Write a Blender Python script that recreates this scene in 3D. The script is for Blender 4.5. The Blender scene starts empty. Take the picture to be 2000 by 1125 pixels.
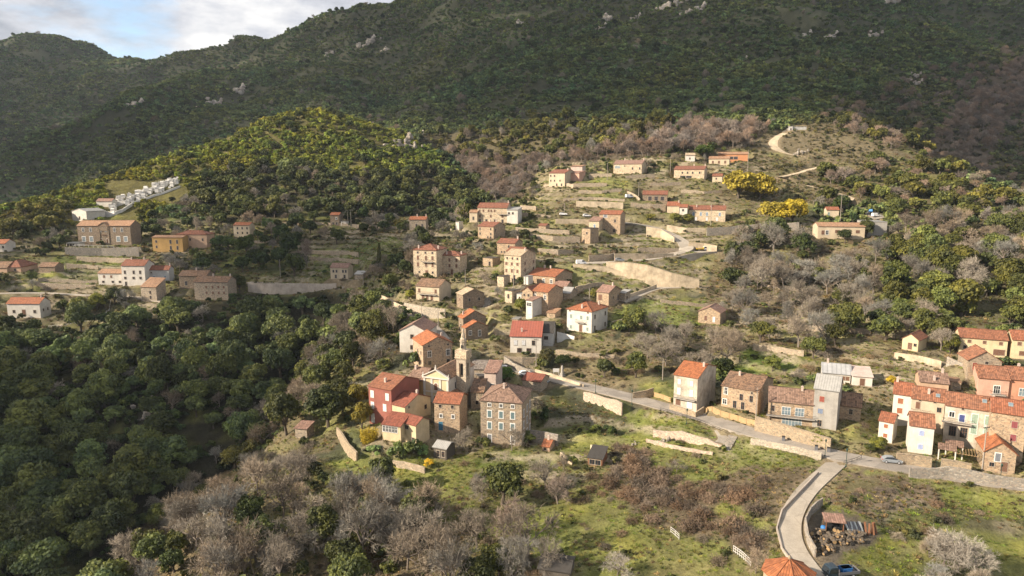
import bpy, bmesh, math, random
import numpy as np
from mathutils import Vector, Matrix
rng = np.random.default_rng(7)
random.seed(7)
R = math.radians
scene = bpy.context.scene
COL = scene.collection

# ---------------------------------------------------------------- camera model (metres, eye at the origin, looking along +Y)
F, PIT = 1351.0, R(9.0)
HAZE = 0.00005
CP, SP = math.cos(PIT), math.sin(PIT)

def ray(u, v):
    a, b = (u - 1000.0) / F, (562.5 - v) / F
    ry = CP + b * SP
    return a / ry, (-SP + b * CP) / ry          # x and z per metre of forward distance

def at(u, v, D):
    a, c = ray(u, v)
    return (a * D, D, c * D)

def project(x, y, z):
    d = y * CP - z * SP
    d = np.maximum(d, 1e-3)
    return 1000.0 + F * x / d, 562.5 - F * (y * SP + z * CP) / d

# ---------------------------------------------------------------- terrain: surveyed points, smooth surface through them
SURVEY = """
2000,1125,112 1800,1125,110 1600,1125,106 1400,1125,112 1200,1125,115 1000,1125,118 800,1125,122 600,1125,126 450,1125,130 330,1125,134
2000,1020,128 1800,1020,126 1600,1020,124 1530,1000,127 1400,1000,133 1200,1000,138 1000,1000,143 800,1000,147 600,1000,150 420,1000,152 330,1010,150
1640,895,152 2000,945,138 1800,915,146 1450,840,169 1250,785,192 1100,745,211 1400,930,151 1200,870,171 1200,930,155 1000,868,172 1000,930,158
800,930,160 800,875,174 700,860,181 640,860,183 560,900,178 540,860,188 530,820,198 600,780,208 650,800,200 720,760,207 850,745,205 870,790,190 950,770,198
720,680,235 650,690,238 840,690,228 900,665,236 1030,690,228 800,620,255 900,605,258 730,580,275 860,590,262 1050,610,250 1155,648,238 1300,700,222
1400,640,245 1550,700,215 1700,700,205 1640,750,190 1790,690,203 1900,722,192 2000,715,196 2000,640,226 1850,760,182 1968,780,178 2000,880,150 1750,800,176
1350,800,186 1830,880,153 1600,835,165 1480,810,175
830,540,290 900,535,288 960,500,305 1000,550,275 1100,555,272 1190,600,255 1250,570,275 1360,563,285 1265,548,287 1130,515,297 1230,505,305 1400,590,275
1390,500,320 1340,480,330 1320,440,350 1160,460,335 950,465,330 960,432,355 1100,420,362 1210,455,340 1400,432,355 1290,392,378 1100,362,395 1230,338,410
1350,348,400 1400,320,420 1340,312,428 1450,315,425 1480,380,385 1550,440,345 1640,465,325 1640,425,350 1700,425,352 1560,300,450 1520,270,470 1570,250,490
1620,240,500 1650,320,430 1600,370,395 1750,330,420 1760,270,465 1850,330,415 1900,370,390 1940,410,360 2000,420,345 1800,480,305 1950,500,285 1550,560,285
1700,560,275 1850,560,262 2000,560,250 1600,620,250 1750,620,240 1900,620,240 1550,500,312
1960,400,520 1990,330,560 1900,290,560 1840,250,580 2000,250,660 2000,150,830 2000,50,1000 2000,0,1080 1900,170,790 1800,210,620
1000,240,560 1000,150,760 1000,50,1000 1000,0,1130 1300,230,580 1300,150,760 1300,50,960 1300,0,1060 1600,190,620 1600,100,800 1600,0,1010 1800,100,850 1800,0,1050
790,0,1300 700,20,1330 600,48,1350 500,75,1380 420,85,1400 330,105,1450 260,112,1500 0,90,1700 130,83,1700 200,100,1650
0,200,1300 130,200,1250 100,280,1050 0,320,960 500,150,1150 700,100,1150 850,100,1000 700,180,900 850,180,800 600,190,900
400,140,1150 330,165,980 240,190,930 150,230,900 60,280,870 0,330,850 150,330,780 300,260,800 200,335,720 0,385,740 400,220,880 500,220,800
590,210,620 480,250,600 350,290,560 220,345,520 100,385,495 0,410,480 680,230,610 780,270,580 850,310,550 920,370,500 940,400,470
590,300,540 590,380,465 590,430,425 400,350,500 300,400,470 400,420,435 750,400,450 750,430,420 480,310,540 700,320,530 850,400,455
900,330,620 940,300,600 1000,330,520 900,250,650 1000,290,545 1200,260,540 1100,310,470 1000,390,440 800,215,720
0,480,370 210,480,395 300,490,380 450,462,400 660,440,410 820,448,400 0,540,335 240,558,335 400,560,330 400,585,318 60,612,315 290,590,320 480,560,335 480,500,365
650,545,330 600,500,365 700,560,305 560,575,322 760,500,330 760,450,385 600,640,296 500,640,296 640,640,286
0,690,284 200,690,280 350,710,270 0,810,246 200,810,241 350,810,236 450,810,234 0,960,212 200,960,209 350,960,207 0,1125,178 150,1125,176 430,900,222 520,720,260 560,680,276
"""
WORLD_PTS = [(-86, 222, -96), (-88, 198, -106), (-96, 175, -116), (-103, 158, -121), (-82, 250, -84), (-76, 272, -70),
    (-150, 100, -128), (-60, 95, -90), (-110, 60, -128), (0, 60, -84), (100, 60, -76), (200, 70, -74), (0, -100, -110), (300, -100, -90), (-200, -100, -135),
    (250, 150, -60), (300, 250, -40), (420, 350, -15), (300, 100, -76), (480, 150, -50), (-320, 250, -74), (-350, 190, -84), (-470, 350, -38), (-560, 500, -36), (-420, 80, -110),
    (-430, 570, -62), (-330, 600, -45), (-250, 640, -12), (-150, 690, 28), (-60, 700, 48), (-560, 640, -70), (-600, 900, -10), (-900, 600, -40), (-900, 1000, 30), (-1400, 1500, 180), (-1500, 700, 0),
    (-520, 1230, 120), (-700, 1500, 215), (-1250, 1900, 200), (-800, 1900, 210), (-400, 1750, 200), (0, 1650, 300),
    (0, 1500, 390), (500, 1500, 420), (1000, 1400, 430), (1500, 1500, 420), (500, 1900, 380), (1200, 1900, 390), (0, 2100, 250), (-800, 2300, 150), (-1600, 2200, 150), (1800, 2200, 350), (800, 2400, 330),
    (330, 480, -28), (370, 560, -10), (450, 500, 0), (550, 640, 60), (700, 800, 130), (900, 1000, 230), (1300, 900, 200), (1500, 500, 60), (900, 300, -10), (900, 0, -60), (1800, 1000, 230), (1500, -100, -60), (-1200, 0, -120), (-700, -150, -130), (-1900, 300, -40), (700, -200, -90), (-1900, 1300, 120)]
SP_ = [tuple(float(c) for c in t.split(',')) for t in SURVEY.split()]
PTS = np.array([at(*p) for p in SP_] + WORLD_PTS, float)
PTS[:, 2] -= 0.0

def fit_surface(p, lam):
    q = p[:, :2] / 100.0
    d2 = ((q[:, None] - q[None]) ** 2).sum(-1)
    K = 0.5 * d2 * np.log(d2 + 1e-9)
    n = len(q)
    dist = np.maximum(q[:, 1], 1.5)
    A = np.zeros((n + 3, n + 3))
    A[:n, :n] = K + np.diag(lam * dist)
    A[:n, n] = A[n, :n] = 1
    A[:n, n + 1:] = q
    A[n + 1:, :n] = q.T
    return q, np.linalg.solve(A, np.concatenate([p[:, 2], np.zeros(3)]))

def eval_surface(fit, x, y):
    q, c = fit
    x, y = x / 100.0, y / 100.0
    out = c[-3] + c[-2] * x + c[-1] * y
    for i in range(len(q)):
        d2 = (x - q[i, 0]) ** 2 + (y - q[i, 1]) ** 2
        out += c[i] * 0.5 * d2 * np.log(d2 + 1e-9)
    return out

def lines(segments):
    out = [segments[0][0]]
    for a, b, s0, s1 in segments:
        x = a
        while x < b - 1e-6:
            t = (x - a) / (b - a)
            x += s0 + (s1 - s0) * t
            out.append(min(x, b))
    return np.array(out)

XS = lines([(-1900, -700, 22, 14), (-700, -270, 12, 2.5), (-270, 290, 1.7, 1.7), (290, 700, 2.5, 12), (700, 1800, 14, 22)])
YS = lines([(-250, 95, 20, 3), (95, 430, 1.7, 1.7), (430, 760, 2.0, 5.0), (760, 2400, 6, 22)])
GX, GY = np.meshgrid(XS, YS)
FIT = fit_surface(PTS, 0.02)
GZ = eval_surface(FIT, GX, GY)

def vnoise(x, y, seed):
    r = np.random.default_rng(seed).random((256, 256)) * 2 - 1
    xi, yi = np.floor(x).astype(int), np.floor(y).astype(int)
    fx, fy = x - xi, y - yi
    fx, fy = fx * fx * (3 - 2 * fx), fy * fy * (3 - 2 * fy)
    g = lambda i, j: r[(yi + j) & 255, (xi + i) & 255]
    return (g(0, 0) * (1 - fx) + g(1, 0) * fx) * (1 - fy) + (g(0, 1) * (1 - fx) + g(1, 1) * fx) * fy

def fbm(x, y, scale, seed, octs=4):
    o, a = 0, 1.0
    for k in range(octs):
        o = o + a * vnoise(x / scale * 2 ** k + 13.7 * k, y / scale * 2 ** k, seed + k)
        a *= 0.5
    return o

def sstep(a, b, x):
    t = np.clip((x - a) / (b - a), 0, 1)
    return t * t * (3 - 2 * t)

far_w = sstep(560, 900, GY)
GZ = GZ + far_w * 19 * (np.abs(fbm(GX + 0.35 * GY, GY * 0.35, 170, 31, 4)) * -1.4 + 0.5) + far_w * 5 * fbm(GX, GY, 50, 41, 3)
GZ = GZ + sstep(90, 140, GY) * (1 - sstep(430, 560, GY)) * (0.5 * fbm(GX, GY, 22, 51, 3))
GZ = GZ + sstep(430, 560, GY) * (1 - far_w) * 1.6 * fbm(GX, GY, 40, 61, 3)
BASE = GZ.copy()

def zat(x, y, Z=None):
    Z = GZ if Z is None else Z
    x, y = np.asarray(x, float), np.asarray(y, float)
    i = np.clip(np.searchsorted(XS, x) - 1, 0, len(XS) - 2)
    j = np.clip(np.searchsorted(YS, y) - 1, 0, len(YS) - 2)
    fx = np.clip((x - XS[i]) / (XS[i + 1] - XS[i]), 0, 1)
    fy = np.clip((y - YS[j]) / (YS[j + 1] - YS[j]), 0, 1)
    return (Z[j, i] * (1 - fx) + Z[j, i + 1] * fx) * (1 - fy) + (Z[j + 1, i] * (1 - fx) + Z[j + 1, i + 1] * fx) * fy

DS = np.geomspace(70, 2300, 1400)
def hit(u, v, Z=None, dmin=0):
    a, c = ray(u, v)
    Z = BASE if Z is None else Z
    h = c * DS - zat(a * DS, DS, Z)
    k = np.where((h < 0) & (DS > dmin))[0]
    if len(k) == 0:
        return None
    k = max(k[0], 1)
    t = h[k - 1] / max(h[k - 1] - h[k], 1e-6)
    D = DS[k - 1] + max(0, min(1, t)) * (DS[k] - DS[k - 1])
    return Vector((a * D, D, c * D))
# ---------------------------------------------------------------- houses: outline as surveyed (edges, foot, eave), turn, roof, walls, openings
HOUSES = []
def G(face, xs, zs, w=0.9, h=1.4, st='n'):
    return [(face, x, z, w, h, st) for z in zs for x in xs]
def H(nm, lab, uL, uC, uR, vb, ve, th, roof='gx', rise=1.6, rm='terracotta', wm='beige', win=(), ch=(), D=None, dep=None, cat='house', **k):
    HOUSES.append(dict(nm=nm, lab=lab, uL=uL, uC=uC, uR=uR, vb=vb, ve=ve, th=R(th), roof=roof, rise=rise, rm=rm, wm=wm, win=list(win), ch=list(ch), D=D, dep=dep, cat=cat, **k))

# --- hamlet on the left
H('school_house', 'long grey-brown stone school with white-framed windows and a central gable above a terrace wall', 153.7, 257, 277, 478, 441, 0, 'gx', 2.6, 'tan', 'stonebrown',
  G('f', [.11, .25, .76, .90], [.30], 1.7, 2.6, 'wa') + G('f', [.11, .25, .43, .54, .70, .84], [.78], 1.1, 2.0, 'w') + G('f', [.44, .55], [.2], 1.2, 2.4, 'door'), cat='school', pediment=True, white_trim=True)
H('stone_house', 'ochre yellow house with flat orange roof beside the grey-brown school', 299, 358, 367, 492, 464, 3, 'gx', .8, 'tan', 'ochre',
  G('f', [.13], [.35, .72], .9, 1.3, 'n') + G('f', [.6, .82], [.28, .7], 1, 2, 'n'), dep=8)
H('village_house', 'peach house with hipped red roof behind the ochre house', 346, 405, 408, 484, 458, 3, 'hip', 1.9, 'rust', 'peach', G('f', [.45, .86], [.62], .9, 1.3, 'n'), dep=9)
H('village_house', 'small cream house with orange roof beside a bare tree above the ochre house', 457, 488, 490, 463, 440, 2, 'gx', 1.3, 'orange', 'cream', G('f', [.25, .55, .85], [.35, .75], .8, 1.2, 'n'), dep=8)
H('village_house', 'low white wing with orange roof on the left end of the white terrace', 193, 239.5, 242, 556, 534, 2, 'gx', 1.6, 'tan', 'white', G('f', [.25, .55], [.72], .9, 1.2, 'br') + G('f', [.2, .6, .9], [.25], 1.1, 1, 'n'), dep=8)
H('village_house', 'tall white house with red roof in the middle of the white terrace', 240, 285, 290, 559, 519, 2, 'gx', 2.4, 'rust', 'white',
  G('f', [.14, .52, .8], [.68], .9, 1.6, 'n') + G('f', [.14, .5, .8], [.4], 1.1, 1.1, 'n') + G('f', [.15], [.12], .9, 2, 'n'), [(.25, .5), (.8, .5)], dep=9)
H('village_house', 'pale house with red roof on the right end of the white terrace', 285.5, 331, 341, 549, 527, 0, 'gx', 1.7, 'rust', 'palegrey', G('f', [.36, .83], [.35], .9, 1.5, 'bl') + G('f', [.25], [.75], .6, .6, 'n'), [(.98, .5)])
H('stone_house', 'grey-beige house with tan sloping roof in front of the white terrace', 277, 307, 326, 590, 561, 12, 'shed', 3.2, 'tan', 'greystone', G('f', [.6], [.3, .65], .9, 1.5, 'n'))
H('stone_house', 'brown stone house with red-brown roof right of the white terrace', 351, 404.5, 406, 563, 538.5, 0, 'gx', 1.9, 'brownmix', 'stonebrown', G('f', [.7, .93], [.75], .9, 1.2, 'w') + G('f', [.25], [.4], 1.2, 2, 'n'), [(.5, .5)], dep=9)
H('stone_house', 'grey-beige house with brown roof and two rows of windows above the ravine wood', 381, 446.5, 449, 586, 551, 3, 'gx', 2.0, 'brownmix', 'greystone', G('f', [.36, .55, .72, .88], [.4, .72], .9, 1.2, 'br'), [(.45, .5), (.96, .5)], dep=9)
H('village_house', 'white cottage with bright orange roof at the lower left above the wood', 16, 80, 101, 621, 593, 0, 'gx', 2.2, 'orange', 'white', G('f', [.2, .83], [.45], 1.1, 1.3, 'n') + G('f', [.5], [.4], 1.6, 2.4, 'br') + G('s', [.3, .7], [.5], .8, 1.2, 'n'), [(.9, .5)])
H('village_house', 'pink-walled house with hipped red roof left of the vegetable terraces', 5, 41, 74, 532, 521.5, -2, 'hip', 3.0, 'rust', 'peach', G('f', [.3, .7], [.5], .9, 1.2, 'n'))
H('village_house', 'house with dull brown roof cut by the left edge of the photo', -12, 14, 17, 532, 523, 0, 'gx', 2.5, 'brownmix', 'peach', [], dep=9)
H('outbuilding', 'low brown-roofed outbuilding between the pink-walled house and the vegetable terraces', 76, 108, 113, 532, 521, 0, 'gx', 1.7, 'brownmix', 'stonebrown', [], dep=7, D=345, cat='shed')
H('village_house', 'white house with orange roof at the left edge beside the yellow-green trees', -15, 11, 14, 492, 476, 0, 'gx', 1.9, 'orange', 'white', G('f', [.5, .85], [.6], .9, 1.2, 'n'), dep=8)
H('chapel', 'white gabled chapel with grey roof at the foot of the hillside cemetery', 142, 170, 182, 432, 413, 20, 'gy', 1.6, 'grey', 'white', G('f', [.5], [.3], 1, 2, 'n'), dep=13)
H('outbuilding', 'little pink-roofed building among the white tombs', 189, 219, 221, 404, 393, 0, 'gx', 1.6, 'rose', 'white', [], dep=6, cat='shed')
H('garage_row', 'low white garage with four arched openings left of the school', 130, 153, 155, 482, 475, 0, 'flat', .3, 'grey', 'white', G('f', [.14, .38, .62, .86], [.42], 1.1, 1.5, 'n'), dep=6, cat='garage')
H('stone_house', 'tall narrow stone house with orange roof at the foot of the dark hill wood', 645.7, 663, 665, 441, 420, 4, 'gx', 1.3, 'orange', 'stonebrown', G('f', [.68], [.68], .8, 1.2, 'w') + G('f', [.3, .7], [.22], .9, 1.4, 'n'), dep=6)
H('outbuilding', 'tiny white annex on the right of the tall narrow stone house', 666, 676.5, 677.5, 441, 433, 4, 'flat', .2, 'grey', 'white', G('f', [.35], [.5], .7, 1, 'n'), dep=5, cat='shed')
H('stone_house', 'grey stone house with bright orange roof in front of the dark hill wood', 800, 832, 833.5, 450, 429, 4, 'gx', 1.4, 'orange', 'greystone', G('f', [.42, .78], [.45], .9, 1.6, 'n'), [(.4, .5), (.95, .5)], dep=7)
H('village_house', 'small pale house with faded red roof alone above the road wall', 646, 680, 684, 545, 523, 4, 'gx', 1.6, 'rose', 'cream', G('f', [.17, .35, .72, .88], [.68], .8, 1.2, 'n') + G('f', [.3, .8], [.22], .9, 1.6, 'n'), dep=8)
H('outbuilding', 'flat grey lean-to beside the small pale house', 693, 709, 711, 546, 536, 4, 'shed', .8, 'grey', 'greystone', [], dep=5, cat='shed')

# --- middle of the village
H('stone_house', 'tall four-storey cream stone house with a hipped red roof and long balcony', 808, 853, 862, 541, 489, 18, 'hip', 2.2, 'rust', 'creamstone',
  G('f', [.2, .55, .83], [.70, .45], .9, 1.7, 'br') + G('f', [.2, .53, .83], [.9], .7, .8, 'n') + G('f', [.25, .83], [.16], .7, .8, 'n') + G('f', [.57], [.13], 1.2, 2.4, 'br'), [(.2, .1), (.95, .3)], dep=11, balc=[(.62, .56, 5.5)])
H('stone_house', 'lower cream stone house joined to the right of the tall four-storey one', 854, 898.5, 912, 537, 500, 18, 'hip', 1.5, 'rust', 'creamstone',
  G('f', [.1, .55, .85], [.77, .47], .9, 1.4, 'br') + G('f', [.08, .65], [.14], 1, 2.2, 'br'), [(.4, .1), (.92, .5)], D=291)
H('village_house', 'cream house with brown hipped roof and balcony below the four-storey house', 813, 858, 880, 588, 561, 22, 'gx', 2.2, 'brownmix', 'cream', G('f', [.14, .85], [.68], .9, 1.5, 'br') + G('f', [.3, .48, .68], [.2], 1, 1.9, 'br'), dep=10, balc=[(.5, .45, 8)])
H('stone_house', 'brown stone house with pale tan roof slope beside steep steps', 892, 904.5, 946, 603, 576, 60, 'gx', 1.8, 'palet', 'stonebrown', G('s', [.3, .75], [.6], .8, 1.2, 'n') + G('f', [.5], [.6], .9, 1.3, 'br'))
H('village_house', 'big cream apartment house with long red roof on the upper terraces', 933, 990, 1000, 436, 406, 14, 'gx', 2.2, 'rust', 'creamstone',
  G('f', [.07, .2, .38, .47, .58], [.8], .8, 1.2, 'br') + G('f', [.08, .45, .85], [.45], .9, 1.3, 'br') + G('f', [.08, .3, .6, .85], [.12], 1, 1.8, 'n'), [(.97, .5)], dep=10, D=352, balc=[(.86, .58, 5)])
H('village_house', 'white gabled wing on the right of the big cream apartment house', 990, 1011, 1019, 437, 410, 16, 'shed', 1.0, 'grey', 'white', G('f', [.2, .55], [.75], .9, 1, 'n'), dep=8, D=350)
H('outbuilding', 'small cream annex with peaked roof left of the big cream apartment house', 917, 932, 934, 434, 415, 12, 'gx', 1.1, 'tan', 'cream', G('f', [.5], [.4], .8, 1.6, 'n'), dep=6, D=354, cat='shed')
H('stone_house', 'three-storey tan stone house with red roof under the big cream apartment house', 933.6, 964, 987, 467, 443, 32, 'gx', 1.8, 'rust', 'tanstone', G('f', [.14, .82], [.8, .4], .7, 1.1, 'n') + G('f', [.64, .82], [.12], .7, 1.1, 'n') + G('s', [.15], [.7], .7, 1.2, 'n'), [(.4, .5), (.8, .5)])
H('outbuilding', 'small white ruin standing among bare trees left of the tan stone houses', 890.5, 896, 900, 449, 434, 30, 'flat', .1, 'grey', 'white', [], dep=4, cat='ruin')
H('stone_house', 'tan stone house with red roof just behind the tall gabled cream house', 971, 1006, 1014, 499, 475.5, 25, 'gx', 1.6, 'rust', 'tanstone', G('f', [.65], [.72], .8, 1.1, 'n') + G('f', [.25, .4], [.25], .6, .8, 'n'), [(.96, .5)], dep=8)
H('stone_house', 'red-roofed house squeezed between two tan stone houses', 990, 1020, 1026, 510, 492, 28, 'gx', 1.5, 'rust', 'tanstone', [], dep=7, D=289)
H('stone_house', 'tall gabled cream stone house with grey-tan roof above a flight of stone steps', 985, 1017, 1046, 549, 500, 32, 'gx', 1.9, 'palet', 'creamstone',
  G('f', [.18, .5, .8], [.88], .7, .9, 'n') + G('f', [.13, .46, .8], [.66], 1.0, 1.2, 'br') + G('f', [.13, .46, .8], [.38], .9, 1.4, 'br') + G('s', [.28, .85], [.68, .4], .9, 1.2, 'br') + G('f', [.2, .6], [.12], 1, 2, 'n'), [(.9, .4)], D=277)
H('ruined_house', 'roofless tan stone ruin on the grassy slope below the stone houses', 943, 962, 976, 521, 505, 32, 'flat', .05, 'darkvoid', 'tanstone', G('f', [.7], [.35], 1, 1.8, 'n'), dep=6, cat='ruin')
H('stone_house', 'long stone house with bright orange roof and white lean-to below the car park', 1032, 1084, 1119, 560, 541, 32, 'gx', 2.0, 'orange', 'tanstone', G('f', [.08, .58, .86], [.5], .9, 1.5, 'w'), [(.5, .5), (.27, .5)], D=272)
H('outbuilding', 'small white lean-to on the left end of the long orange-roofed house', 1023.5, 1031, 1033, 556, 541, 30, 'flat', .2, 'grey', 'white', [], dep=4, D=271, cat='shed')
H('stone_house', 'gabled tan stone house wedged behind the white bow-windowed annex', 1020, 1040, 1044, 600, 570, 32, 'gy', 1.6, 'rust', 'tanstone', G('f', [.2, .6], [.75], .7, .9, 'n') + G('f', [.85], [.55], .8, 1.6, 'br'), dep=11)
H('stone_house', 'stone house with bright orange roof behind the white bow-windowed annex', 1040.5, 1070, 1099, 609, 571, 35, 'gx', 2.0, 'orange', 'tanstone', G('f', [.15, .8], [.72], .9, 1.6, 'w') + G('f', [.2, .75], [.92], .5, .5, 'n'), [])
H('village_house', 'white two-storey annex with bow window and pink-grey roof below the orange-roofed stone house', 1027.5, 1039.5, 1059, 617, 588, 40, 'shed', .8, 'rose', 'white', G('f', [.5], [.75], 2.2, 1.3, 'w') + G('f', [.6], [.25], 1.2, 1.8, 'ws'))
H('outbuilding', 'roofless round-cornered stone tower stub beside the white box', 986, 1000, 1016, 592, 569, 35, 'flat', .05, 'darkvoid', 'creamstone', G('f', [.5], [.55], .8, 1.6, 'n'), cat='ruin')
H('outbuilding', 'small white box building between the tower stub and the gabled house', 1009, 1018.5, 1021, 592, 575, 30, 'flat', .1, 'grey', 'white', G('f', [.6], [.6], .6, .7, 'n'), dep=4, cat='shed')
H('outbuilding', 'shed with pale grey sheet roof behind the orange-roofed stone house', 1096, 1113, 1124, 586, 573, 25, 'gx', 1.6, 'grey', 'greystone', [], dep=8, cat='shed')
H('stone_house', 'small stone house with faded red roof in the middle of the grassy slope', 1165, 1188.5, 1212.6, 600, 572, 38, 'gx', 2.0, 'rose', 'tanstone', G('f', [.3], [.62], 1.6, 2.2, 'br') + G('s', [.75], [.5], .8, 2, 'n') + G('s', [.35], [.6], .7, 1, 'n'), [(.8, .5)])
H('outbuilding', 'low grey annex on the right of the small stone house on the slope', 1208, 1220, 1231, 591, 573, 38, 'shed', .6, 'grey', 'greystone', G('s', [.4], [.4], .8, 1.8, 'n'), cat='shed')
H('villa', 'white two-storey villa with hipped orange roof and small balcony', 1107, 1155, 1186, 651, 609, 35, 'hip', 2.3, 'orange', 'white',
  G('f', [.17, .58, .84], [.68], .9, 1.4, 'gr') + G('f', [.17, .84], [.17], .9, 1.3, 'gr') + G('f', [.57], [.17], 1.2, 2.4, 'br') + G('s', [.2, .85], [.72, .2], .9, 1.4, 'n') + G('f', [.12, .85], [.93], .5, .4, 'n'), [(.55, .1), (.8, .75)], balc=[(.57, .45, 3.5)])
H('stone_hut', 'small stone hut with pinkish gabled roof among bare trees on the slope', 1363, 1406, 1416, 634, 612, 30, 'gy', 1.9, 'rose', 'tanstone', G('f', [.35], [.45], 1, 1.8, 'br') + G('f', [.72], [.4], .9, 2, 'ws'), dep=9, cat='hut')
H('village_house', 'white house with pink ribbed gable roof left of the stone house with the orange roof', 781, 834, 838, 690, 648, 10, 'gy', 2.4, 'rose', 'white', G('f', [.46], [.75], 1.1, 1.4, 'n') + G('f', [.44], [.25], .9, 1.4, 'n'), dep=12)
H('stone_house', 'tall tan stone house with bright orange roof slope right behind the church', 807.6, 827, 884, 725, 675, 66, 'gx', 2.3, 'brightorange', 'tanstone',
  G('s', [.22, .85], [.64], 1.1, 1.8, 'w') + G('s', [.22, .85], [.3], 1.0, 1.2, 'n') + G('s', [.2, .85], [.97], .6, .6, 'n') + G('f', [.5, .8], [.65, .3], .8, 1.2, 'n'), [(.3, .9)], D=212)
H('stone_house', 'upper stone house of the stepped pair with vivid orange tiles', 896, 905, 949, 650, 622, 64, 'gx', 2.4, 'brightorange', 'stonebrown', G('f', [.5], [.4], .9, 1.4, 'n'), [(.3, .15)], D=243)
H('stone_house', 'lower stone house of the stepped pair with white-framed windows', 903, 910, 953, 664, 641, 62, 'gx', 1.9, 'brightorange', 'stonebrown', G('s', [.2], [.55], .9, 1.5, 'w') + G('s', [.62], [.45], .9, 2, 'w'), D=236)
H('village_house', 'white house with a red metal roof and shutters above the parking place', 996.5, 1057, 1061, 690, 658, 6, 'shed', 3.2, 'redmetal', 'white', G('f', [.17, .43], [.62], 1.2, 1.7, 'ws') + G('f', [.75], [.62], 1, 1.6, 'n') + G('f', [.3, .6], [.15], 1.5, 1.5, 'n'), [(.35, .3)], dep=9, D=227)
H('village_house', 'plain grey house with dark roof joined to the red metal-roofed house', 1060.5, 1080, 1083, 676, 650, 8, 'gx', 2.5, 'dark', 'palegrey', G('f', [.3], [.6], 1.4, 1.2, 'n'), dep=12, D=232)

# --- around the church
H('village_house', 'tall red-plastered house with white shutters at the edge of the spur', 722, 766, 820, 836, 762, 30, 'gx', 2.2, 'terracotta', 'redplaster',
  G('f', [.16, .82], [.80], 1.2, 2.0, 'ws') + G('f', [.16, .7], [.5], 1.2, 2.0, 'ws') + G('f', [.16], [.16], 1.2, 2.6, 'ws'), [(.5, .2)], D=181)
H('village_house', 'cream house with dark red roof built against the red-plastered house', 766.5, 791.5, 841, 826, 795, 34, 'gx', 2.1, 'brickred', 'yellowcream', G('f', [.5], [.38], .7, .7, 'n') + G('s', [.15], [.9], .5, .6, 'n') + G('s', [.8], [.5], .9, 1.2, 'n'), [(.75, .6)], D=178)
H('village_house', 'cream lower house with red-brown tiles and outside stair in front of the red-plastered house', 786, 813, 839, 871, 831, 34, 'gx', 1.3, 'brickred', 'yellowcream', G('f', [.35], [.8], 1.1, 1, 'n') + G('f', [.8], [.25], .8, 1.3, 'n'), D=171, stair=True)
H('sunroom', 'glazed cream sunroom with red-brown tiles under the red-plastered house', 747.4, 783, 789, 864, 833, 20, 'shed', 1.5, 'brickred', 'yellowcream', G('f', [.1, .26, .42, .58, .74], [.74], .75, 1.5, 'w'), dep=5, D=171, cat='sunroom')
H('stone_house', 'narrow stone house with flat orange-red roof and blue door in front of the church', 849, 898, 913, 846, 789, 12, 'gx', 1.7, 'brightrust', 'tanstone', G('f', [.24, .72], [.88], .7, .9, 'n') + G('f', [.27, .74], [.55], .7, .9, 'w') + G('f', [.25], [.2], 1.2, 2.4, 'door_blue'), D=177)
H('townhouse', 'large square grey stone house with four storeys and a hipped rose-tiled roof', 939, 1019, 1037, 871, 787, 13, 'hip', 3.0, 'rosetile', 'greyrubble',
  G('f', [.22, .5, .78], [.9], .75, .85, 'w') + G('f', [.22, .5, .78], [.69, .42], 1.0, 1.75, 'teal') + G('f', [.22, .78], [.12], 1.0, 2.0, 'wd') + G('s', [.2, .55, .85], [.69, .42, .12], 1.0, 1.8, 'wd'), [(.48, .35)])
H('outbuilding', 'stone outbuilding with mottled tiles between the bell tower and the square grey house', 920, 944, 947, 800, 766, 8, 'shed', 2.0, 'brownmix', 'greyrubble', G('f', [.5], [.4], .9, 1.2, 'n'), dep=6, D=192, cat='shed')
H('village_house', 'small pinkish house with grey door behind the mottled outbuilding', 946, 971, 974, 770, 729, 12, 'shed', 1.8, 'rose', 'palepink', G('f', [.6], [.3], 1.2, 2.4, 'grdoor'), dep=7, D=200)
H('village_house', 'ochre house with mottled pink tiles between the red-plastered house and the church', 797, 826, 832, 775, 743, 22, 'gx', 2.2, 'rosetile', 'ochre', [], [(.1, .4)], dep=10, D=193)
H('outbuilding', 'shed with rusty red sheet roof beside the parked white car', 1020.5, 1056, 1064, 765, 746, 25, 'gx', 1.3, 'rustsheet', 'greystone', [], dep=7, D=203, cat='shed')
H('outbuilding', 'low building with grey mossy tiles behind the bell tower', 920, 972, 977, 742, 722, 8, 'gx', 1.6, 'slate', 'greystone', [], dep=9, D=212, cat='shed')
H('garden_shed', 'weathered wooden garden shed with pale grey roof below the church', 847, 872, 886, 898, 877, 25, 'gx', .9, 'grey', 'darkwood', G('f', [.35, .75], [.45], .9, 1.5, 'n'), cat='shed')
H('pizza_oven', 'tiny brick garden oven with orange roof right of the square grey house', 1059, 1073, 1081, 882, 873, 22, 'gx', .9, 'orange', 'peach', G('f', [.4], [.45], .7, .7, 'n'), [(.5, .5)], cat='oven')
H('garden_shed', 'open brown wooden shed with dark roof in the green field', 1148, 1176, 1186, 911, 897, 20, 'shed', .8, 'dark', 'redwood', G('f', [.3, .7], [.45], 1.3, 1.2, 'n'), cat='shed')

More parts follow.
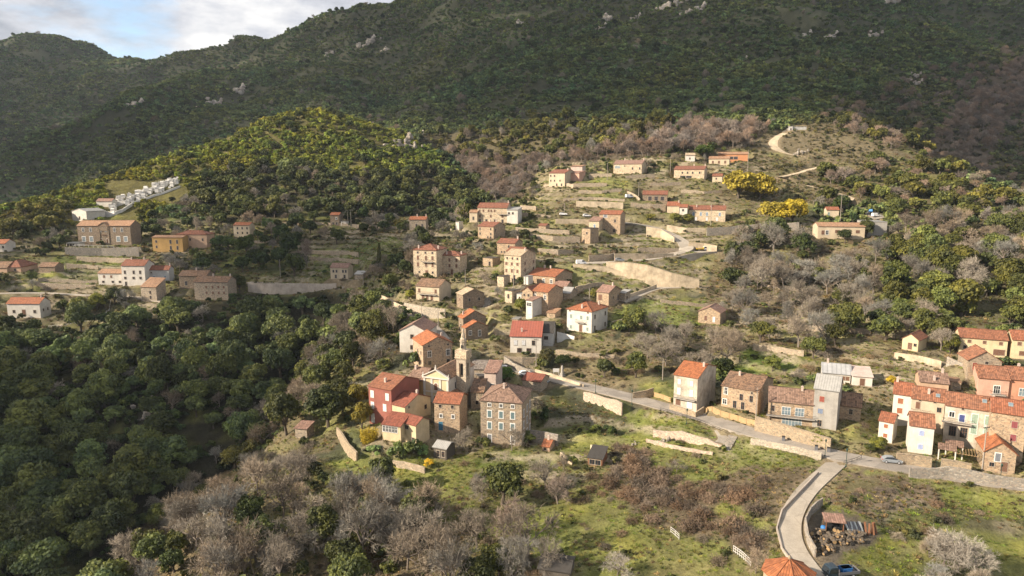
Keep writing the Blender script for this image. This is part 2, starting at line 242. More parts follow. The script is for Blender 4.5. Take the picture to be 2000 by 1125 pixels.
H('outbuilding', 'hut with faded pink sheet roof on the rim of the ravine', 577, 600, 606, 857, 838, 12, 'shed', .6, 'rose', 'greystone', [], dep=4, cat='shed')
H('outbuilding', 'low dark-roofed shed at the bottom edge below the bare trees', 1052, 1112, 1124, 1135, 1118, 15, 'gx', .7, 'dark', 'darkwood', [], dep=5, D=113, cat='shed')
H('village_house', 'low house with mottled pinkish roof right behind the long orange-roofed house', 1080, 1106, 1113, 569, 560, 25, 'gx', 1.5, 'rose', 'tanstone', [], dep=7)
H('ruined_house', 'pale broken stone walls left of the tall gabled cream stone house', 971, 984, 990, 560, 541, 30, 'flat', .05, 'darkvoid', 'creamstone', [], dep=5, cat='ruin')
H('outbuilding', 'tiny flat-roofed store above the red metal-roofed house', 1000, 1012, 1016, 632, 624, 20, 'flat', .2, 'grey', 'tanstone', [], dep=4, cat='shed')
H('outbuilding', 'low tan-roofed lean-to between the white villa and the bow-windowed annex', 1068, 1084, 1089, 621, 612, 28, 'shed', .8, 'tan', 'tanstone', [], dep=5, cat='shed')
H('outbuilding', 'small stone store with rusty roof on the terraces below the parked white cars', 1052, 1066, 1072, 449, 441, 25, 'gx', .8, 'rust', 'tanstone', [], dep=5, cat='shed')
# --- along the main road
H('townhouse', 'tall white and pink roadside house with stained front and orange roof', 1314.7, 1360, 1400, 808, 739, 35, 'gx', 2.2, 'brightorange', 'stainedwhite',
  G('f', [.22, .75], [.82], .9, 1.5, 'ws') + G('f', [.22, .75], [.55], 1, 2.0, 'ws') + G('f', [.2], [.25], 1.3, 2, 'br') + G('f', [.7], [.22], 1.6, 2.2, 'ws'), [(.92, .4)], balc=[(.5, .37, 6)])
H('stone_house', 'old stone house with patched brown roof behind the wooden road fence', 1408, 1479, 1520, 806, 765, 35, 'gx', 2.2, 'brownmix', 'tanstone',
  G('f', [.12], [.78], .8, 1.8, 'w') + G('f', [.1], [.25], 1, 1.3, 'w') + G('f', [.55, .82], [.6], .9, 1.7, 'n') + G('f', [.83], [.88], .5, .6, 'n') + G('s', [.35], [.95], .5, 1, 'n') + G('f', [.38, .6], [.2], .9, 2, 'n'), [(.3, .4)])
H('stone_house', 'restored stone house with big glass doors and a long balcony above the road wall', 1499.5, 1586, 1590, 836, 791, 20, 'gx', 2.4, 'rosetile', 'tanstone',
  G('f', [.1], [.68], .7, 1.5, 'n') + G('f', [.40, .70], [.62], 2.0, 2.0, 'glass') + G('f', [.54], [.17], 4.6, 2.2, 'glass'), [(.75, .45)], dep=9, D=168, balc=[(.5, .4, 11.5)])
H('stone_house', 'tall narrow grey house with ribbed grey sheet roof beside the restored stone house', 1586, 1632.5, 1645, 841, 764, 31, 'gx', 2.6, 'ribgrey', 'greyplaster', G('f', [.33], [.74], 1.1, 1.4, 'rd') + G('f', [.3], [.43], 1.2, 1.3, 'blw') + G('f', [.3], [.12], 1, 1.6, 'n'), D=165, dep=8)
H('stone_house', 'low tan stone house with brown roof right of the tall narrow grey house', 1634, 1680, 1686, 823, 796, 26, 'gx', 2.3, 'brownmix', 'tanstone', G('f', [.58], [.6], .8, 1.3, 'n'), dep=8, D=168)
H('village_house', 'white bungalow with plain grey roof behind the tall narrow grey house', 1604.7, 1660, 1664, 752, 732, 22, 'gx', 1.8, 'lightgrey', 'white', G('f', [.5, .75, .9], [.6], .9, 1.1, 'br'), [(.2, .5)], dep=8)
H('outbuilding', 'white flat-topped outhouse with brown door right of the grey-roofed bungalow', 1664, 1703, 1707, 755, 737, 18, 'shed', 1.2, 'palepinkroof', 'white', G('f', [.5], [.4], 1.2, 2, 'br'), dep=6, cat='shed')
H('village_house', 'white house with orange shutters at the west end of the long terraced row', 1741.6, 1777, 1779, 820, 773, 31, 'gx', 2.0, 'brightrust', 'white', G('f', [.4], [.72, .32], 1.2, 1.4, 'ors'), [(.06, .5)], dep=8, D=166)
H('village_house', 'faded beige house in the long terraced row with a white chimney', 1777, 1841, 1843, 832, 786, 31, 'gx', 2.0, 'tileorange', 'beige', G('f', [.2], [.72], .9, 1.7, 'br') + G('f', [.85], [.65], .9, 1.2, 'n') + G('f', [.25, .7], [.95], .5, .4, 'n'), [(.5, .25)], dep=8, D=161, sky=[(.78, .4)], balc=[(.3, .42, 4)])
H('village_house', 'white-fronted house with green shutters in the long terraced row', 1841, 1929, 1931, 872, 803, 31, 'gx', 2.1, 'tileorange', 'stainedwhite', G('f', [.15], [.75], 1.0, 1.2, 'w') + G('f', [.38], [.68], 1.1, 1.7, 'bldoor') + G('f', [.66, .95], [.72, .42], 1.2, 2.2, 'mint') + G('f', [.2, .45], [.28], 1.4, 2.4, 'n') + G('f', [.38], [.95], .5, .5, 'n'), [], dep=8, D=153, sky=[(.85, .6)], balc=[(.27, .55, 6)])
H('stone_house', 'tan stone house with dull red shutters at the east end of the long terraced row', 1929, 1998, 2010, 884, 813, 31, 'gx', 2.1, 'brightrust', 'tanstone', G('f', [.68], [.72, .36], 1.1, 1.5, 'dred'), [(.1, .9)], dep=8, D=146, sky=[(.55, .6)])
H('village_house', 'small white house with lavender-blue shutters by the road', 1773, 1820, 1828, 889, 836, 26, 'gx', 2.0, 'tileorange', 'white', G('f', [.5], [.75, .25], 1.0, 1.2, 'lav'), [(.12, .95)], dep=7)
H('outbuilding', 'slender white outbuilding with orange roof left of the lavender-shuttered house', 1714, 1741.6, 1751, 866, 826, 38, 'gx', 1.3, 'brightrust', 'white', G('f', [.5], [.78, .32], .9, 1.0, 'ors'), dep=6, D=160, cat='shed')
H('village_house', 'pink-fronted house with orange roof above the terraced row', 1908, 1968, 1970, 780, 742, 20, 'gx', 2.3, 'tileorange', 'pink', G('f', [.62], [.45], 1.4, 2.0, 'w'), dep=9, D=178, balc=[(.65, .22, 3.5)])
H('village_house', 'orange-fronted house cut by the right edge above the terraced row', 1968, 2040, 2042, 786, 746, 20, 'gx', 2.3, 'tileorange', 'salmon', G('f', [.45], [.4], 2.6, 2.0, 'glass'), [(.4, .6)], dep=9)
H('village_house', 'long cream house with brown shutters and terracotta roof at the upper right', 1872, 1965, 1970, 700, 665, 23, 'gx', 2.0, 'terracotta', 'yellowcream', G('f', [.2, .52, .86], [.8], .9, .9, 'br') + G('f', [.12], [.45], .8, 1, 'n') + G('f', [.27], [.4], 1.3, 1.4, 'n') + G('f', [.49], [.3], 1.2, 1.8, 'br') + G('f', [.78, .9], [.3], 1.4, 1.7, 'br'), [], dep=8)
H('village_house', 'cream house with orange roof cut by the right edge beside the long cream house', 1974, 2030, 2032, 704, 667, 23, 'gx', 2.0, 'brightrust', 'yellowcream', G('f', [.25], [.8], 1, 1, 'br') + G('f', [.4], [.3], 1.8, 1.3, 'br'), dep=8, D=198)
H('stone_hut', 'stone cottage with orange gabled roof and red door below the long cream house', 1890, 1955, 1958, 727, 707, 15, 'gy', 2.6, 'tileorange', 'greyrubble', G('f', [.2], [.42], 1.1, 2, 'rd') + G('f', [.55], [.95], .8, .8, 'n') + G('f', [.85], [.5], .9, 1, 'n'), dep=8, D=184, cat='cottage')
H('garden_shed', 'cream gabled shed with brown door on the slope above the terraced row', 1761, 1792, 1809, 687, 665, 47, 'gy', 1.6, 'terracotta', 'yellowcream', G('f', [.5], [.4], 1.2, 2, 'br') + G('f', [.82], [.55], .8, .9, 'n'), cat='shed')
H('village_house', 'low house with faded pink tiles behind the terraced row', 1796, 1852, 1856, 765, 750, 22, 'gx', 1.8, 'rosetile', 'peach', [], [(.85, .5), (.5, .1)], dep=8, D=178)
H('outbuilding', 'square stone shed behind the faded pink-tiled house', 1856, 1876, 1880, 763, 748, 25, 'flat', .2, 'tan', 'tanstone', [], dep=5, D=181, cat='shed')
H('stone_garage', 'gabled stone cottage with orange roof and brown door at the right roadside', 1920.5, 1981, 1990, 926, 888, 22, 'gy', 2.2, 'brightorange', 'tanstone', G('f', [.65], [.3], 1.3, 2.2, 'br') + G('f', [.25], [.35], .9, .9, 'n') + G('f', [.42], [.75], 1, 1.8, 'wd'), dep=8, cat='cottage')
H('octagonal_house', 'round pavilion with many-sided orange tiled roof at the bottom edge', 1486, 1575, 1620, 1150, 1122, 20, 'none', 3, 'brightorange', 'peach', [], dep=12, D=103, cat='pavilion')

# --- upper hamlet
H('village_house', 'cream two-storey house with orange roof at the left of the upper hamlet', 1072, 1103, 1125, 365, 338, 32, 'gx', 2.0, 'rust', 'cream', G('f', [.12, .35], [.8], .8, 1, 'n') + G('f', [.12, .35, .7], [.45], .7, 1, 'n') + G('f', [.5, .8], [.15], .8, 1.4, 'n'), [(.9, .4)])
H('village_house', 'pink-grey annex right of the cream two-storey house in the upper hamlet', 1112, 1131, 1139, 354, 338, 32, 'shed', 1.2, 'rose', 'pink', [], dep=8, D=402)
H('village_house', 'pale flat-roofed house behind the cream two-storey house in the upper hamlet', 1115, 1137, 1147, 340, 325, 20, 'shed', .8, 'tan', 'palepink', [], dep=8, D=410)
H('village_house', 'long cream house with tan roof and bluish veranda at the top of the green slope', 1198, 1253, 1269, 340, 320, 22, 'gx', 2.2, 'rose', 'creamstone', G('f', [.14], [.7], 3, 1.4, 'glass') + G('f', [.68, .93], [.55], .8, 1.2, 'n') + G('f', [.4], [.8], .6, .6, 'n'), [(.3, .5), (.97, .5)])
H('village_house', 'long low cream house with red roof in front of the upper orange house', 1316, 1375, 1391, 349, 331, 22, 'gx', 2.0, 'rust', 'creamstone', G('f', [.28, .45, .62, .85], [.65], .8, 1.1, 'n') + G('f', [.3, .5], [.2], 3, 1.2, 'n'), [(.6, .5), (.97, .5)])
H('village_house', 'small white gabled house left of the round green tree', 1339, 1357, 1362, 316, 303, 12, 'gx', 1.3, 'palet', 'white', G('f', [.45], [.5], .7, 1, 'n'), dep=7)
H('village_house', 'cream house with brown shutters in front of the upper orange house', 1384, 1424, 1431, 323, 310, 20, 'gx', 1.5, 'tan', 'cream', G('f', [.2, .5, .8], [.5], 1.1, 1.6, 'br'), dep=9, D=422)
H('village_house', 'long orange-walled house with covered terrace at the top of the village', 1402, 1460, 1468, 317, 301, 18, 'gx', 1.4, 'tan', 'orangewall', G('f', [.45, .6], [.55], 2.2, 1.6, 'n'), dep=9, D=432)
H('outbuilding', 'small red-roofed outbuilding left of the yellow mimosa trees', 1391, 1410, 1413, 356, 344, 22, 'gx', 1.3, 'rust', 'cream', G('f', [.4], [.6], .7, .9, 'n'), dep=6, cat='shed')
H('barn', 'low open barn with red roof below the bright green slope', 1255, 1303, 1307, 393, 380, 14, 'gx', 1.9, 'rust', 'stonebrown', G('f', [.3, .55, .8], [.42], 1.8, 2, 'n'), dep=8, cat='barn')
H('village_house', 'cream house with bright orange roof at the left of the mid-slope row', 1302.5, 1326, 1330, 416, 402, 18, 'gx', 1.9, 'brightrust', 'cream', [], [(.95, .4)], dep=8)
H('village_house', 'low white link house with orange roof in the mid-slope row', 1327, 1342, 1346, 419, 405, 18, 'gx', 1.3, 'brightrust', 'white', G('f', [.45], [.6], .9, 1, 'n'), dep=7, D=358)
H('village_house', 'long cream house with red roof at the right of the mid-slope row', 1345, 1416, 1422, 433, 410, 18, 'gx', 1.9, 'rust', 'creamstone', G('f', [.13, .33, .5, .85], [.62], .9, 1.8, 'bl') + G('f', [.2, .5, .78], [.2], 1, 1.8, 'ws'), [(.2, .3), (.6, .3), (.95, .6)], dep=8)
H('stone_house', 'half-ruined tan stone house with orange roof patch near the hairpin lane', 1170, 1211, 1222, 458, 419, 24, 'gx', 1.6, 'brightrust', 'tanstone', G('f', [.15, .75], [.68], .9, 1.3, 'n') + G('f', [.25, .72], [.18], 1, 1.6, 'n') + G('f', [.28], [.9], 1.8, 1.4, 'wd'), dep=9)
H('stone_house', 'pink-roofed low wing left of the half-ruined tan stone house', 1150, 1170, 1173, 450, 432, 24, 'shed', 1.6, 'rose', 'creamstone', G('f', [.55], [.45], .9, 1.6, 'bl'), dep=7, D=336)
H('outbuilding', 'square roofless stone tower below the half-ruined tan stone house', 1136, 1152.5, 1169, 476, 447, 38, 'flat', .05, 'darkvoid', 'tanstone', G('f', [.6], [.7], .8, 1, 'n') + G('s', [.3], [.7], .7, .9, 'n'), cat='ruin')
H('bungalow', 'modern pale bungalow with tan tiles and four shuttered windows above the wood', 1596.5, 1688, 1692, 467, 443, 10, 'gx', 1.5, 'tan', 'cream', G('f', [.11], [.5], 1.3, 1.9, 'br') + G('f', [.2], [.5], 1.2, 1.9, 'w') + G('f', [.41, .61, .85], [.6], 1.7, 1.3, 'br'), [], dep=10)
H('garage', 'bare concrete garage with flat roof right of the modern bungalow', 1690, 1731, 1736, 462, 434, 10, 'flat', .2, 'grey', 'concrete', [], dep=14, D=326, cat='garage')
H('stone_hut', 'little cream hut with orange roof and green door above the modern bungalow', 1614, 1638, 1641, 424, 410, 12, 'gx', 1.3, 'brightrust', 'cream', G('f', [.17], [.4], 1, 1.9, 'gr'), dep=6, cat='hut')
H('water_tank', 'pale concrete water tank house at the top end of the sandy track', 1541, 1548, 1550, 256, 247, 15, 'flat', .2, 'grey', 'palegrey', G('f', [.5], [.4], .8, 1.4, 'n'), dep=4, cat='tank house')
H('water_tank', 'low flat concrete reservoir beside the tank house on the ridge', 1549, 1575, 1577, 253.5, 248, 5, 'flat', .2, 'lightgrey', 'palegrey', [], dep=8, cat='reservoir')

# ---------------------------------------------------------------- walls: foot line, height(s), thickness, material, backfill
WALLS = []
def W(lab, pts, h, t=.5, m='drystone', fill=8, nm='terrace_wall', D=None, cat='wall'):
    WALLS.append(dict(lab=lab, pts=pts, h=h, t=t, m=m, fill=fill, nm=nm, cat=cat))
W('tall grey stone terrace wall carrying the school forecourt', [(128, 497), (200, 498), (272, 497)], 4.0, .7, 'greywall', 7, 'retaining_wall')
W('long concrete retaining wall under the valley road', [(485, 569), (550, 575), (600, 572), (657, 568)], [4.2, 5.2, 4.5, 3.5], .6, 'concwall', 6, 'retaining_wall')
W('pale path wall along the foot of the dark hill wood', [(580, 436), (680, 442), (775, 447)], 1.4)
W('pale wall curving beside the white lane junction', [(712, 570), (740, 583), (775, 600), (815, 618)], 1.6, .5, 'palewall', 3)
W('beige terrace wall left of the upper cream two-storey house', [(1062, 368), (1120, 367), (1185, 364)], 2.2)
W('beige terrace wall second below the upper cream two-storey house', [(1130, 377), (1175, 378), (1215, 374)], 1.8)
W('long pale terrace wall below the red-roofed barn level', [(1125, 403), (1170, 404), (1217, 406)], 2.8, .5, 'palewall')
W('pale wall under the two parked white cars on the upper terraces', [(1085, 437), (1105, 437), (1152, 438)], 2.4, .5, 'palewall')
W('rubble terrace wall below the parked white cars', [(1007, 452), (1060, 455), (1112, 459)], 2.0)
W('rubble terrace wall left of the square roofless tower', [(1025, 465), (1080, 470), (1133, 472)], 2.2)
W('short beige wall below the bluish veranda house', [(1150, 347), (1175, 345), (1195, 344)], 1.8)
W('stone wall in front of the long cream veranda house', [(1222, 349), (1278, 346)], 1.8)
W('rubble wall on the terraces left of the long pale wall', [(1003, 409), (1047, 410)], 2.0)
W('pale concrete wall below the hairpin lane', [(1200, 505), (1260, 505), (1315, 504)], 2.2, .4, 'palewall', 5)
W('white concrete ramp wall on the lower side of the hairpin lane', [(1262, 458), (1290, 463), (1317, 474)], [4, 4, 2.6], .4, 'palewall', 0)
W('pale wall along the upper side of the hairpin lane', [(1302, 446), (1340, 452), (1378, 453)], 1.8, .4, 'palewall')
W('long grey roadside wall under the mid-slope row', [(1380, 458), (1440, 455), (1500, 449), (1560, 448)], 3.4, .5, 'greywall')
W('pale wall behind the yellow flatbed truck', [(1345, 482), (1375, 484), (1400, 489)], 2.2, .4, 'palewall', 4)
W('rubble wall at the foot of the grassy bank below the hairpin lane', [(1245, 490), (1290, 491), (1325, 491)], 1.4)
W('pinkish wall under the yellow flatbed truck platform', [(1312, 508), (1350, 506), (1400, 500)], [1, 2.6, 2.2], .4, 'concwall', 4)
W('low pale parapet wall along the edge of the car park', [(1119, 521), (1150, 526), (1185, 531), (1225, 539)], [1.2, 1.8, 2.2, 1], .4, 'palewall', 4, 'retaining_wall')
W('huge cream concrete retaining wall below the car park', [(1184, 528), (1225, 540), (1265, 549), (1310, 558), (1365, 565)], [3.6, 6.0, 6.6, 5.4, 4.2], .6, 'palewall', 10, 'retaining_wall')
W('pale ramp wall beside the small stone house on the slope', [(1228, 580), (1258, 570), (1282, 560)], 1.1, .4, 'palewall', 0)
W('ruined rubble wall curving below the small stone house', [(1195, 640), (1230, 632), (1262, 636)], 2.4)
W('broken field wall on the grass below the concrete wall', [(1290, 590), (1350, 596), (1420, 600)], 1.0)
W('low stone wall below the stone hut among bare trees', [(1470, 680), (1510, 686), (1570, 694)], 1.6)
W('tall pinkish dry-stone wall holding the road bank', [(1276, 852), (1330, 860), (1380, 872), (1413, 880)], [1.6, 2.5, 2.2, 1.2], .7, 'pinkstone', 7, 'retaining_wall')
W('lower broken stone wall in the green field', [(1262, 862), (1320, 876), (1392, 888)], .8, .5, 'pinkstone', 3)
W('stone retaining wall under the main road by the black shrubs', [(1140, 783), (1180, 795), (1215, 806)], 3.0, .6, 'pinkstone', 4, 'retaining_wall')
W('long whitish wall along the lower edge of the main road', [(1466, 868), (1530, 880), (1604, 897)], 1.6, .5, 'whitestone', 4, 'retaining_wall')
W('high stone wall in front of the restored stone house', [(1474, 838), (1540, 855), (1622, 878)], [3.3, 3.0, 2.6], .5, 'tanwall', 5, 'retaining_wall')
W('stone retaining wall under the road at the right edge', [(1775, 935), (1850, 938), (1930, 950), (2030, 962)], [2.6, 3, 2.8, 2.6], .6, 'greywall', 5, 'retaining_wall')
W('stone yard wall in front of the lavender-shuttered house', [(1750, 902), (1785, 905), (1819, 911)], 2.0, .5, 'tanwall', 0, 'yard_wall')
W('stone yard wall in front of the pergola', [(1837, 913), (1868, 918), (1896, 924)], 2.0, .5, 'tanwall', 0, 'yard_wall')
W('pale terrace wall below the cream gabled shed', [(1746, 700), (1795, 707), (1838, 718)], 1.9, .4, 'palewall', 6)
W('rubble bank wall left of the stone cottage with the red door', [(1848, 720), (1868, 728), (1888, 738)], 3.6, .6, 'greywall', 5)
W('crumbling garden wall along the spur below the red-plastered house', [(659, 848), (668, 868), (682, 890), (698, 902)], [2, 3.4, 3.2, 2.6], .6, 'tanwall', 3, 'garden_wall')
W('stone garden wall right of the square grey house', [(1036, 858), (1062, 862), (1090, 868)], 2.6, .5, 'greywall', 0, 'garden_wall')
W('small leaning white garden wall near the brown wooden shed', [(1154, 875), (1164, 885), (1180, 896)], .9, .4, 'palewall', 0, 'garden_wall')
W('short white garden wall left of the brown wooden shed', [(1095, 890), (1106, 899), (1118, 905)], 1.0, .4, 'palewall', 0, 'garden_wall')
W('concrete yard wall below the glazed sunroom', [(716, 872), (760, 880), (800, 893)], 1.2, .3, 'concwall', 3, 'yard_wall')
W('stone terrace wall below the weathered garden shed', [(740, 905), (790, 915), (830, 925)], 1.6, .5, 'drystone', 4)
W('low tan wall beside the white and pink roadside house drive', [(1236, 778), (1262, 773), (1276, 768)], 1.6, .3, 'tanwall', 0, 'yard_wall')
W('ochre plinth wall around the white and pink roadside house', [(1308, 800), (1333, 808), (1358, 817), (1374, 806)], 1.6, .3, 'tanwall', 0, 'yard_wall')
W('pale kerb wall along the car park beyond the rusty-roofed shed', [(1045, 727), (1075, 735), (1110, 747), (1140, 757)], .9, .3, 'palewall', 0, 'yard_wall')
W('retaining wall under the parking place behind the bell tower', [(985, 705), (1010, 722), (1036, 731)], 1.6, .4, 'greywall', 3, 'retaining_wall')
W('inner retaining wall along the curving lane', [(1606, 985), (1583, 1003), (1572, 1028), (1578, 1058), (1592, 1085)], 1.5, .35, 'greywall', 0, 'lane_wall')
W('outer parapet along the curving lane', [(1598, 925), (1560, 965), (1527, 1000), (1517, 1035), (1527, 1075), (1545, 1100)], .6, .3, 'concwall', 0, 'lane_wall')
for (pts, lab) in [([(75, 548), (130, 552), (190, 553)], 'upper grassy terrace wall beside the white terrace'), ([(70, 556), (130, 560), (188, 561)], 'lower grassy terrace wall beside the white terrace'),
                   ([(150, 505), (210, 508), (260, 510)], 'grassy terrace wall just under the school wall'), ([(130, 520), (170, 522), (192, 524)], 'terrace wall left of the low white wing'),
                   ([(600, 492), (680, 496), (700, 498)], 'upper meadow terrace wall above the small pale house'), ([(605, 506), (660, 508), (700, 512)], 'lower meadow terrace wall above the small pale house'),
                   ([(410, 470), (470, 475), (540, 474)], 'terrace wall under the small cream house'), ([(1020, 420), (1050, 424), (1075, 425)], 'mossy wall on the slope right of the white gabled wing'),
                   ([(1050, 490), (1090, 494), (1120, 492)], 'mossy wall above the long orange-roofed house'), ([(1225, 378), (1240, 384), (1250, 392)], 'short wall beside the bright green slope'),
                   ([(1330, 375), (1375, 378), (1410, 376)], 'rubble wall below the long low cream house'), ([(1150, 505), (1180, 503), (1200, 500)], 'scrubby bank wall left of the pale concrete wall'),
                   ([(1480, 560), (1540, 566), (1600, 572)], 'overgrown terrace wall below the bare wood'), ([(1560, 640), (1620, 645), (1700, 650)], 'overgrown terrace wall in the bare wood')]:
    W(lab, pts, 1.3)

W('tall pale stone wall under the cream balcony house', [(790, 604), (828, 612), (870, 618)], 2.6, .5, 'whitestone', 3, 'retaining_wall')
W('white garden wall in front of the white villa', [(1088, 655), (1104, 659), (1122, 664)], 1.3, .3, 'tomb', 0, 'garden_wall')
W('stone wall along the grass right of the long orange-roofed house', [(1124, 566), (1150, 560), (1180, 556)], 1.2)
W('overgrown bank wall under the white house with a red metal roof', [(985, 704), (1020, 707), (1060, 705)], 1.5)
W('mossy terrace wall above the parking place', [(1085, 690), (1140, 697), (1200, 700)], 1.3)
W('rubble wall between the two upper red-roofed houses', [(1270, 362), (1300, 362), (1330, 360)], 1.4)
W('rubble wall below the low open barn', [(1232, 402), (1270, 404), (1300, 404)], 1.6)
W('long rubble wall above the half-ruined stone house', [(1100, 392), (1160, 390), (1220, 394)], 1.4)
# ---------------------------------------------------------------- roads: centre line, width, material
ROADS = [
 ('road', [(2090, 962), (2000, 948), (1900, 934), (1800, 918), (1720, 905), (1640, 891), (1560, 868), (1470, 843), (1380, 817), (1290, 791), (1200, 767), (1130, 751), (1080, 740), (1040, 728), (1000, 716)], 6.2, 'asphalt'),
 ('lane', [(1640, 897), (1605, 930), (1572, 960), (1546, 1000), (1541, 1040), (1553, 1075), (1578, 1108), (1610, 1150)], 4.0, 'paleconc'),
 ('road', [(485, 551), (560, 553), (640, 556), (700, 562), (735, 578), (765, 595), (805, 613), (838, 630), (855, 648), (868, 668)], 4.6, 'asphalt'),
 ('road', [(-20, 573), (80, 570), (150, 575), (215, 578), (260, 577), (330, 590)], 3.6, 'paleconc'),
 ('road', [(1215, 432), (1255, 436), (1292, 447), (1322, 462), (1340, 478), (1342, 490), (1310, 498), (1265, 506), (1220, 510), (1180, 513), (1140, 513)], 6.5, 'paleconc'),
 ('road', [(1342, 489), (1370, 492), (1396, 493)], 6.5, 'paleconc'),
 ('path', [(1212, 590), (1240, 578), (1275, 562), (1310, 557), (1368, 562)], 4.5, 'paleconc'),
 ('track', [(1552, 251), (1525, 262), (1508, 275), (1513, 290), (1535, 301), (1575, 309)], 5.5, 'sandy'),
 ('track', [(1622, 320), (1600, 325), (1560, 337), (1522, 347)], 4.5, 'sandy'),
 ('track', [(1520, 352), (1560, 357), (1600, 366), (1640, 377), (1665, 388), (1652, 396)], 4.0, 'sandy'),
 ('track', [(1665, 400), (1690, 415), (1722, 424), (1700, 430)], 7, 'asphalt'),
 ('path', [(1395, 826), (1408, 842), (1414, 858), (1405, 868)], 2.4, 'paleconc'),
 ('path', [(975, 722), (950, 725), (925, 728)], 9, 'asphalt'),
]

# ---------------------------------------------------------------- place everything on the base terrain
def fwd_depth(P):
    return P[1] * CP - P[2] * SP

for h in HOUSES:
    P = hit(h['uC'], h['vb']) if h['D'] is None else Vector(at(h['uC'], h['vb'], h['D']))
    th = h['th']
    r = Vector((math.cos(th), -math.sin(th), 0)); s = Vector((math.sin(th), math.cos(th), 0))
    def along(d, u, sign):
        k = (u - 1000) / F
        pd, dd = fwd_depth(P), d.y * CP
        return (k * pd - P.x) / ((d.x - k * dd) * sign)
    w = along(r, h['uL'], -1) * -1
    w = (F * P.x - (h['uL'] - 1000) * fwd_depth(P)) / (F * r.x - (h['uL'] - 1000) * r.y * CP)
    if h['dep']:
        d = h['dep']
    else:
        k = h['uR'] - 1000
        d = (k * fwd_depth(P) - F * P.x) / (F * s.x - k * s.y * CP)
        d = max(4.5, min(15, d)) if d > 0 else 9
    # wall height so that the eave of the corner projects to ve
    lo, hi = .5, 30
    for _ in range(40):
        m = (lo + hi) / 2
        if project(P.x, P.y, P.z + m)[1] > h['ve']: lo = m
        else: hi = m
    h.update(P=P, w=max(w, 2), d=d, hgt=lo, r=r, s=s, C=P - r * (w / 2) + s * (d / 2))

for w in WALLS:
    pp = [hit(u, v) for u, v in w['pts']]
    hs = w['h'] if isinstance(w['h'], list) else [w['h']] * len(pp)
    q, qh = [], []
    for i in range(len(pp) - 1):
        n = max(1, int((pp[i + 1] - pp[i]).length / 2.0))
        for k in range(n):
            t = k / n
            p = pp[i].lerp(pp[i + 1], t); p.z = float(zat(p.x, p.y, BASE)) * .5 + p.z * .5
            q.append(p); qh.append(hs[i] * (1 - t) + hs[i + 1] * t)
    q.append(pp[-1]); qh.append(hs[-1])
    w['line'], w['hs'] = q, qh

def smooth_line(pts, step=1.5):
    p = [np.array(v) for v in pts]
    for _ in range(3):
        q = [p[0]]
        for a, b in zip(p[:-1], p[1:]):
            q += [a * .75 + b * .25, a * .25 + b * .75]
        p = q + [p[-1]]
    p = np.array(p)
    L = np.concatenate([[0], np.cumsum(np.linalg.norm(np.diff(p[:, :2], axis=0), axis=1))])
    t = np.linspace(0, L[-1], max(3, int(L[-1] / step)))
    return np.stack([np.interp(t, L, p[:, k]) for k in range(3)], 1)

ROADL = []
for nm, pts, wd, mt in ROADS:
    line = smooth_line([hit(u, v) for u, v in pts])
    ROADL.append((nm, line, wd, mt))

def seg_dist(px, py, line):
    """distance from points to a polyline, the foot's height and signed side"""
    best = np.full(px.shape, 1e9); bz = np.zeros(px.shape); side = np.zeros(px.shape)
    for a, b in zip(line[:-1], line[1:]):
        ax, ay, az = a[0], a[1], a[2]; bx, by, bz_ = b[0], b[1], b[2]
        dx, dy = bx - ax, by - ay
        l2 = dx * dx + dy * dy + 1e-9
        t = np.clip(((px - ax) * dx + (py - ay) * dy) / l2, 0, 1)
        d = np.hypot(px - ax - t * dx, py - ay - t * dy)
        m = d < best
        best = np.where(m, d, best); bz = np.where(m, az + t * (bz_ - az), bz)
        side = np.where(m, np.sign((py - ay) * dx - (px - ax) * dy), side)
    return best, bz, side

def window_of(line, pad):
    xs, ys = [p[0] for p in line], [p[1] for p in line]
    i0, i1 = np.searchsorted(XS, [min(xs) - pad, max(xs) + pad]); j0, j1 = np.searchsorted(YS, [min(ys) - pad, max(ys) + pad])
    return slice(max(j0, 0), j1 + 1), slice(max(i0, 0), i1 + 1)

# old cultivation terraces: flat treads with short stone risers following the contours
TERRACED = [[(770, 600), (790, 560), (880, 480), (920, 410), (1000, 395), (1060, 330), (1190, 312), (1340, 298), (1480, 290), (1500, 400), (1600, 430), (1560, 455), (1440, 450), (1400, 500), (1370, 570), (1420, 640), (1210, 660), (1080, 700), (1000, 690), (960, 700), (900, 690), (840, 650)],
            [(0, 475), (140, 440), (420, 432), (640, 432), (900, 420), (900, 480), (820, 550), (660, 560), (480, 556), (400, 590), (230, 630), (0, 640)],
            [(1200, 660), (1420, 600), (1560, 560), (1740, 640), (1870, 650), (1900, 740), (1740, 770), (1520, 735), (1300, 735), (1140, 745)], [(940, 900), (1110, 790), (1300, 810), (1470, 860), (1600, 905), (1480, 900), (1240, 890), (1100, 960), (960, 960)], [(1640, 960), (1800, 950), (2000, 980), (2000, 1125), (1750, 1125), (1740, 1040)]]
def in_poly(px, py, poly):
    ins = np.zeros(px.shape, bool); n = len(poly)
    for i in range(n):
        x0, y0 = poly[i]; x1, y1 = poly[(i + 1) % n]
        if y0 == y1: continue
        ins ^= ((y0 > py) != (y1 > py)) & (px < (x1 - x0) * (py - y0) / (y1 - y0) + x0)
    return ins
tu, tv = project(GX, GY, GZ)
tm = np.zeros(GX.shape)
for poly in TERRACED: tm = np.maximum(tm, in_poly(tu + 14 * fbm(GX, GY, 15, 121, 2), tv + 8 * fbm(GX, GY, 15, 123, 2), poly) * 1.0)
tm *= (GY < 470) * np.clip(.75 + .9 * fbm(GX, GY, 35, 125, 2), 0, 1)
hstep = np.where(GY > 300, 2.0, 1.5)
zt_ = (GZ + .8 * fbm(GX, GY, 30, 127, 2)) / hstep; fr_ = zt_ - np.floor(zt_)
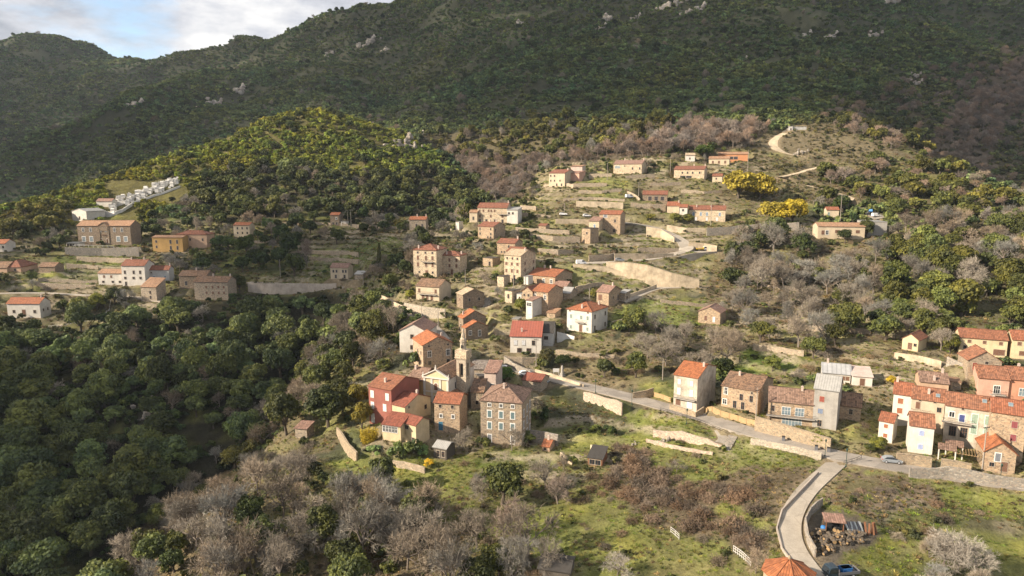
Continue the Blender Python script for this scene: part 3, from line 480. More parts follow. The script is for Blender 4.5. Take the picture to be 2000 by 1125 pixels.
TREAD = (sstep(.62, 1.0, fr_) - fr_) * hstep
GZ = GZ + tm * TREAD
RISER = tm * sstep(.60, .70, fr_)
GZ = GZ + (GY < 520) * (GY > 95) * .22 * vnoise(GX / 4.5, GY / 4.5, 129)

for w in WALLS:
    if not w['fill']: continue
    sl = window_of(w['line'], w['fill'] + 6)
    line_top = [(p.x, p.y, p.z + hh) for p, hh in zip(w['line'], w['hs'])]
    d, tz, side = seg_dist(GX[sl], GY[sl], line_top)
    ends = 1.0
    # uphill side = away from the eye
    (x0, y0, _), (x1, y1, _) = line_top[0], line_top[-1]
    up = np.sign((y0 + 50 - y0) * (x1 - x0)) or 1
    m = (side == up) & (d > 1.4)
    e0 = (GX[sl] - x0) * (line_top[1][0] - x0) + (GY[sl] - y0) * (line_top[1][1] - y0); q_ = line_top[-2]
    e1 = (GX[sl] - x1) * (q_[0] - x1) + (GY[sl] - y1) * (q_[1] - y1)
    m &= (e0 > 0) & (e1 > 0)
    fall = 1 - sstep(w['fill'], w['fill'] + 5, d)
    new = np.maximum(GZ[sl], np.where(m, (tz - .25) * fall + GZ[sl] * (1 - fall), -1e9))
    GZ[sl] = new

ROADMASK = np.full(GX.shape, 99.0)
ROADKIND = np.zeros(GX.shape, int)
for nm, line, wd, mt in ROADL:
    z = zat(line[:, 0], line[:, 1], BASE)
    k = 9
    zp = np.pad(z, k, mode='edge'); z = np.convolve(zp, np.ones(2 * k + 1) / (2 * k + 1), 'valid')
    line[:, 2] = z
    sl = window_of(line, wd + 6)
    d, tz, side = seg_dist(GX[sl], GY[sl], line)
    b = 1 - sstep(wd / 2 + 1.2, wd / 2 + 4.5, d)
    GZ[sl] = GZ[sl] * (1 - b) + (tz - .25) * b
    ROADMASK[sl] = np.minimum(ROADMASK[sl], d - wd / 2)

HOUSEMASK = np.full(GX.shape, 99.0)
for h in HOUSES:
    if h['roof'] == 'none': continue
    C, P = h['C'], h['P']
    sl = window_of([(C.x, C.y)], max(h['w'], h['d']) + 8)
    lx = (GX[sl] - C.x) * h['r'].x + (GY[sl] - C.y) * h['r'].y
    ly = (GX[sl] - C.x) * h['s'].x + (GY[sl] - C.y) * h['s'].y
    dd = np.maximum(np.abs(lx) - h['w'] / 2, np.abs(ly) - h['d'] / 2)
    b = 1 - sstep(1.2, 5.0, dd)
    zz = GZ[sl] * (1 - b) + (P.z - .05) * b
    GZ[sl] = np.where(dd > 0, np.minimum(zz, GZ[sl] + 40), np.minimum(zz, P.z - .05))
    HOUSEMASK[sl] = np.minimum(HOUSEMASK[sl], dd)
for nm, line, wd, mt in ROADL[:1]:
    sl = window_of(line, wd + 6)
    d, tz, side = seg_dist(GX[sl], GY[sl], line)
    GZ[sl] = np.where(d < wd / 2 + .6, tz - .25, GZ[sl])
# ---------------------------------------------------------------- materials
def new_mat(name):
    m = bpy.data.materials.new(name); m.use_nodes = True
    nt = m.node_tree
    return m, nt, nt.nodes['Principled BSDF']
def node(nt, t, **kw):
    n = nt.nodes.new(t)
    for k, v in kw.items():
        if k.startswith('i_'): n.inputs[k[2:].replace('_', ' ')].default_value = v
        else: setattr(n, k, v)
    return n
def link(nt, a, b): nt.links.new(a, b)
def mixc(nt, fac, a, b, mode='MIX'):
    n = nt.nodes.new('ShaderNodeMix'); n.data_type = 'RGBA'; n.blend_type = mode
    for s, v in ((0, fac), (6, a), (7, b)):
        if hasattr(v, 'is_linked'): nt.links.new(v, n.inputs[s])
        elif s == 0: n.inputs[0].default_value = v
        else: n.inputs[s].default_value = (*v[:3], 1)
    return n.outputs[2]
def ramp(nt, fac, stops):
    n = nt.nodes.new('ShaderNodeValToRGB')
    e = n.color_ramp.elements
    while len(e) < len(stops): e.new(0.5)
    for el, (p, c) in zip(e, stops):
        el.position = p; el.color = (*c[:3], 1) if hasattr(c, '__len__') else (c, c, c, 1)
    nt.links.new(fac, n.inputs[0])
    return n.outputs[0]
def math_(nt, op, a, b=0.5):
    n = nt.nodes.new('ShaderNodeMath'); n.operation = op
    for i, v in enumerate((a, b)):
        if hasattr(v, 'is_linked'): nt.links.new(v, n.inputs[i])
        else: n.inputs[i].default_value = v
    return n.outputs[0]
def sc(c, k): return tuple(min(1, x * k) for x in c)
def coords(nt, kind='Object', scale=(1, 1, 1)):
    tc = nt.nodes.new('ShaderNodeTexCoord'); mp = nt.nodes.new('ShaderNodeMapping'); mp.inputs['Scale'].default_value = scale
    nt.links.new(tc.outputs[kind], mp.inputs[0]); return mp.outputs[0]
def noise(nt, vec, scale, detail=4, rough=.6):
    n = nt.nodes.new('ShaderNodeTexNoise'); n.inputs['Scale'].default_value = scale; n.inputs['Detail'].default_value = detail; n.inputs['Roughness'].default_value = rough
    nt.links.new(vec, n.inputs['Vector']); return n.outputs[0]
def bump(nt, bsdf, h, strength=.4, dist=.05):
    b = nt.nodes.new('ShaderNodeBump'); b.inputs['Strength'].default_value = strength; b.inputs['Distance'].default_value = dist
    nt.links.new(h, b.inputs['Height']); nt.links.new(b.outputs[0], bsdf.inputs['Normal'])

def plaster(name, c, stain=.35, rough=.9):
    m, nt, p = new_mat(name)
    v = coords(nt)
    n1 = noise(nt, v, .35, 5, .7)
    vs = coords(nt, scale=(1.6, 1.6, .16))
    n2 = noise(nt, vs, 1.0, 5, .7)
    a = ramp(nt, n1, [(.3, sc(c, 1 - stain)), (.6, c), (.8, sc(c, 1.08))])
    b = mixc(nt, ramp(nt, n2, [(.5, 0), (.75, stain)]), a, tuple(x * y for x, y in zip(c, (.5, .45, .4))))
    link(nt, b, p.inputs['Base Color']); p.inputs['Roughness'].default_value = rough
    bump(nt, p, noise(nt, v, 6), .2)
    return m
def stone(name, c, mortar=1.25, scale=2.3, var=.5):
    m, nt, p = new_mat(name)
    v = coords(nt, scale=(1, 1, 1.35))
    vo = node(nt, 'ShaderNodeTexVoronoi', i_Scale=scale); link(nt, v, vo.inputs['Vector'])
    ve = node(nt, 'ShaderNodeTexVoronoi', feature='DISTANCE_TO_EDGE', i_Scale=scale); link(nt, v, ve.inputs['Vector'])
    hs = node(nt, 'ShaderNodeSeparateColor'); link(nt, vo.outputs['Color'], hs.inputs[0])
    a = ramp(nt, hs.outputs[0], [(0, sc(c, 1 - var)), (.5, c), (.85, tuple(min(1, x * k) for x, k in zip(c, (1.3, 1.22, 1.1)))), (1, sc(c, 1.45))])
    g = mixc(nt, ramp(nt, hs.outputs[1], [(.6, 0), (1, .4)]), a, (c[0] * 1.25, c[1] * .92, c[2] * .75))
    big = mixc(nt, ramp(nt, noise(nt, v, .3, 4), [(.45, 0), (.75, .45)]), g, sc(c, .55))
    col = mixc(nt, ramp(nt, ve.outputs[0], [(.02, .75), (.09, 0)]), big, sc(c, mortar))
    link(nt, col, p.inputs['Base Color']); p.inputs['Roughness'].default_value = .95
    bump(nt, p, ve.outputs[0], .5, .12)
    return m
def tiles(name, c, patch=None, patchamt=.4, var=.35, colw=.42, fresh=0):
    m, nt, p = new_mat(name)
    uv = nt.nodes.new('ShaderNodeUVMap')
    sp = nt.nodes.new('ShaderNodeSeparateXYZ'); link(nt, uv.outputs[0], sp.inputs[0])
    u = math_(nt, 'DIVIDE', sp.outputs[0], colw); v = math_(nt, 'DIVIDE', sp.outputs[1], .45)
    cb = nt.nodes.new('ShaderNodeCombineXYZ'); link(nt, math_(nt, 'FLOOR', u), cb.inputs[0]); link(nt, math_(nt, 'FLOOR', v), cb.inputs[1])
    wn = nt.nodes.new('ShaderNodeTexWhiteNoise'); wn.noise_dimensions = '2D'; link(nt, cb.outputs[0], wn.inputs['Vector'])
    a = ramp(nt, wn.outputs[0], [(0, sc(c, 1 - var)), (.5, c), (1, tuple(min(1, x * k) for x, k in zip(c, (1.25, 1.3, 1.35))))])
    oc = coords(nt)
    n = noise(nt, oc, .35, 5, .7)
    pc = patch or sc(c, .5)
    b = mixc(nt, ramp(nt, n, [(.45, 0), (.65, patchamt)]), a, pc)
    lich = noise(nt, oc, 1.7, 5, .75)
    b = mixc(nt, ramp(nt, lich, [(.58, 0), (.75, .28)]), b, (.22, .19, .13))
    # channel rows: shade painted into the colour of each tile groove, plus bump
    fr = math_(nt, 'FRACT', u); tri = math_(nt, 'ABSOLUTE', math_(nt, 'SUBTRACT', fr, .5))
    groove_shade = ramp(nt, tri, [(.3, 1), (.5, .55)])
    b = mixc(nt, 1.0, b, groove_shade, 'MULTIPLY')
    link(nt, b, p.inputs['Base Color']); p.inputs['Roughness'].default_value = .85
    bump(nt, p, groove_shade, .7, .12)
    return m
def plain(name, c, rough=.7, metal=0, var=.2, scale=1.5, spec=.4):
    m, nt, p = new_mat(name)
    v = coords(nt); n = noise(nt, v, scale, 4)
    link(nt, ramp(nt, n, [(.3, sc(c, 1 - var)), (.7, sc(c, 1 + var * .5))]), p.inputs['Base Color'])
    p.inputs['Roughness'].default_value = rough; p.inputs['Metallic'].default_value = metal; p.inputs['Specular IOR Level'].default_value = spec
    return m
def ribbed(name, c, w=.5, rough=.55, var=.25):
    m, nt, p = new_mat(name)
    uv = nt.nodes.new('ShaderNodeUVMap'); sp = nt.nodes.new('ShaderNodeSeparateXYZ'); link(nt, uv.outputs[0], sp.inputs[0])
    fr = math_(nt, 'FRACT', math_(nt, 'DIVIDE', sp.outputs[0], w)); tri = math_(nt, 'ABSOLUTE', math_(nt, 'SUBTRACT', fr, .5))
    g = ramp(nt, tri, [(.3, 1), (.46, .72)])
    n = noise(nt, coords(nt), .7, 5, .7)
    a = mixc(nt, 1.0, ramp(nt, n, [(.3, sc(c, 1 - var)), (.7, sc(c, 1.1))]), g, 'MULTIPLY')
    link(nt, a, p.inputs['Base Color']); p.inputs['Roughness'].default_value = rough
    bump(nt, p, g, .6, .06)
    return m

M = {}
for k, c in dict(beige=(.46, .38, .28), cream=(.50, .41, .29), white=(.58, .54, .475), peach=(.46, .31, .21), palegrey=(.44, .43, .41), ochre=(.40, .25, .09), yellowcream=(.56, .45, .28),
                 pink=(.52, .31, .23), salmon=(.50, .24, .15), palepink=(.50, .40, .34), orangewall=(.46, .21, .10), redplaster=(.27, .095, .07)).items():
    M[k] = plaster('plaster_' + k, c, .25)
M['stainedwhite'] = plaster('plaster_stained_white', (.55, .485, .39), .6)
M['greyplaster'] = plaster('plaster_grey', (.33, .31, .28), .35)
M['concrete'] = plaster('bare_concrete', (.33, .31, .28), .3)
for k, c in dict(creamstone=(.43, .355, .255), tanstone=(.315, .24, .165), stonebrown=(.205, .16, .115), greystone=(.28, .235, .18), greyrubble=(.26, .21, .155)).items():
    M[k] = stone('stone_' + k, c)
M['drystone'] = stone('drystone_wall', (.36, .30, .225), .7, 2.6, .35)
M['greywall'] = stone('grey_wall_stone', (.27, .245, .21), .8, 2.4, .35)
M['tanwall'] = stone('tan_wall_stone', (.29, .235, .165), .9, 3.0, .35)
M['pinkstone'] = stone('pinkish_wall_stone', (.42, .34, .27), .8, 2.6, .35)
M['whitestone'] = stone('whitish_stone', (.36, .32, .26), .8, 2.8, .35); M['towerstone'] = stone('tower_limestone', (.38, .325, .25), 1.1, 2.2, .3)
M['palewall'] = plaster('cream_wall_concrete', (.54, .44, .31), .5)
M['concwall'] = plaster('pinkish_wall_concrete', (.42, .36, .30), .35)
M['darkwood'] = plain('weathered_wood', (.10, .085, .07), .9)
M['redwood'] = plain('red_brown_wood', (.22, .10, .05), .8)
M['terracotta'] = tiles('tiles_terracotta', (0.24, 0.092, 0.046), (0.16, 0.07, 0.046))
M['rust'] = tiles('tiles_rust', (0.22, 0.083, 0.046), (0.16, 0.07, 0.05))
M['orange'] = tiles('tiles_orange', (0.29, 0.1, 0.042), (0.21, 0.085, 0.048), .35)
M['brightorange'] = tiles('tiles_bright_orange', (0.33, 0.112, 0.042), (0.25, 0.092, 0.046), .3)
M['brightrust'] = tiles('tiles_bright_rust', (0.27, 0.095, 0.046), (0.2, 0.08, 0.05), .3)
M['tileorange'] = tiles('tiles_streaked_orange', (0.27, 0.112, 0.058), (0.17, 0.086, 0.056), .5, .5)
M['brickred'] = tiles('tiles_brick_red', (0.22, 0.065, 0.036), (0.16, 0.06, 0.042), .3)
M['rosetile'] = tiles('tiles_rose', (0.23, 0.14, 0.097), (0.17, 0.105, 0.08), .4, .5)
M['rose'] = tiles('tiles_faded_rose', (0.26, 0.15, 0.11), (0.2, 0.13, 0.1), .4)
M['brownmix'] = tiles('tiles_mossy_brown', (0.22, 0.125, 0.072), (0.13, 0.09, 0.065), .6, .6)
M['tan'] = tiles('tiles_tan', (0.33, 0.185, 0.105), (0.24, 0.16, 0.1), .4)
M['palet'] = tiles('tiles_pale_tan', (.42, .32, .21), (.33, .25, .18), .4)
M['palepinkroof'] = plaster('pale_pink_screed', (.5, .4, .35), .3)
M['slate'] = tiles('tiles_grey_mossy', (.20, .165, .14), (.13, .12, .1), .5, .5)
M['grey'] = ribbed('grey_sheet', (.34, .33, .31)); M['lightgrey'] = ribbed('light_grey_sheet', (.36, .36, .36), 1.2)
M['ribgrey'] = ribbed('ribbed_grey_sheet', (.33, .32, .30), .6)
M['redmetal'] = ribbed('red_metal_sheet', (.32, .095, .06), .9); M['rustsheet'] = ribbed('rusty_sheet', (.24, .075, .045), .8, .8, .5)
M['dark'] = plain('dark_roofing', (.05, .045, .04), .9); M['darkvoid'] = plain('dark_hollow', (.06, .05, .04), 1)  # dark sheet laid over the tops of roofless ruins instead of a hollow
M['frame'] = plain('white_window_frame', (.66, .64, .60), .7); M['stoneframe'] = plain('stone_window_surround', (.38, .32, .25), .9)
M['pane'] = plain('window_glass', (.025, .03, .035), .15, 0, .4, 1, .6)
M['bluepane'] = plain('pale_glass_door', (.17, .22, .25), .12, 0, .3, 1, .6)
for k, c in dict(br=(.16, .085, .055), gr=(.20, .25, .22), bl=(.18, .25, .33), rd=(.26, .07, .05), dred=(.22, .06, .065), ws=(.60, .60, .60), ors=(.30, .12, .06), mint=(.26, .34, .27), lav=(.31, .36, .54), teal=(.12, .18, .19), door=(.13, .07, .04), door_blue=(.04, .14, .22), bldoor=(.05, .07, .2), grdoor=(.17, .18, .2), blw=(.16, .2, .28)).items():
    M['sh_' + k] = plain('painted_wood_' + k, c, .75, 0, .25, 3)
M['iron'] = plain('dark_iron', (.03, .03, .032), .6, .3); M['rail'] = plain('pale_metal_rail', (.35, .37, .36), .5, .3)
M['balc'] = plaster('balcony_concrete', (.42, .38, .33), .3)
def paving(name, c):
    m, nt, p = new_mat(name); v = coords(nt)
    a = ramp(nt, noise(nt, v, .25, 6, .7), [(.3, sc(c, .72)), (.55, c), (.75, sc(c, 1.12))])
    vo = node(nt, 'ShaderNodeTexVoronoi', i_Scale=.16); link(nt, v, vo.inputs['Vector']); hs = node(nt, 'ShaderNodeSeparateColor'); link(nt, vo.outputs['Color'], hs.inputs[0])
    b = mixc(nt, ramp(nt, hs.outputs[0], [(.72, 0), (.74, .45)]), a, sc(c, .55))
    ve = node(nt, 'ShaderNodeTexVoronoi', feature='DISTANCE_TO_EDGE', i_Scale=.14); link(nt, mixc(nt, .3, v, nt.nodes.new('ShaderNodeTexNoise').outputs[1]), ve.inputs['Vector'])
    b = mixc(nt, ramp(nt, ve.outputs[0], [(.004, .35), (.012, 0)]), b, sc(c, .5))
    b = mixc(nt, 1.0, b, ramp(nt, noise(nt, v, 5, 4, .7), [(.3, .8), (.7, 1.15)]), 'MULTIPLY')
    link(nt, b, p.inputs['Base Color']); p.inputs['Roughness'].default_value = .95; return m
M['asphalt'] = paving('asphalt_pale', (.30, .265, .225)); M['paleconc'] = paving('lane_concrete', (.37, .325, .265)); M['sandy'] = plain('sandy_track', (.44, .36, .25), 1, 0, .3, .3)
M['polewood'] = plain('grey_pole', (.30, .26, .22), .9); M['polegreen'] = plain('green_lamp_metal', (.02, .05, .04), .5)
M['bark'] = plain('bark_dark', (.10, .08, .06), .95, 0, .3, 3); M['palewood'] = plain('split_log', (.30, .20, .10), .9)
M['barkpale'] = plain('bark_pale', (.20, .165, .135), .95, 0, .3, 3)
M['rock'] = stone('granite', (.46, .42, .38), .75, .35, .35)  # colour raised so the rocks show on the shaded mountain
M['tomb'] = plaster('tomb_white', (.66, .64, .60), .2)
for k, c in dict(carwhite=(.72, .72, .72), cargrey=(.22, .24, .26), carblue=(.10, .28, .55), yellow=(.55, .36, .03), truckdark=(.02, .035, .05), crateblue=(.03, .16, .42), planks=(.12, .12, .13), tyre=(.02, .02, .02), rimmetal=(.4, .4, .42), lamp=(.7, .7, .65), taillight=(.4, .02, .02)).items():
    M[k] = plain('paint_' + k, c, .35 if k.startswith(('car', 'truck', 'yell')) else .7, 0, .08, 1, .5)
# ---------------------------------------------------------------- mesh helpers
class MB:
    def __init__(s): s.v, s.f, s.uv, s.mi = [], [], [], []
    def face(s, pts, uv=None, mi=0):
        i = len(s.v); s.v += [tuple(p) for p in pts]; s.f.append(tuple(range(i, i + len(pts)))); s.uv.append(uv or [(0, 0)] * len(pts)); s.mi.append(mi)
    def box(s, x0, x1, y0, y1, z0, z1, mi=0):
        c = [(x0, y0, z0), (x1, y0, z0), (x1, y1, z0), (x0, y1, z0), (x0, y0, z1), (x1, y0, z1), (x1, y1, z1), (x0, y1, z1)]
        for q in ((3, 2, 1, 0), (4, 5, 6, 7), (0, 1, 5, 4), (1, 2, 6, 5), (2, 3, 7, 6), (3, 0, 4, 7)): s.face([c[i] for i in q], mi=mi)
    def obox(s, c, a, b, h, mi=0):
        """box: centre of foot c, half vectors a and b (3-d), height h"""
        c, a, b = Vector(c), Vector(a), Vector(b); u = Vector((0, 0, h))
        p = [c - a - b, c + a - b, c + a + b, c - a + b]; p += [q + u for q in p]
        for q in ((3, 2, 1, 0), (4, 5, 6, 7), (0, 1, 5, 4), (1, 2, 6, 5), (2, 3, 7, 6), (3, 0, 4, 7)): s.face([p[i] for i in q], mi=mi)
    def slab(s, pts, t, mi=0):
        """roof slope: polygon with its eave edge first, thickness t downward; UV in metres along and up the slope"""
        P = [Vector(p) for p in pts]
        e = (P[1] - P[0]).normalized(); n = (P[1] - P[0]).cross(P[2] - P[0]).normalized(); g = n.cross(e)
        uv = [((p - P[0]).dot(e) + 50, (p - P[0]).dot(g) + 50) for p in P]
        s.face(P, uv, mi)
        Q = [p - Vector((0, 0, t)) for p in P]
        s.face(Q[::-1], uv[::-1], mi)
        for i in range(len(P)):
            j = (i + 1) % len(P)
            s.face([P[j], P[i], Q[i], Q[j]], None, mi)
    def tube(s, pts, rad, n=6, mi=0, cap=True):
        rings = []
        for i, p in enumerate(pts):
            p = Vector(p); d = (Vector(pts[min(i + 1, len(pts) - 1)]) - Vector(pts[max(i - 1, 0)])).normalized()
            a = d.cross(Vector((.3, .9, .2))).normalized(); b = d.cross(a)
            r = rad[i] if hasattr(rad, '__len__') else rad
            rings.append([p + (a * math.cos(2 * math.pi * k / n) + b * math.sin(2 * math.pi * k / n)) * r for k in range(n)])
        for r0, r1 in zip(rings[:-1], rings[1:]):
            for k in range(n): s.face([r0[k], r0[(k + 1) % n], r1[(k + 1) % n], r1[k]], mi=mi)
        if cap: s.face(rings[-1], mi=mi); s.face(rings[0][::-1], mi=mi)
    def lathe(s, prof, n=12, c=(0, 0, 0), mi=0):
        for (r0, z0), (r1, z1) in zip(prof[:-1], prof[1:]):
            for k in range(n):
                a0, a1 = 2 * math.pi * k / n, 2 * math.pi * (k + 1) / n
                q = [(c[0] + r0 * math.cos(a0), c[1] + r0 * math.sin(a0), c[2] + z0), (c[0] + r0 * math.cos(a1), c[1] + r0 * math.sin(a1), c[2] + z0), (c[0] + r1 * math.cos(a1), c[1] + r1 * math.sin(a1), c[2] + z1), (c[0] + r1 * math.cos(a0), c[1] + r1 * math.sin(a0), c[2] + z1)]
                if r1 < 1e-4: q = q[:3]
                elif r0 < 1e-4: q = [q[0], q[2], q[3]]
                s.face(q, mi=mi)
    def mesh(s, name, mats, smooth=False):
        me = bpy.data.meshes.new(name)
        me.from_pydata(s.v, [], s.f)
        for m in (mats if isinstance(mats, (list, tuple)) else [mats]): me.materials.append(m)
        ul = me.uv_layers.new(name='UVMap')
        ul.data.foreach_set('uv', np.array([c for f in s.uv for c in f], np.float32).ravel())
        me.polygons.foreach_set('material_index', np.array(s.mi, np.int32))
        if smooth: me.polygons.foreach_set('use_smooth', np.ones(len(s.f), bool))
        bm = bmesh.new(); bm.from_mesh(me); bmesh.ops.remove_doubles(bm, verts=bm.verts, dist=1e-4); bm.to_mesh(me); bm.free()
        me.update()
        return me
    def build(s, name, mats, parent=None, smooth=False):
        return add(name, s.mesh(name, mats, smooth), parent)
def add(name, me, parent=None, loc=None, rz=0):
    o = bpy.data.objects.new(name, me); COL.objects.link(o)
    if parent: o.parent = parent
    if loc is not None: o.location = loc
    if rz: o.rotation_euler.z = rz
    return o
def tag(o, label, cat, group=None):
    o['label'] = label; o['category'] = cat
    if group: o['group'] = group
    return o
def empty(name, loc, rz, label, cat, group=None):
    o = add(name, None, None, loc, rz); o.empty_display_size = .5
    return tag(o, label, cat, group)
def structure(o):
    o['kind'] = 'structure'; return o

# ---------------------------------------------------------------- windows
WSTYLE = dict(n=('stoneframe', 'pane', .10), w=('frame', 'pane', .16), wd=('frame', 'sh_grdoor', .16), wa=('frame', 'bluepane', .3), br=('stoneframe', 'sh_br', .07), gr=('frame', 'sh_gr', .07), bl=('frame', 'sh_bl', .12), blw=('stoneframe', 'sh_blw', .1),
              rd=('stoneframe', 'sh_rd', .07), dred=('stoneframe', 'sh_dred', .07), ws=('stoneframe', 'sh_ws', .05), ors=('frame', 'sh_ors', .07), mint=('frame', 'sh_mint', .12), lav=('frame', 'sh_lav', .06), teal=('frame', 'sh_teal', .2),
              door=('frame', 'sh_door', .1), door_blue=('stoneframe', 'sh_door_blue', .1), bldoor=('frame', 'sh_bldoor', .15), grdoor=('frame', 'sh_grdoor', .08), glass=('frame', 'bluepane', .1))
WM = {}
def win_meshes(w, h, st):
    key = (round(w, 2), round(h, 2), st)
    if key in WM: return WM[key]
    fm, pm, t = WSTYLE[st]
    a = MB()
    a.box(-w / 2 - t, -w / 2, -.07, .05, -h / 2, h / 2); a.box(w / 2, w / 2 + t, -.07, .05, -h / 2, h / 2)
    a.box(-w / 2 - t, w / 2 + t, -.08, .05, h / 2, h / 2 + t * 1.3); a.box(-w / 2 - t - .05, w / 2 + t + .05, -.14, .05, -h / 2 - max(t * .8, .08), -h / 2)
    b = MB()
    if st in ('n', 'w', 'glass', 'wa'):
        b.box(-w / 2, w / 2, -.02, .04, -h / 2, h / 2, 0)
        nm = max(1, round(w / .9))
        for k in range(1, nm + 1) if st != 'n' or w > 1 else [1]:
            x = -w / 2 + w * k / (nm + 1)
            b.box(x - .035, x + .035, -.05, -.02, -h / 2, h / 2, 1)
        if h > 1.2: b.box(-w / 2, w / 2, -.048, -.021, .1, .16, 1)
    else:
        b.box(-w / 2, -.012, -.06, .04, -h / 2, h / 2, 0); b.box(.012, w / 2, -.06, .04, -h / 2, h / 2, 0)
        for k in range(int(h / .2)):
            z = -h / 2 + .08 + k * .2
            b.box(-w / 2 + .06, -.06, -.075, -.06, z, z + .1, 0); b.box(.06, w / 2 - .06, -.075, -.06, z, z + .1, 0)
    WM[key] = (a.mesh('window_frame', M[fm]), b.mesh('pane', [M[pm], M['frame'] if st != 'n' else M['sh_br']]))
    return WM[key]
DOORS = {'door', 'door_blue', 'bldoor', 'grdoor'}
SHUT = {'br', 'gr', 'bl', 'rd', 'dred', 'ws', 'ors', 'mint', 'lav', 'teal', 'wd', 'blw'}

def add_window(root, face, xf, zf, w, h, st, W, Dp, Hh):
    fr, pn = win_meshes(w, h, st)
    nm = 'door' if st in DOORS or (h > 1.85 and w < 1.7 and zf < .35 and st in ('br', 'n')) else 'window'
    z = max(zf * Hh, h / 2 + .05); z = min(z, Hh - h / 2 - .12)
    if face == 'f': loc, rz = (-W / 2 + xf * W, -Dp / 2, z), 0
    else: loc, rz = (W / 2, -Dp / 2 + xf * Dp, z), math.pi / 2
    o = add(nm, fr, root, loc, rz)
    add('pane' if st in ('n', 'w', 'glass', 'wa') else ('leaf' if nm == 'door' else 'shutter'), pn, o)

# ---------------------------------------------------------------- houses
def roof_shape(mb, kind, W, Dp, H, rise, o=.35, og=.25, t=.17):
    y0, y1, x0, x1 = -Dp / 2, Dp / 2, -W / 2, W / 2
    if kind == 'gx':
        k = rise / (Dp / 2); ze = H + .19 - o * k; zr = H + .19 + rise
        mb.slab([(x0 - og, y0 - o, ze), (x1 + og, y0 - o, ze), (x1 + og, 0, zr), (x0 - og, 0, zr)], t)
        mb.slab([(x1 + og, y1 + o, ze), (x0 - og, y1 + o, ze), (x0 - og, 0, zr), (x1 + og, 0, zr)], t)
        mb.box(x0 - og - .02, x1 + og + .02, -.13, .13, zr - .08, zr + .07)
    elif kind == 'gy':
        k = rise / (W / 2); ze = H + .19 - o * k; zr = H + .19 + rise
        mb.slab([(x0 - o, y1 + og, ze), (x0 - o, y0 - og, ze), (0, y0 - og, zr), (0, y1 + og, zr)], t)
        mb.slab([(x1 + o, y0 - og, ze), (x1 + o, y1 + og, ze), (0, y1 + og, zr), (0, y0 - og, zr)], t)
        mb.box(-.13, .13, y0 - og - .02, y1 + og + .02, zr - .08, zr + .07)
    elif kind == 'hip':
        m = min(W, Dp) / 2 + o; k = rise / m; z0 = H + .19 - o * k; zr = z0 + rise
        X0, X1, Y0, Y1 = x0 - o, x1 + o, y0 - o, y1 + o
        if W >= Dp: a, b = (X0 + m, 0, zr), (X1 - m, 0, zr)
        else: a, b = (0, Y0 + m, zr), (0, Y1 - m, zr)
        same = (Vector(a) - Vector(b)).length < .05
        c = [(X0, Y0, z0), (X1, Y0, z0), (X1, Y1, z0), (X0, Y1, z0)]
        if W >= Dp:
            mb.slab([c[0], c[1], b, a] if not same else [c[0], c[1], b], t); mb.slab([c[1], c[2], b], t); mb.slab([c[2], c[3], a, b] if not same else [c[2], c[3], a], t); mb.slab([c[3], c[0], a], t)
        else:
            mb.slab([c[0], c[1], a], t); mb.slab([c[1], c[2], b, a], t); mb.slab([c[2], c[3], b], t); mb.slab([c[3], c[0], a, b], t)
        for p, q in ((c[0], a), (c[1], b if W >= Dp else a), (c[2], b), (c[3], a if W >= Dp else b), (a, b)):
            if (Vector(p) - Vector(q)).length > .1: mb.tube([Vector(p) + Vector((0, 0, .03)), Vector(q) + Vector((0, 0, .03))], .11, 5)
    elif kind == 'shed':
        k = rise / Dp; ze = H + .19 - o * k; zr = H + .19 + rise + o * k
        mb.slab([(x0 - og, y0 - o, ze), (x1 + og, y0 - o, ze), (x1 + og, y1 + o, zr), (x0 - og, y1 + o, zr)], t)
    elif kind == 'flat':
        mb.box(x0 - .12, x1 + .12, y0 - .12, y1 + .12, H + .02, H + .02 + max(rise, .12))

def wall_shape(mb, kind, W, Dp, H, rise, dn=6.0):
    y0, y1, x0, x1 = -Dp / 2, Dp / 2, -W / 2, W / 2
    hb = H + rise if kind == 'shed' else H
    A, B, C_, D_ = (x0, y0), (x1, y0), (x1, y1), (x0, y1)
    zt = {A: H, B: H, C_: hb, D_: hb}
    def side(p, q, apex=None):
        pts = [(*p, -dn), (*q, -dn), (*q, zt[q])] + ([apex] if apex else []) + [(*p, zt[p])]
        mb.face(pts)
    side(A, B, (0, y0, H + rise) if kind == 'gy' else None)
    side(B, C_, (x1, 0, H + rise) if kind == 'gx' else None)
    side(C_, D_, (0, y1, H + rise) if kind == 'gy' else None)
    side(D_, A, (x0, 0, H + rise) if kind == 'gx' else None)
    if kind in ('flat', 'hip', 'shed', 'none'): mb.face([(x0, y0, H), (x1, y0, H), (x1, y1, hb), (x0, y1, hb)])

def ridge_z(kind, x, y, W, Dp, H, rise):
    if kind == 'gx': return H + rise * (1 - abs(y) / (Dp / 2))
    if kind == 'gy': return H + rise * (1 - abs(x) / (W / 2))
    if kind == 'shed': return H + rise * (y + Dp / 2) / Dp
    if kind == 'hip': return H + rise * min(1, (min(W / 2 - abs(x), Dp / 2 - abs(y)) + .35) / (min(W, Dp) / 2 + .35))
    return H

def chimney(root, roof, x, y, z, wh=.55, ht=1.1, m='palepink'):
    a = MB(); a.box(-wh / 2, wh / 2, -wh / 2, wh / 2, -.8, ht); a.box(-wh / 2 - .07, wh / 2 + .07, -wh / 2 - .07, wh / 2 + .07, ht, ht + .1)
    a.box(-wh / 2 + .08, wh / 2 - .08, -wh / 2 + .08, wh / 2 - .08, ht + .1, ht + .3)
    o = a.build('chimney', M[m], roof); o.location = (x, y, z)

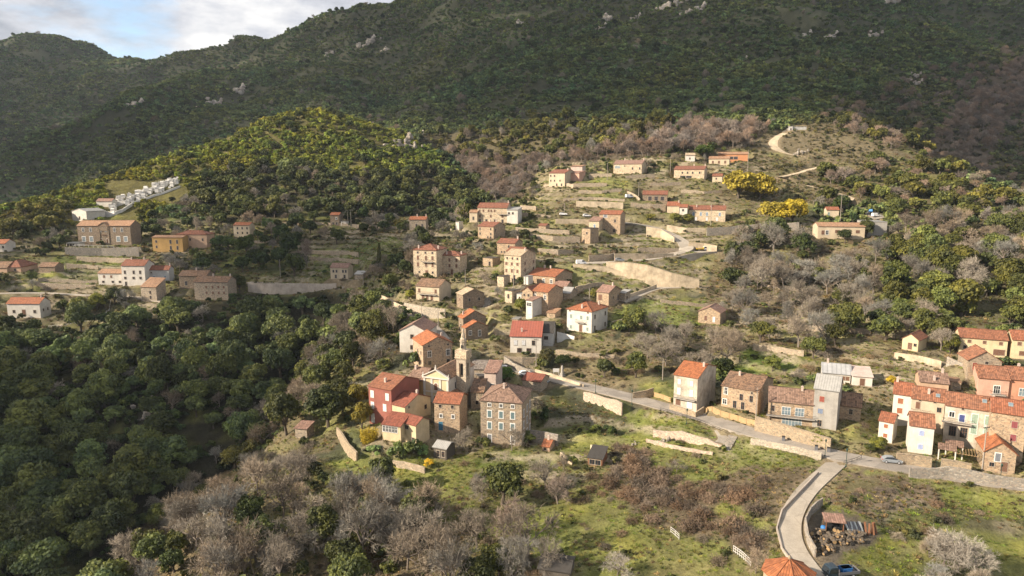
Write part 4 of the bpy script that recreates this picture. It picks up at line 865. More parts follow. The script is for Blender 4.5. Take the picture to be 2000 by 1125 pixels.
def make_house(h):
    W, Dp, H, rise, kind = h['w'], h['d'], h['hgt'], h['rise'], h['roof']
    root = empty(h['nm'], (h['C'].x, h['C'].y, h['P'].z), -h['th'], h['lab'], h['cat'])
    h['root'] = root
    if kind == 'none': return
    a = MB(); wall_shape(a, kind, W, Dp, H, rise)
    if h.get('pediment'):
        a.face([(-2.6, -Dp / 2 - .25, H - 3), (2.6, -Dp / 2 - .25, H - 3), (2.6, -Dp / 2 - .25, H), (0, -Dp / 2 - .25, H + 1.9), (-2.6, -Dp / 2 - .25, H)])
        for s in (-1, 1): a.box(s * 2.6 - .25, s * 2.6 + .25, -Dp / 2 - .25, -Dp / 2, -6, H)
    wall = a.build('wall', M[h['wm']], root)
    b = MB(); roof_shape(b, kind, W, Dp, H, rise)
    if h.get('pediment'):
        yf = -Dp / 2 - .5; k = rise / (Dp / 2)
        b.slab([(-3.0, -Dp / 2 + Dp * .25, H + .25), (-3.0, yf, H + .25), (0, yf, H + 2.15), (0, -.4, H + 2.15)], .15)
        b.slab([(3.0, yf, H + .25), (3.0, -Dp / 2 + Dp * .25, H + .25), (0, -.4, H + 2.15), (0, yf, H + 2.15)], .15)
    roof = b.build('roof', M[h['rm']], root)
    for f in h['win']: add_window(root, *f, W, Dp, H)
    for xf, yf in h['ch']:
        x, y = -W / 2 + xf * W, -Dp / 2 + yf * Dp
        x = max(-W / 2 + .5, min(W / 2 - .5, x)); y = max(-Dp / 2 + .5, min(Dp / 2 - .5, y))
        chimney(root, roof, x, y, ridge_z(kind, x, y, W, Dp, H, rise))
    for xf, yf in h.get('sky', []):
        x, y = -W / 2 + xf * W, -Dp / 2 + yf * Dp * .5
        z = ridge_z(kind, x, y, W, Dp, H, rise) + .2; sl = math.atan2(rise, Dp / 2)
        s = MB(); s.box(-.45, .45, -.6, .6, 0, .1, 0); s.box(-.35, .35, -.5, .5, .1, .13, 1)
        o = s.build('skylight', [M['rail'], M['bluepane']], roof); o.location = (x, y, z); o.rotation_euler.x = sl
    for xf, zf, bw in h.get('balc', []):
        s = MB(); s.box(-bw / 2, bw / 2, -1.1, .1, -.15, 0); o = s.build('balcony', M['balc'], root); o.location = (-W / 2 + xf * W, -Dp / 2, zf * H)
        s = MB()
        for y in (-1.05,): s.box(-bw / 2, bw / 2, y - .02, y + .02, .92, .97); s.box(-bw / 2, bw / 2, y - .02, y + .02, .1, .14)
        n = int(bw / .25)
        for k in range(n + 1):
            x = -bw / 2 + bw * k / n; s.box(x - .015, x + .015, -1.06, -1.04, 0, .93)
        for x in (-bw / 2, bw / 2): s.box(x - .02, x + .02, -1.05, 0, .92, .97)
        s.build('railing', M['iron'], o)
    if h.get('stair'):
        s = MB(); n = 14
        for k in range(n): s.box(-W / 2 + .3 + k * .28, -W / 2 + .58 + k * .28, -Dp / 2 - 1.2, -Dp / 2, -3, H * .55 - k * .23)
        s.build('outside_stair', M['yellowcream'], root)
for h in HOUSES: make_house(h)
HB = {h['lab'][:22]: h for h in HOUSES}
def house(prefix): return next(h for h in HOUSES if h['lab'].startswith(prefix))

# sign plate over the school doors (too far away to be read)
sh = house('long grey-brown'); s = MB(); s.box(-1.5, 1.5, -.31, -.26, -.28, .28); o = s.build('name_plate', M['sh_door'], sh['root']); o.location = (0, -sh['d'] / 2, sh['hgt'] * .52)

# the pavilion at the bottom edge: a many-sided tiled roof on round walls
hp = house('round pavilion'); hp['root'].location = Vector(at(1538, 1150, 104)); n = 8; rr, ri = 4.3, 2.2
zt = at(1538, 1091, 104)[2] - hp['root'].location.z
a = MB(); a.lathe([(rr - .5, -8), (rr - .5, zt - ri - .02)], 16); a.build('wall', M['peach'], hp['root'])
b = MB()
for k in range(n):
    a0, a1 = 2 * math.pi * k / n + .2, 2 * math.pi * (k + 1) / n + .2
    b.slab([(rr * math.cos(a0), rr * math.sin(a0), zt - ri), (rr * math.cos(a1), rr * math.sin(a1), zt - ri), (0, 0, zt)], .15)
    b.tube([(rr * math.cos(a0), rr * math.sin(a0), zt - ri + .03), (0, 0, zt + .03)], .1, 5)
rf = b.build('roof', M['brightorange'], hp['root'])
b = MB(); b.lathe([(.25, -.2), (.22, .3), (.12, .5), (0, .6)], 8); o = b.build('finial', M['palet'], rf); o.location = (0, 0, zt)

# ---------------------------------------------------------------- church with its bell tower
CH = dict(uL=828, uC=877, vb=797, ve=733, th=R(22), D=190)
P = Vector(at(877, 797, 190)); th = CH['th']; r = Vector((math.cos(th), -math.sin(th), 0)); s_ = Vector((math.sin(th), math.cos(th), 0))
Wc = (F * P.x - (828 - 1000) * fwd_depth(P)) / (F * r.x - (828 - 1000) * r.y * CP)
Lc, Hc, ric = 17.0, 8.6, 2.1
church = empty('church', P - r * (Wc / 2), -th, 'cream church with pedimented front and tall stone bell tower in the middle of the village', 'church')
a = MB()      # nave: front at y=0, running back
a.face([(-Wc / 2, 0, -5), (Wc / 2, 0, -5), (Wc / 2, 0, Hc), (0, 0, Hc + ric), (-Wc / 2, 0, Hc)]); a.face([(Wc / 2, Lc, -5), (-Wc / 2, Lc, -5), (-Wc / 2, Lc, Hc), (0, Lc, Hc + ric), (Wc / 2, Lc, Hc)])
a.face([(Wc / 2, 0, -5), (Wc / 2, Lc, -5), (Wc / 2, Lc, Hc), (Wc / 2, 0, Hc)]); a.face([(-Wc / 2, Lc, -5), (-Wc / 2, 0, -5), (-Wc / 2, 0, Hc), (-Wc / 2, Lc, Hc)])
a.build('wall', M['yellowcream'], church)
a = MB(); a.face([(Wc / 2 + .03, .05, -5), (Wc / 2 + .03, Lc, -5), (Wc / 2 + .03, Lc, Hc), (Wc / 2 + .03, .05, Hc)]); a.build('side_rendering', M['white'], church)
a = MB(); zr = Hc + ric + .12
a.slab([(-Wc / 2 - .3, Lc, Hc), (-Wc / 2 - .3, .35, Hc), (0, .35, zr), (0, Lc, zr)], .16); a.slab([(Wc / 2 + .3, .35, Hc), (Wc / 2 + .3, Lc, Hc), (0, Lc, zr), (0, .35, zr)], .16)
a.build('roof', M['brownmix'], church)
a = MB()
a.box(-Wc / 2 - .25, Wc / 2 + .25, -.45, 0, Hc - .35, Hc)
for s in (-1, 1):
    q = [(s * (Wc / 2 + .3), -.4, Hc), (s * (Wc / 2 + .3), .33, Hc), (0, .33, Hc + ric + .1), (0, -.4, Hc + ric + .1)]
    a.slab(q if s > 0 else [q[1], q[0], q[3], q[2]], -.28)
a.box(-Wc / 2, Wc / 2, -.2, 0, Hc * .5 - .15, Hc * .5 + .12)
a.build('cornice', M['white'], church)
for x in (-Wc / 2 + .35, -Wc / 6, Wc / 6, Wc / 2 - .35):
    a = MB(); a.box(-.33, .33, -.16, 0, -3, Hc - .36); o = a.build('pilaster', M['white'], church); o.location.x = x
for x, z in ((-Wc / 2, Hc), (0, Hc + ric + .3), (Wc / 2, Hc)):
    a = MB(); a.box(-.22, .22, -.22, .22, 0, .5); a.lathe([(.3, .5), (.2, .7), (.12, 1.2), (0, 1.4)], 6); o = a.build('acroterion', M['white'], church); o.location = (x, -.1, z)
def arch_window(w, h, fm, pm, t=.14):
    a, b = MB(), MB(); n = 8
    arc = [(w / 2 * math.cos(math.pi * k / n), h / 2 - w / 2 + w / 2 * math.sin(math.pi * k / n)) for k in range(n + 1)]
    pts = [(-w / 2, -h / 2), (w / 2, -h / 2)] + arc
    for (x0, z0), (x1, z1) in zip(pts, pts[1:] + pts[:1]):
        k0, k1 = 1 + t / (w / 2), 1 + t / (w / 2)
        a.face([(x0, -.1, z0), (x1, -.1, z1), (x1 * k1, -.1, z1 * (1 + t / (h / 2))), (x0 * k0, -.1, z0 * (1 + t / (h / 2)))][::-1])
        a.face([(x0 * k0, -.1, z0 * (1 + t / (h / 2))), (x1 * k1, -.1, z1 * (1 + t / (h / 2))), (x1 * k1, .02, z1 * (1 + t / (h / 2))), (x0 * k0, .02, z0 * (1 + t / (h / 2)))])
    b.face([(x, -.03, z) for x, z in pts])
    return a.mesh('window_frame', M[fm]), b.mesh('pane', M[pm])
fr, pn = arch_window(1.2, 2.1, 'frame', 'sh_br'); o = add('window', fr, church, (0, 0, Hc * .68)); add('pane', pn, o)
fr, pn = arch_window(1.6, 3.2, 'frame', 'sh_door'); o = add('door', fr, church, (0, 0, 1.65)); add('leaf', pn, o)
fr, pn = arch_window(.7, 2.0, 'frame', 'pane')
for y in (4.0, 9.5): o = add('window', fr, church, (Wc / 2 + .04, y, Hc * .66), math.pi / 2); add('pane', pn, o)
a = MB(); a.box(Wc / 2 + .03, Wc / 2 + 3.4, 1.2, 5.6, -5, 3.4); a.build('sacristy', M['greyrubble'], church)
a = MB(); a.slab([(Wc / 2 + 3.7, 1.0, 3.3), (Wc / 2 + 3.7, 5.8, 3.3), (Wc / 2 + .03, 5.8, 4.6), (Wc / 2 + .03, 1.0, 4.6)], .16); a.build('sacristy_roof', M['brownmix'], church)
# tower, placed where its near corner stands
TP = Vector(at(910.5, 797, 193)); tw = 3.0
Pl = Matrix.Rotation(th, 3, 'Z') @ (TP - church.location)
tb = (Pl.x - tw / 2, Pl.y + tw / 2, Pl.z)
zc = at(910.5, 703, 193)[2] - TP.z; z1 = at(906, 684, 194)[2] - TP.z; z2 = at(906, 666, 194)[2] - TP.z; z3 = at(906, 643, 194)[2] - TP.z
a = MB(); q = tw / 2
a.box(-q, q, -q, q, -5, zc - 5.6); a.box(-q - .12, q + .12, -q - .12, q + .12, zc - 5.6, zc - 5.3)
for sx in (-1, 1):
    for sy in (-1, 1): a.box(sx * q - (.85 if sx > 0 else 0), sx * q + (.85 if sx < 0 else 0), sy * q - (.85 if sy > 0 else 0), sy * q + (.85 if sy < 0 else 0), zc - 5.3, zc - 1.2)
a.box(-q + .9, q - .9, -q + .9, q - .9, zc - 5.3, zc - 1.2); a.box(-q, q, -q, q, zc - 1.2, zc)
tower = a.build('bell_tower', M['towerstone'], church); tower.location = tb
a = MB(); a.box(-q - .2, q + .2, -q - .2, q + .2, zc, zc + .3); a.box(-q - .42, q + .42, -q - .42, q + .42, zc + .3, zc + .62); a.box(-q - .3, q + .3, -q - .3, q + .3, zc + .62, z1)
a.build('cornice', M['creamstone'], tower)
a = MB(); a.lathe([(1.05, z1 - .1), (1.05, z1 + .25), (.92, z1 + .3), (.92, z2 - .35), (1.1, z2 - .3), (1.1, z2 - .05), (.8, z2)], 8); a.box(-.25, .25, -.98, -.9, z1 + .5, z1 + 1.5, 1); a.build('lantern', [M['towerstone'], M['pane']], tower)
a = MB(); a.lathe([(.8, z2 - .02), (.9, z2 + .35), (.55, z2 + .9), (.6, z2 + 1.4), (.4, z2 + 2.1), (.28, z2 + 2.5), (.3, z2 + 2.9), (.18, z3 - .2), (0, z3)], 8); a.build('spire', M['towerstone'], tower)
fr, pn = arch_window(1.0, 3.3, 'stoneframe', 'pane')
for rz, lx, ly in ((0, 0, -q + .9), (math.pi / 2, q - .9, 0)):
    o = add('opening', fr, tower, (lx * 1, ly * 1, zc - 3.2), rz); add('pane', pn, o)
fr, pn = arch_window(1.1, 3.0, 'stoneframe', 'sh_door'); o = add('door', fr, tower, (0, -q, 2.2)); add('leaf', pn, o)
HOUSES.append(dict(C=church.location + s_ * (Lc / 2), P=P, w=Wc, d=Lc, r=r, s=s_, uL=828, uC=877, uR=921, ve=700, vb=797, lab='church', hgt=Hc, th=th))
sl = window_of([(HOUSES[-1]['C'].x, HOUSES[-1]['C'].y)], 26); hh = HOUSES[-1]
lx = (GX[sl] - hh['C'].x) * r.x + (GY[sl] - hh['C'].y) * r.y; ly = (GX[sl] - hh['C'].x) * s_.x + (GY[sl] - hh['C'].y) * s_.y
HOUSEMASK[sl] = np.minimum(HOUSEMASK[sl], np.maximum(np.abs(lx) - Wc / 2 - 3, np.abs(ly) - Lc / 2))

# ---------------------------------------------------------------- walls
def ribbon_wall(w):
    a = MB(); L = w['line']; hs = w['hs']; t = w['t'] / 2
    nrm = []
    for i in range(len(L)):
        d = L[min(i + 1, len(L) - 1)] - L[max(i - 1, 0)]; nrm.append(Vector((-d.y, d.x, 0)).normalized())
    rough = .12 if w['m'] in ('drystone', 'pinkstone', 'greywall') else 0.0
    prev = None; acc = 0
    for i, p in enumerate(L):
        j = Vector((0, 0, random.uniform(-rough, rough) * 2))
        lo = Vector((0, 0, -2.5)); hi = Vector((0, 0, hs[i])) + j
        cur = [p - nrm[i] * t + lo, p + nrm[i] * t + lo, p + nrm[i] * t * .8 + hi, p - nrm[i] * t * .8 + hi]
        if prev:
            for k in range(4): a.face([prev[k], cur[k], cur[(k + 1) % 4], prev[(k + 1) % 4]])
        else: a.face(cur[::-1])
        prev = cur
    a.face(prev)
    if w['m'] in ('palewall', 'tanwall') and w['nm'] in ('retaining_wall', 'yard_wall'):      # coping
        prev = None
        for i, p in enumerate(L):
            z0 = Vector((0, 0, hs[i] + .0)); z1_ = Vector((0, 0, hs[i] + .12)); e = t + .06
            cur = [p - nrm[i] * e + z0, p + nrm[i] * e + z0, p + nrm[i] * e + z1_, p - nrm[i] * e + z1_]
            if prev:
                for k in range(4): a.face([prev[k], cur[k], cur[(k + 1) % 4], prev[(k + 1) % 4]])
            else: a.face(cur[::-1])
            prev = cur
        a.face(prev)
    o = a.build(w['nm'], M[w['m']])
    tag(o, w['lab'], w['cat'])
for w in WALLS: ribbon_wall(w)

# ---------------------------------------------------------------- roads
for ri_, (nm, line, wd, mt) in enumerate(ROADL):
    a = MB(); prev = None; acc = 0
    for i in range(len(line)):
        d = line[min(i + 1, len(line) - 1)] - line[max(i - 1, 0)]; n = np.array([-d[1], d[0], 0]); n /= np.linalg.norm(n)
        z = np.array([0, 0, -.02 - .006 * ri_])
        jw = wd / 2 * (1 + (.08 * math.sin(i * .7) if mt == 'sandy' else 0))
        cur = [line[i] - n * jw + z, line[i] - n * jw * .33 + z * .6, line[i] + n * jw * .33 + z * .6, line[i] + n * jw + z]
        if prev is not None:
            for k in range(3): a.face([prev[k], cur[k], cur[k + 1], prev[k + 1]][::-1])
            for k in (0, 3): a.face([prev[k], cur[k], cur[k] - np.array([0, 0, .6]), prev[k] - np.array([0, 0, .6])])
        prev = cur
    structure(a.build(nm, M[mt]))

def ground_at(u, v, dz=0):
    p = hit(u, v, GZ); return Vector((p.x, p.y, p.z + dz))

# ---------------------------------------------------------------- poles and lamps
def pole_mesh(hgt, r=.14, arm=True):
    a = MB(); a.tube([(0, 0, -1), (0, 0, hgt)], [r, r * .65], 7)
    pm = a.mesh('shaft', M['polewood'])
    b = MB(); b.box(-.9, .9, -.05, .05, hgt - .7, hgt - .58)
    for x in (-.8, -.3, .3, .8): b.lathe([(.05, hgt - .58), (.07, hgt - .48), (.03, hgt - .38), (0, hgt - .36)], 6, (x, 0, 0))
    return pm, b.mesh('crossarm', M['iron'])
POLES = [(548, 544, 507, 'beside the dark trees on the valley road'), (710, 566, 530, 'beside the small pale house'), (680, 447, 414, 'left of two by the tall narrow stone house'), (686, 448, 414, 'right of two by the tall narrow stone house'),
         (909, 560, 526, 'on the grass under the four-storey house'), (824, 634, 590, 'on the bend of the road below the cream house'), (856, 640, 597, 'on the road above the stepped pair of houses'), (1003, 566, 524, 'in front of the tall gabled house'),
         (1047, 726, 660, 'by the parking place above the church'), (1294, 742, 700, 'left of the tall white and pink house'), (1475, 838, 758, 'between the two stone houses on the main road'), (1606, 832, 780, 'in front of the tall narrow grey house'), (1918, 918, 830, 'before the pergola on the right'),
         (1186, 352, 318, 'right of the pink-grey upper annex'), (1265, 310, 298, 'behind the long veranda house'), (1309, 340, 305, 'left of the long low cream house'), (1460, 335, 292, 'right of the orange-walled house'), (1102, 420, 396, 'by the parked white cars'), (1247, 390, 356, 'beside the bright green slope'),
         (1388, 440, 398, 'in front of the mid-slope row'), (1640.5, 436, 380, 'tall pale post beside the little cream hut'), (1437, 328, 317, 'above the mimosa trees'), (1151, 585, 562, 'behind the white villa'), (978, 716, 706, 'in the parking place')]
for i, (u, v0, v1, where) in enumerate(POLES):
    g = ground_at(u, v0); lo, hi = 2, 30
    for _ in range(30):
        m_ = (lo + hi) / 2
        if project(g.x, g.y, g.z + m_)[1] > v1: lo = m_
        else: hi = m_
    pm, cm = pole_mesh(lo, .16)
    e = empty('utility_pole', g, random.uniform(-.6, .6), ('slim grey utility pole ' if 'post' not in where else '') + where, 'pole', 'utility poles through the village')
    add('shaft', pm, e); add('crossarm', cm, e)
# sagging cables from pole to pole along the main road
def pole_top(i):
    u, v0, v1, _ = POLES[i]; g = ground_at(u, v0); lo, hi = 2, 30
    for _ in range(30):
        m_ = (lo + hi) / 2
        if project(g.x, g.y, g.z + m_)[1] > v1: lo = m_
        else: hi = m_
    return g + Vector((0, 0, lo - .5))
for i, j, lab in [(8, 9, 'thin cable sagging from the church parking pole to the tall white and pink house'), (9, 10, 'thin cable sagging past the tall white and pink house'), (10, 11, 'thin cable sagging past the restored stone house'), (11, 12, 'thin cable sagging from the grey house to the pergola pole'), (5, 6, 'thin cable sagging above the road bend')]:
    p0, p1 = pole_top(i), pole_top(j); a = MB(); a.tube([p0.lerp(p1, t / 10) - Vector((0, 0, 1.6 * (1 - (t / 5 - 1) ** 2))) for t in range(11)], .022, 4); tag(a.build('cable', M['iron']), lab, 'cable')
for u, v, lab in [(1594, 880, 'dark grey wheelie bin left of the bushy palm'), (1618, 884, 'dark grey wheelie bin right of the bushy palm'), (1530, 862, 'lone dark bin at the foot of the high stone wall')]:
    e = empty('wheelie_bin', ground_at(u, v, .1), R(-20), lab, 'bin'); a = MB(); a.box(-.35, .35, -.4, .4, .1, 1.1); a.build('body', M['planks'], e); a = MB(); a.box(-.4, .4, -.45, .42, 1.11, 1.2); a.build('lid', M['iron'], e); a = MB(); a.tube([(-.3, .4, .12), (.3, .4, .12)], .12, 8); a.build('axle', M['tyre'], e)
def lamp_meshes():
    a = MB(); a.lathe([(.14, -.5), (.14, .5), (.07, .6), (.06, 3.6)], 8); pm = a.mesh('post', M['polegreen'])
    b = MB(); b.lathe([(.1, 3.6), (.24, 4.1), (.24, 4.15), (.05, 4.4), (0, 4.5)], 6); return pm, b.mesh('lantern', M['polegreen'])
pm, lm = lamp_meshes()
for u, v, where in [(1341, 829, 'by the road wall left of the old stone house'), (1234, 790, 'on the road bank left of the white and pink house'), (1953, 943, 'at the right roadside by the stone cottage'), (1611, 893, 'at the road junction beside the palm'), (1163, 768, 'left end of the main road'), (1652, 912, 'at the top of the curving lane')]:
    e = empty('street_lamp', ground_at(u, v), 0, 'dark green street lamp ' + where, 'street lamp', 'street lamps along the main road'); add('post', pm, e); add('lantern', lm, e)

# ---------------------------------------------------------------- fences and railings
def fence(nm, lab, cat, pts, h, step, post, rails, mat, solid=None, dz=0):
    line = smooth_line([ground_at(u, v) for u, v in pts], step)
    z = zat(line[:, 0], line[:, 1]); line[:, 2] = z + dz
    root = empty(nm, line[len(line) // 2], 0, lab, cat); o0 = Vector(line[len(line) // 2])
    pmesh = MB(); pmesh.box(-post, post, -post, post, -.4, h); pmesh = pmesh.mesh('post', M[mat])
    for p in line: add('post', pmesh, root, Vector(p) - o0)
    a = MB()
    for p, q in zip(line[:-1], line[1:]):
        p, q = Vector(p) - o0, Vector(q) - o0; d = (q - p); n = Vector((-d.y, d.x, 0)).normalized()
        for zf in rails:
            c = (p + q) / 2; z_ = Vector((0, 0, zf * h))
            a.face([p + z_ - n * .03, q + z_ - n * .03, q + z_ - n * .03 + Vector((0, 0, .06)), p + z_ - n * .03 + Vector((0, 0, .06))]); a.face([p + z_ + n * .03, q + z_ + n * .03, q + z_ - n * .03, p + z_ - n * .03][::-1])
            a.face([p + z_ + n * .03 + Vector((0, 0, .06)), q + z_ + n * .03 + Vector((0, 0, .06)), q + z_ - n * .03 + Vector((0, 0, .06)), p + z_ - n * .03 + Vector((0, 0, .06))])
        if solid:
            u = d.normalized()
            for k in range(max(1, int(d.length / .16))):
                t = k * .16; c = p + u * (t + .08); a.obox(c + n * .05 - Vector((0, 0, .2)), u * .073, n * .012, h + .1)
    a.build('board_panel' if solid else 'rails', M[solid or mat], root)
M['newwood'] = plain('new_timber', (.42, .29, .15), .8, 0, .25, 3)
fence('timber_fence', 'new yellowish timber fence in front of the old stone house', 'fence', [(1376, 806), (1400, 812), (1440, 822), (1474, 832)], 1.7, 2.2, .06, [.2, .8], 'newwood', 'newwood')
fence('timber_fence', 'short timber fence around the drive left of the tall white and pink house', 'fence', [(1238, 776), (1258, 772), (1288, 776), (1310, 786)], 1.5, 2.2, .06, [.2, .8], 'newwood', 'newwood')
fence('road_railing', 'thin dark railing along the lower edge of the main road', 'railing', [(1290, 803), (1340, 818), (1390, 836), (1420, 850)], 1.0, 2.0, .03, [.5, .93], 'iron')
fence('road_railing', 'pale metal railing on the road wall at the right edge', 'railing', [(1860, 932), (1930, 943), (2010, 955)], 1.0, 1.6, .03, [.15, .5, .93], 'rail', dz=.1)
fence('road_railing', 'white railing on the curving path below the white cottage', 'railing', [(95, 640), (140, 634), (185, 624), (212, 614), (216, 590)], 1.0, 1.8, .04, [.3, .6, .93], 'frame')
fence('forecourt_railing', 'pale railing in front of the grey-brown school', 'railing', [(130, 489), (200, 489), (274, 488)], 1.0, 2.5, .04, [.5, .93], 'frame', dz=.3)
fence('wire_fence', 'white broken fence beside the round pavilion', 'fence', [(1432, 1078), (1450, 1090), (1466, 1106)], 1.3, .5, .04, [.2, .6, .93], 'frame')
fence('wire_fence', 'short white fence piece in the lower meadow', 'fence', [(1310, 1040), (1318, 1046), (1326, 1054)], 1.2, .9, .04, [.2, .6, .93], 'frame')
fence('wire_fence', 'pale railing at the road junction above the lane', 'railing', [(1648, 908), (1665, 905), (1682, 897)], 1.0, 1.2, .03, [.4, .93], 'iron')
fence('yard_railing', 'green garden railing of the yard with the pergola', 'railing', [(1822, 913), (1836, 915)], 1.6, .5, .03, [.1, .93], 'polegreen')

# ---------------------------------------------------------------- vehicles
def wheel_mesh(r, w):
    a = MB(); n = 14
    pts = [(r * math.cos(2 * math.pi * k / n), r * math.sin(2 * math.pi * k / n)) for k in range(n)]
    for k in range(n):
        (x0, z0), (x1, z1) = pts[k], pts[(k + 1) % n]
        a.face([(x0, -w / 2, z0), (x1, -w / 2, z1), (x1, w / 2, z1), (x0, w / 2, z0)])
    a.face([(x, -w / 2, z) for x, z in pts][::-1]); a.face([(x, w / 2, z) for x, z in pts])
    b = MB()
    for y in (-w / 2 - .01, w / 2 + .01): b.face([(x * .62, y, z * .62) for x, z in (pts if y > 0 else pts[::-1])])
    return a.mesh('tyre', M['tyre']), b.mesh('rim', M['rimmetal'])
def wheels(root, xs, tr, r=.32, w=.2):
    t, q = wheel_mesh(r, w)
    for x in xs:
        for y in (-tr, tr): o = add('wheel', t, root, (x, y, r)); add('rim', q, o)
def profile_body(mb, prof, w0, w1, z_split, mi=0):
    """extrude an x-z outline across y, narrowing above z_split"""
    def yy(z): return w0 if z <= z_split else w0 + (w1 - w0) * (z - z_split) / (max(p[1] for p in prof) - z_split)
    n = len(prof)
    for k in range(n):
        (x0, z0), (x1, z1) = prof[k], prof[(k + 1) % n]
        mb.face([(x0, -yy(z0), z0), (x0, yy(z0), z0), (x1, yy(z1), z1), (x1, -yy(z1), z1)][::-1], mi=mi)
    mb.face([(x, -yy(z), z) for x, z in prof], mi=mi); mb.face([(x, yy(z), z) for x, z in prof][::-1], mi=mi)
def car(u, v, heading, paint, lab, kind='hatch', D=None):
    g = ground_at(u, v, .26); root = empty('parked_car' if kind != 'van' else 'parked_van', g, R(heading), lab, 'car' if kind != 'van' else 'van', None)
    a, b = MB(), MB()
    if kind == 'van':
        body = [(-2.2, .3), (2.15, .3), (2.2, .8), (1.6, 1.05), (1.0, 1.75), (.6, 1.88), (-2.1, 1.85), (-2.22, 1.6)]; glass = [(1.62, 1.08), (1.05, 1.72), (.2, 1.74), (.2, 1.12)]
    else:
        body = [(-2.05, .28), (2.05, .28), (2.1, .65), (1.95, .8), (1.0, .98), (.25, 1.40), (-.2, 1.47), (-1.2, 1.42), (-1.95, .98), (-2.1, .7)]; glass = [(1.02, 1.0), (.28, 1.38), (-.2, 1.43), (-1.15, 1.38), (-1.75, 1.0)]
    profile_body(a, body, .85, .62, .9); a.build('body', M[paint], root)
    zmax = max(z for _, z in body)
    def yy(z): return .85 if z <= .9 else .85 + (.62 - .85) * (z - .9) / (zmax - .9)
    b.face([(x * 1.0, -yy(z) - .012, z) for x, z in glass]); b.face([(x, yy(z) + .012, z) for x, z in glass][::-1])
    x0, z0, x1, z1_ = glass[0][0] + .03, glass[0][1], glass[1][0] + .03, glass[1][1]
    b.face([(x0, -.72, z0), (x0, .72, z0), (x1, .56, z1_), (x1, -.56, z1_)])
    x0, z0, x1, z1_ = glass[-1][0] - .12, 1.02, glass[-2][0] - .1, glass[-2][1]
    if kind != 'van': b.face([(x0, .7, z0), (x0, -.7, z0), (x1, -.56, z1_), (x1, .56, z1_)])
    b.build('window_glass', M['pane'], root)
    wheels(root, (-1.3, 1.3), .78)
    for y in (-.62, .62):
        c = MB(); c.box(2.0, 2.13, y - .17, y + .17, .62, .76); c.build('headlight', M['lamp'], root)
        c = MB(); c.box(-2.14, -2.0, y - .14, y + .14, .7, .9); c.build('tail_light', M['taillight'], root)
car(1741, 905, -14, 'cargrey', 'grey hatchback car parked at the roadside by the slender white outbuilding')
car(1026, 734, 8, 'carwhite', 'white hatchback parked behind the rusty-roofed shed')
car(1135, 517, 12, 'carwhite', 'white van parked at the left end of the car park', 'van')
car(1210, 511, 4, 'cargrey', 'silver car parked against the wall of the car park')
car(1100, 421, -5, 'carwhite', 'left one of two white cars on the upper terraces')
car(1146, 424, 5, 'carwhite', 'right one of two white cars on the upper terraces')
car(1229, 387, 20, 'carwhite', 'small white van on the track left of the bright green slope', 'van')
car(1687, 428, 25, 'carwhite', 'white car on the yard in front of the blue truck')
car(1711, 424, 10, 'carwhite', 'white van parked right beside the blue truck', 'van')
car(1379, 430, 10, 'carwhite', 'white car in front of the long red-roofed mid-slope house')
car(1060, 748, -30, 'cargrey', 'car half hidden right of the rusty-roofed shed')
car(984, 726, -10, 'carwhite', 'white van parked by the bell tower square', 'van')
def truck(u, v, heading, cabp, bedp, lab, load=None, k=1.0):
    root = empty('flatbed_truck', ground_at(u, v, .15), R(heading), lab, 'truck'); root.scale = (k, k, k)
    a = MB(); a.box(-2.9, 2.6, -.4, .4, .5, .72); a.build('chassis', M['iron'], root)
    a = MB(); profile_body(a, [(1.0, .5), (2.75, .5), (2.8, 1.3), (2.45, 2.1), (2.2, 2.25), (1.0, 2.25)], .95, .85, 1.3); cab = a.build('cab', M[cabp], root)
    a = MB(); a.face([(2.82, -.8, 1.35), (2.82, .8, 1.35), (2.5, .74, 2.05), (2.5, -.74, 2.05)])
    for s in (-1, 1):
        q = [(1.2, s * .965, 1.35), (2.6, s * .965, 1.35), (2.35, s * .90, 2.0), (1.2, s * .90, 2.0)]; a.face(q if s < 0 else q[::-1])
    a.build('window_glass', M['pane'], cab)
    for y in (-.65, .65):
        a = MB(); a.box(2.74, 2.85, y - .15, y + .15, .75, .95); a.build('headlight', M['lamp'], cab)
    a = MB(); a.box(-3.0, .85, -1.0, 1.0, .78, .9); a.box(-3.0, .85, -1.02, -.96, .9, 1.35); a.box(-3.0, .85, .96, 1.02, .9, 1.35); a.box(-3.04, -2.98, -1.0, 1.0, .9, 1.35); a.box(.83, .9, -1, 1, .9, 1.9)
    a.build('load_bed', M[bedp], root)
    if load: a = MB(); a.box(-1.6, .3, -.7, .5, .95, 1.75); a.build('load', M[load], root)
    wheels(root, (-1.8, 1.9), .85, .42, .28)
truck(1640, 1128, 190, 'truckdark', 'planks', 'dark blue flatbed truck with a blue crate at the bottom edge by the lane')
c_ = ground_at(1640, 1128, .15)
truck(1370, 490, 10, 'carwhite', 'yellow', 'white truck with a yellow flatbed on the pale platform', k=.9)
truck(1700, 417, 60, 'carblue', 'carblue', 'blue flatbed truck on the yard above the modern bungalow', k=.9)
a = MB(); a.box(-.9, .9, -.55, .55, 0, .75); a.box(-.95, .95, -.6, .6, .62, .75)
o = a.build('plastic_crate', M['crateblue']); o.location = c_ + Vector((-.2 * math.cos(R(190)), .1, .92)) + Vector((.8, .15, 0)); o.rotation_euler.z = R(190); tag(o, 'bright blue crate lying on the bed of the dark truck', 'crate')

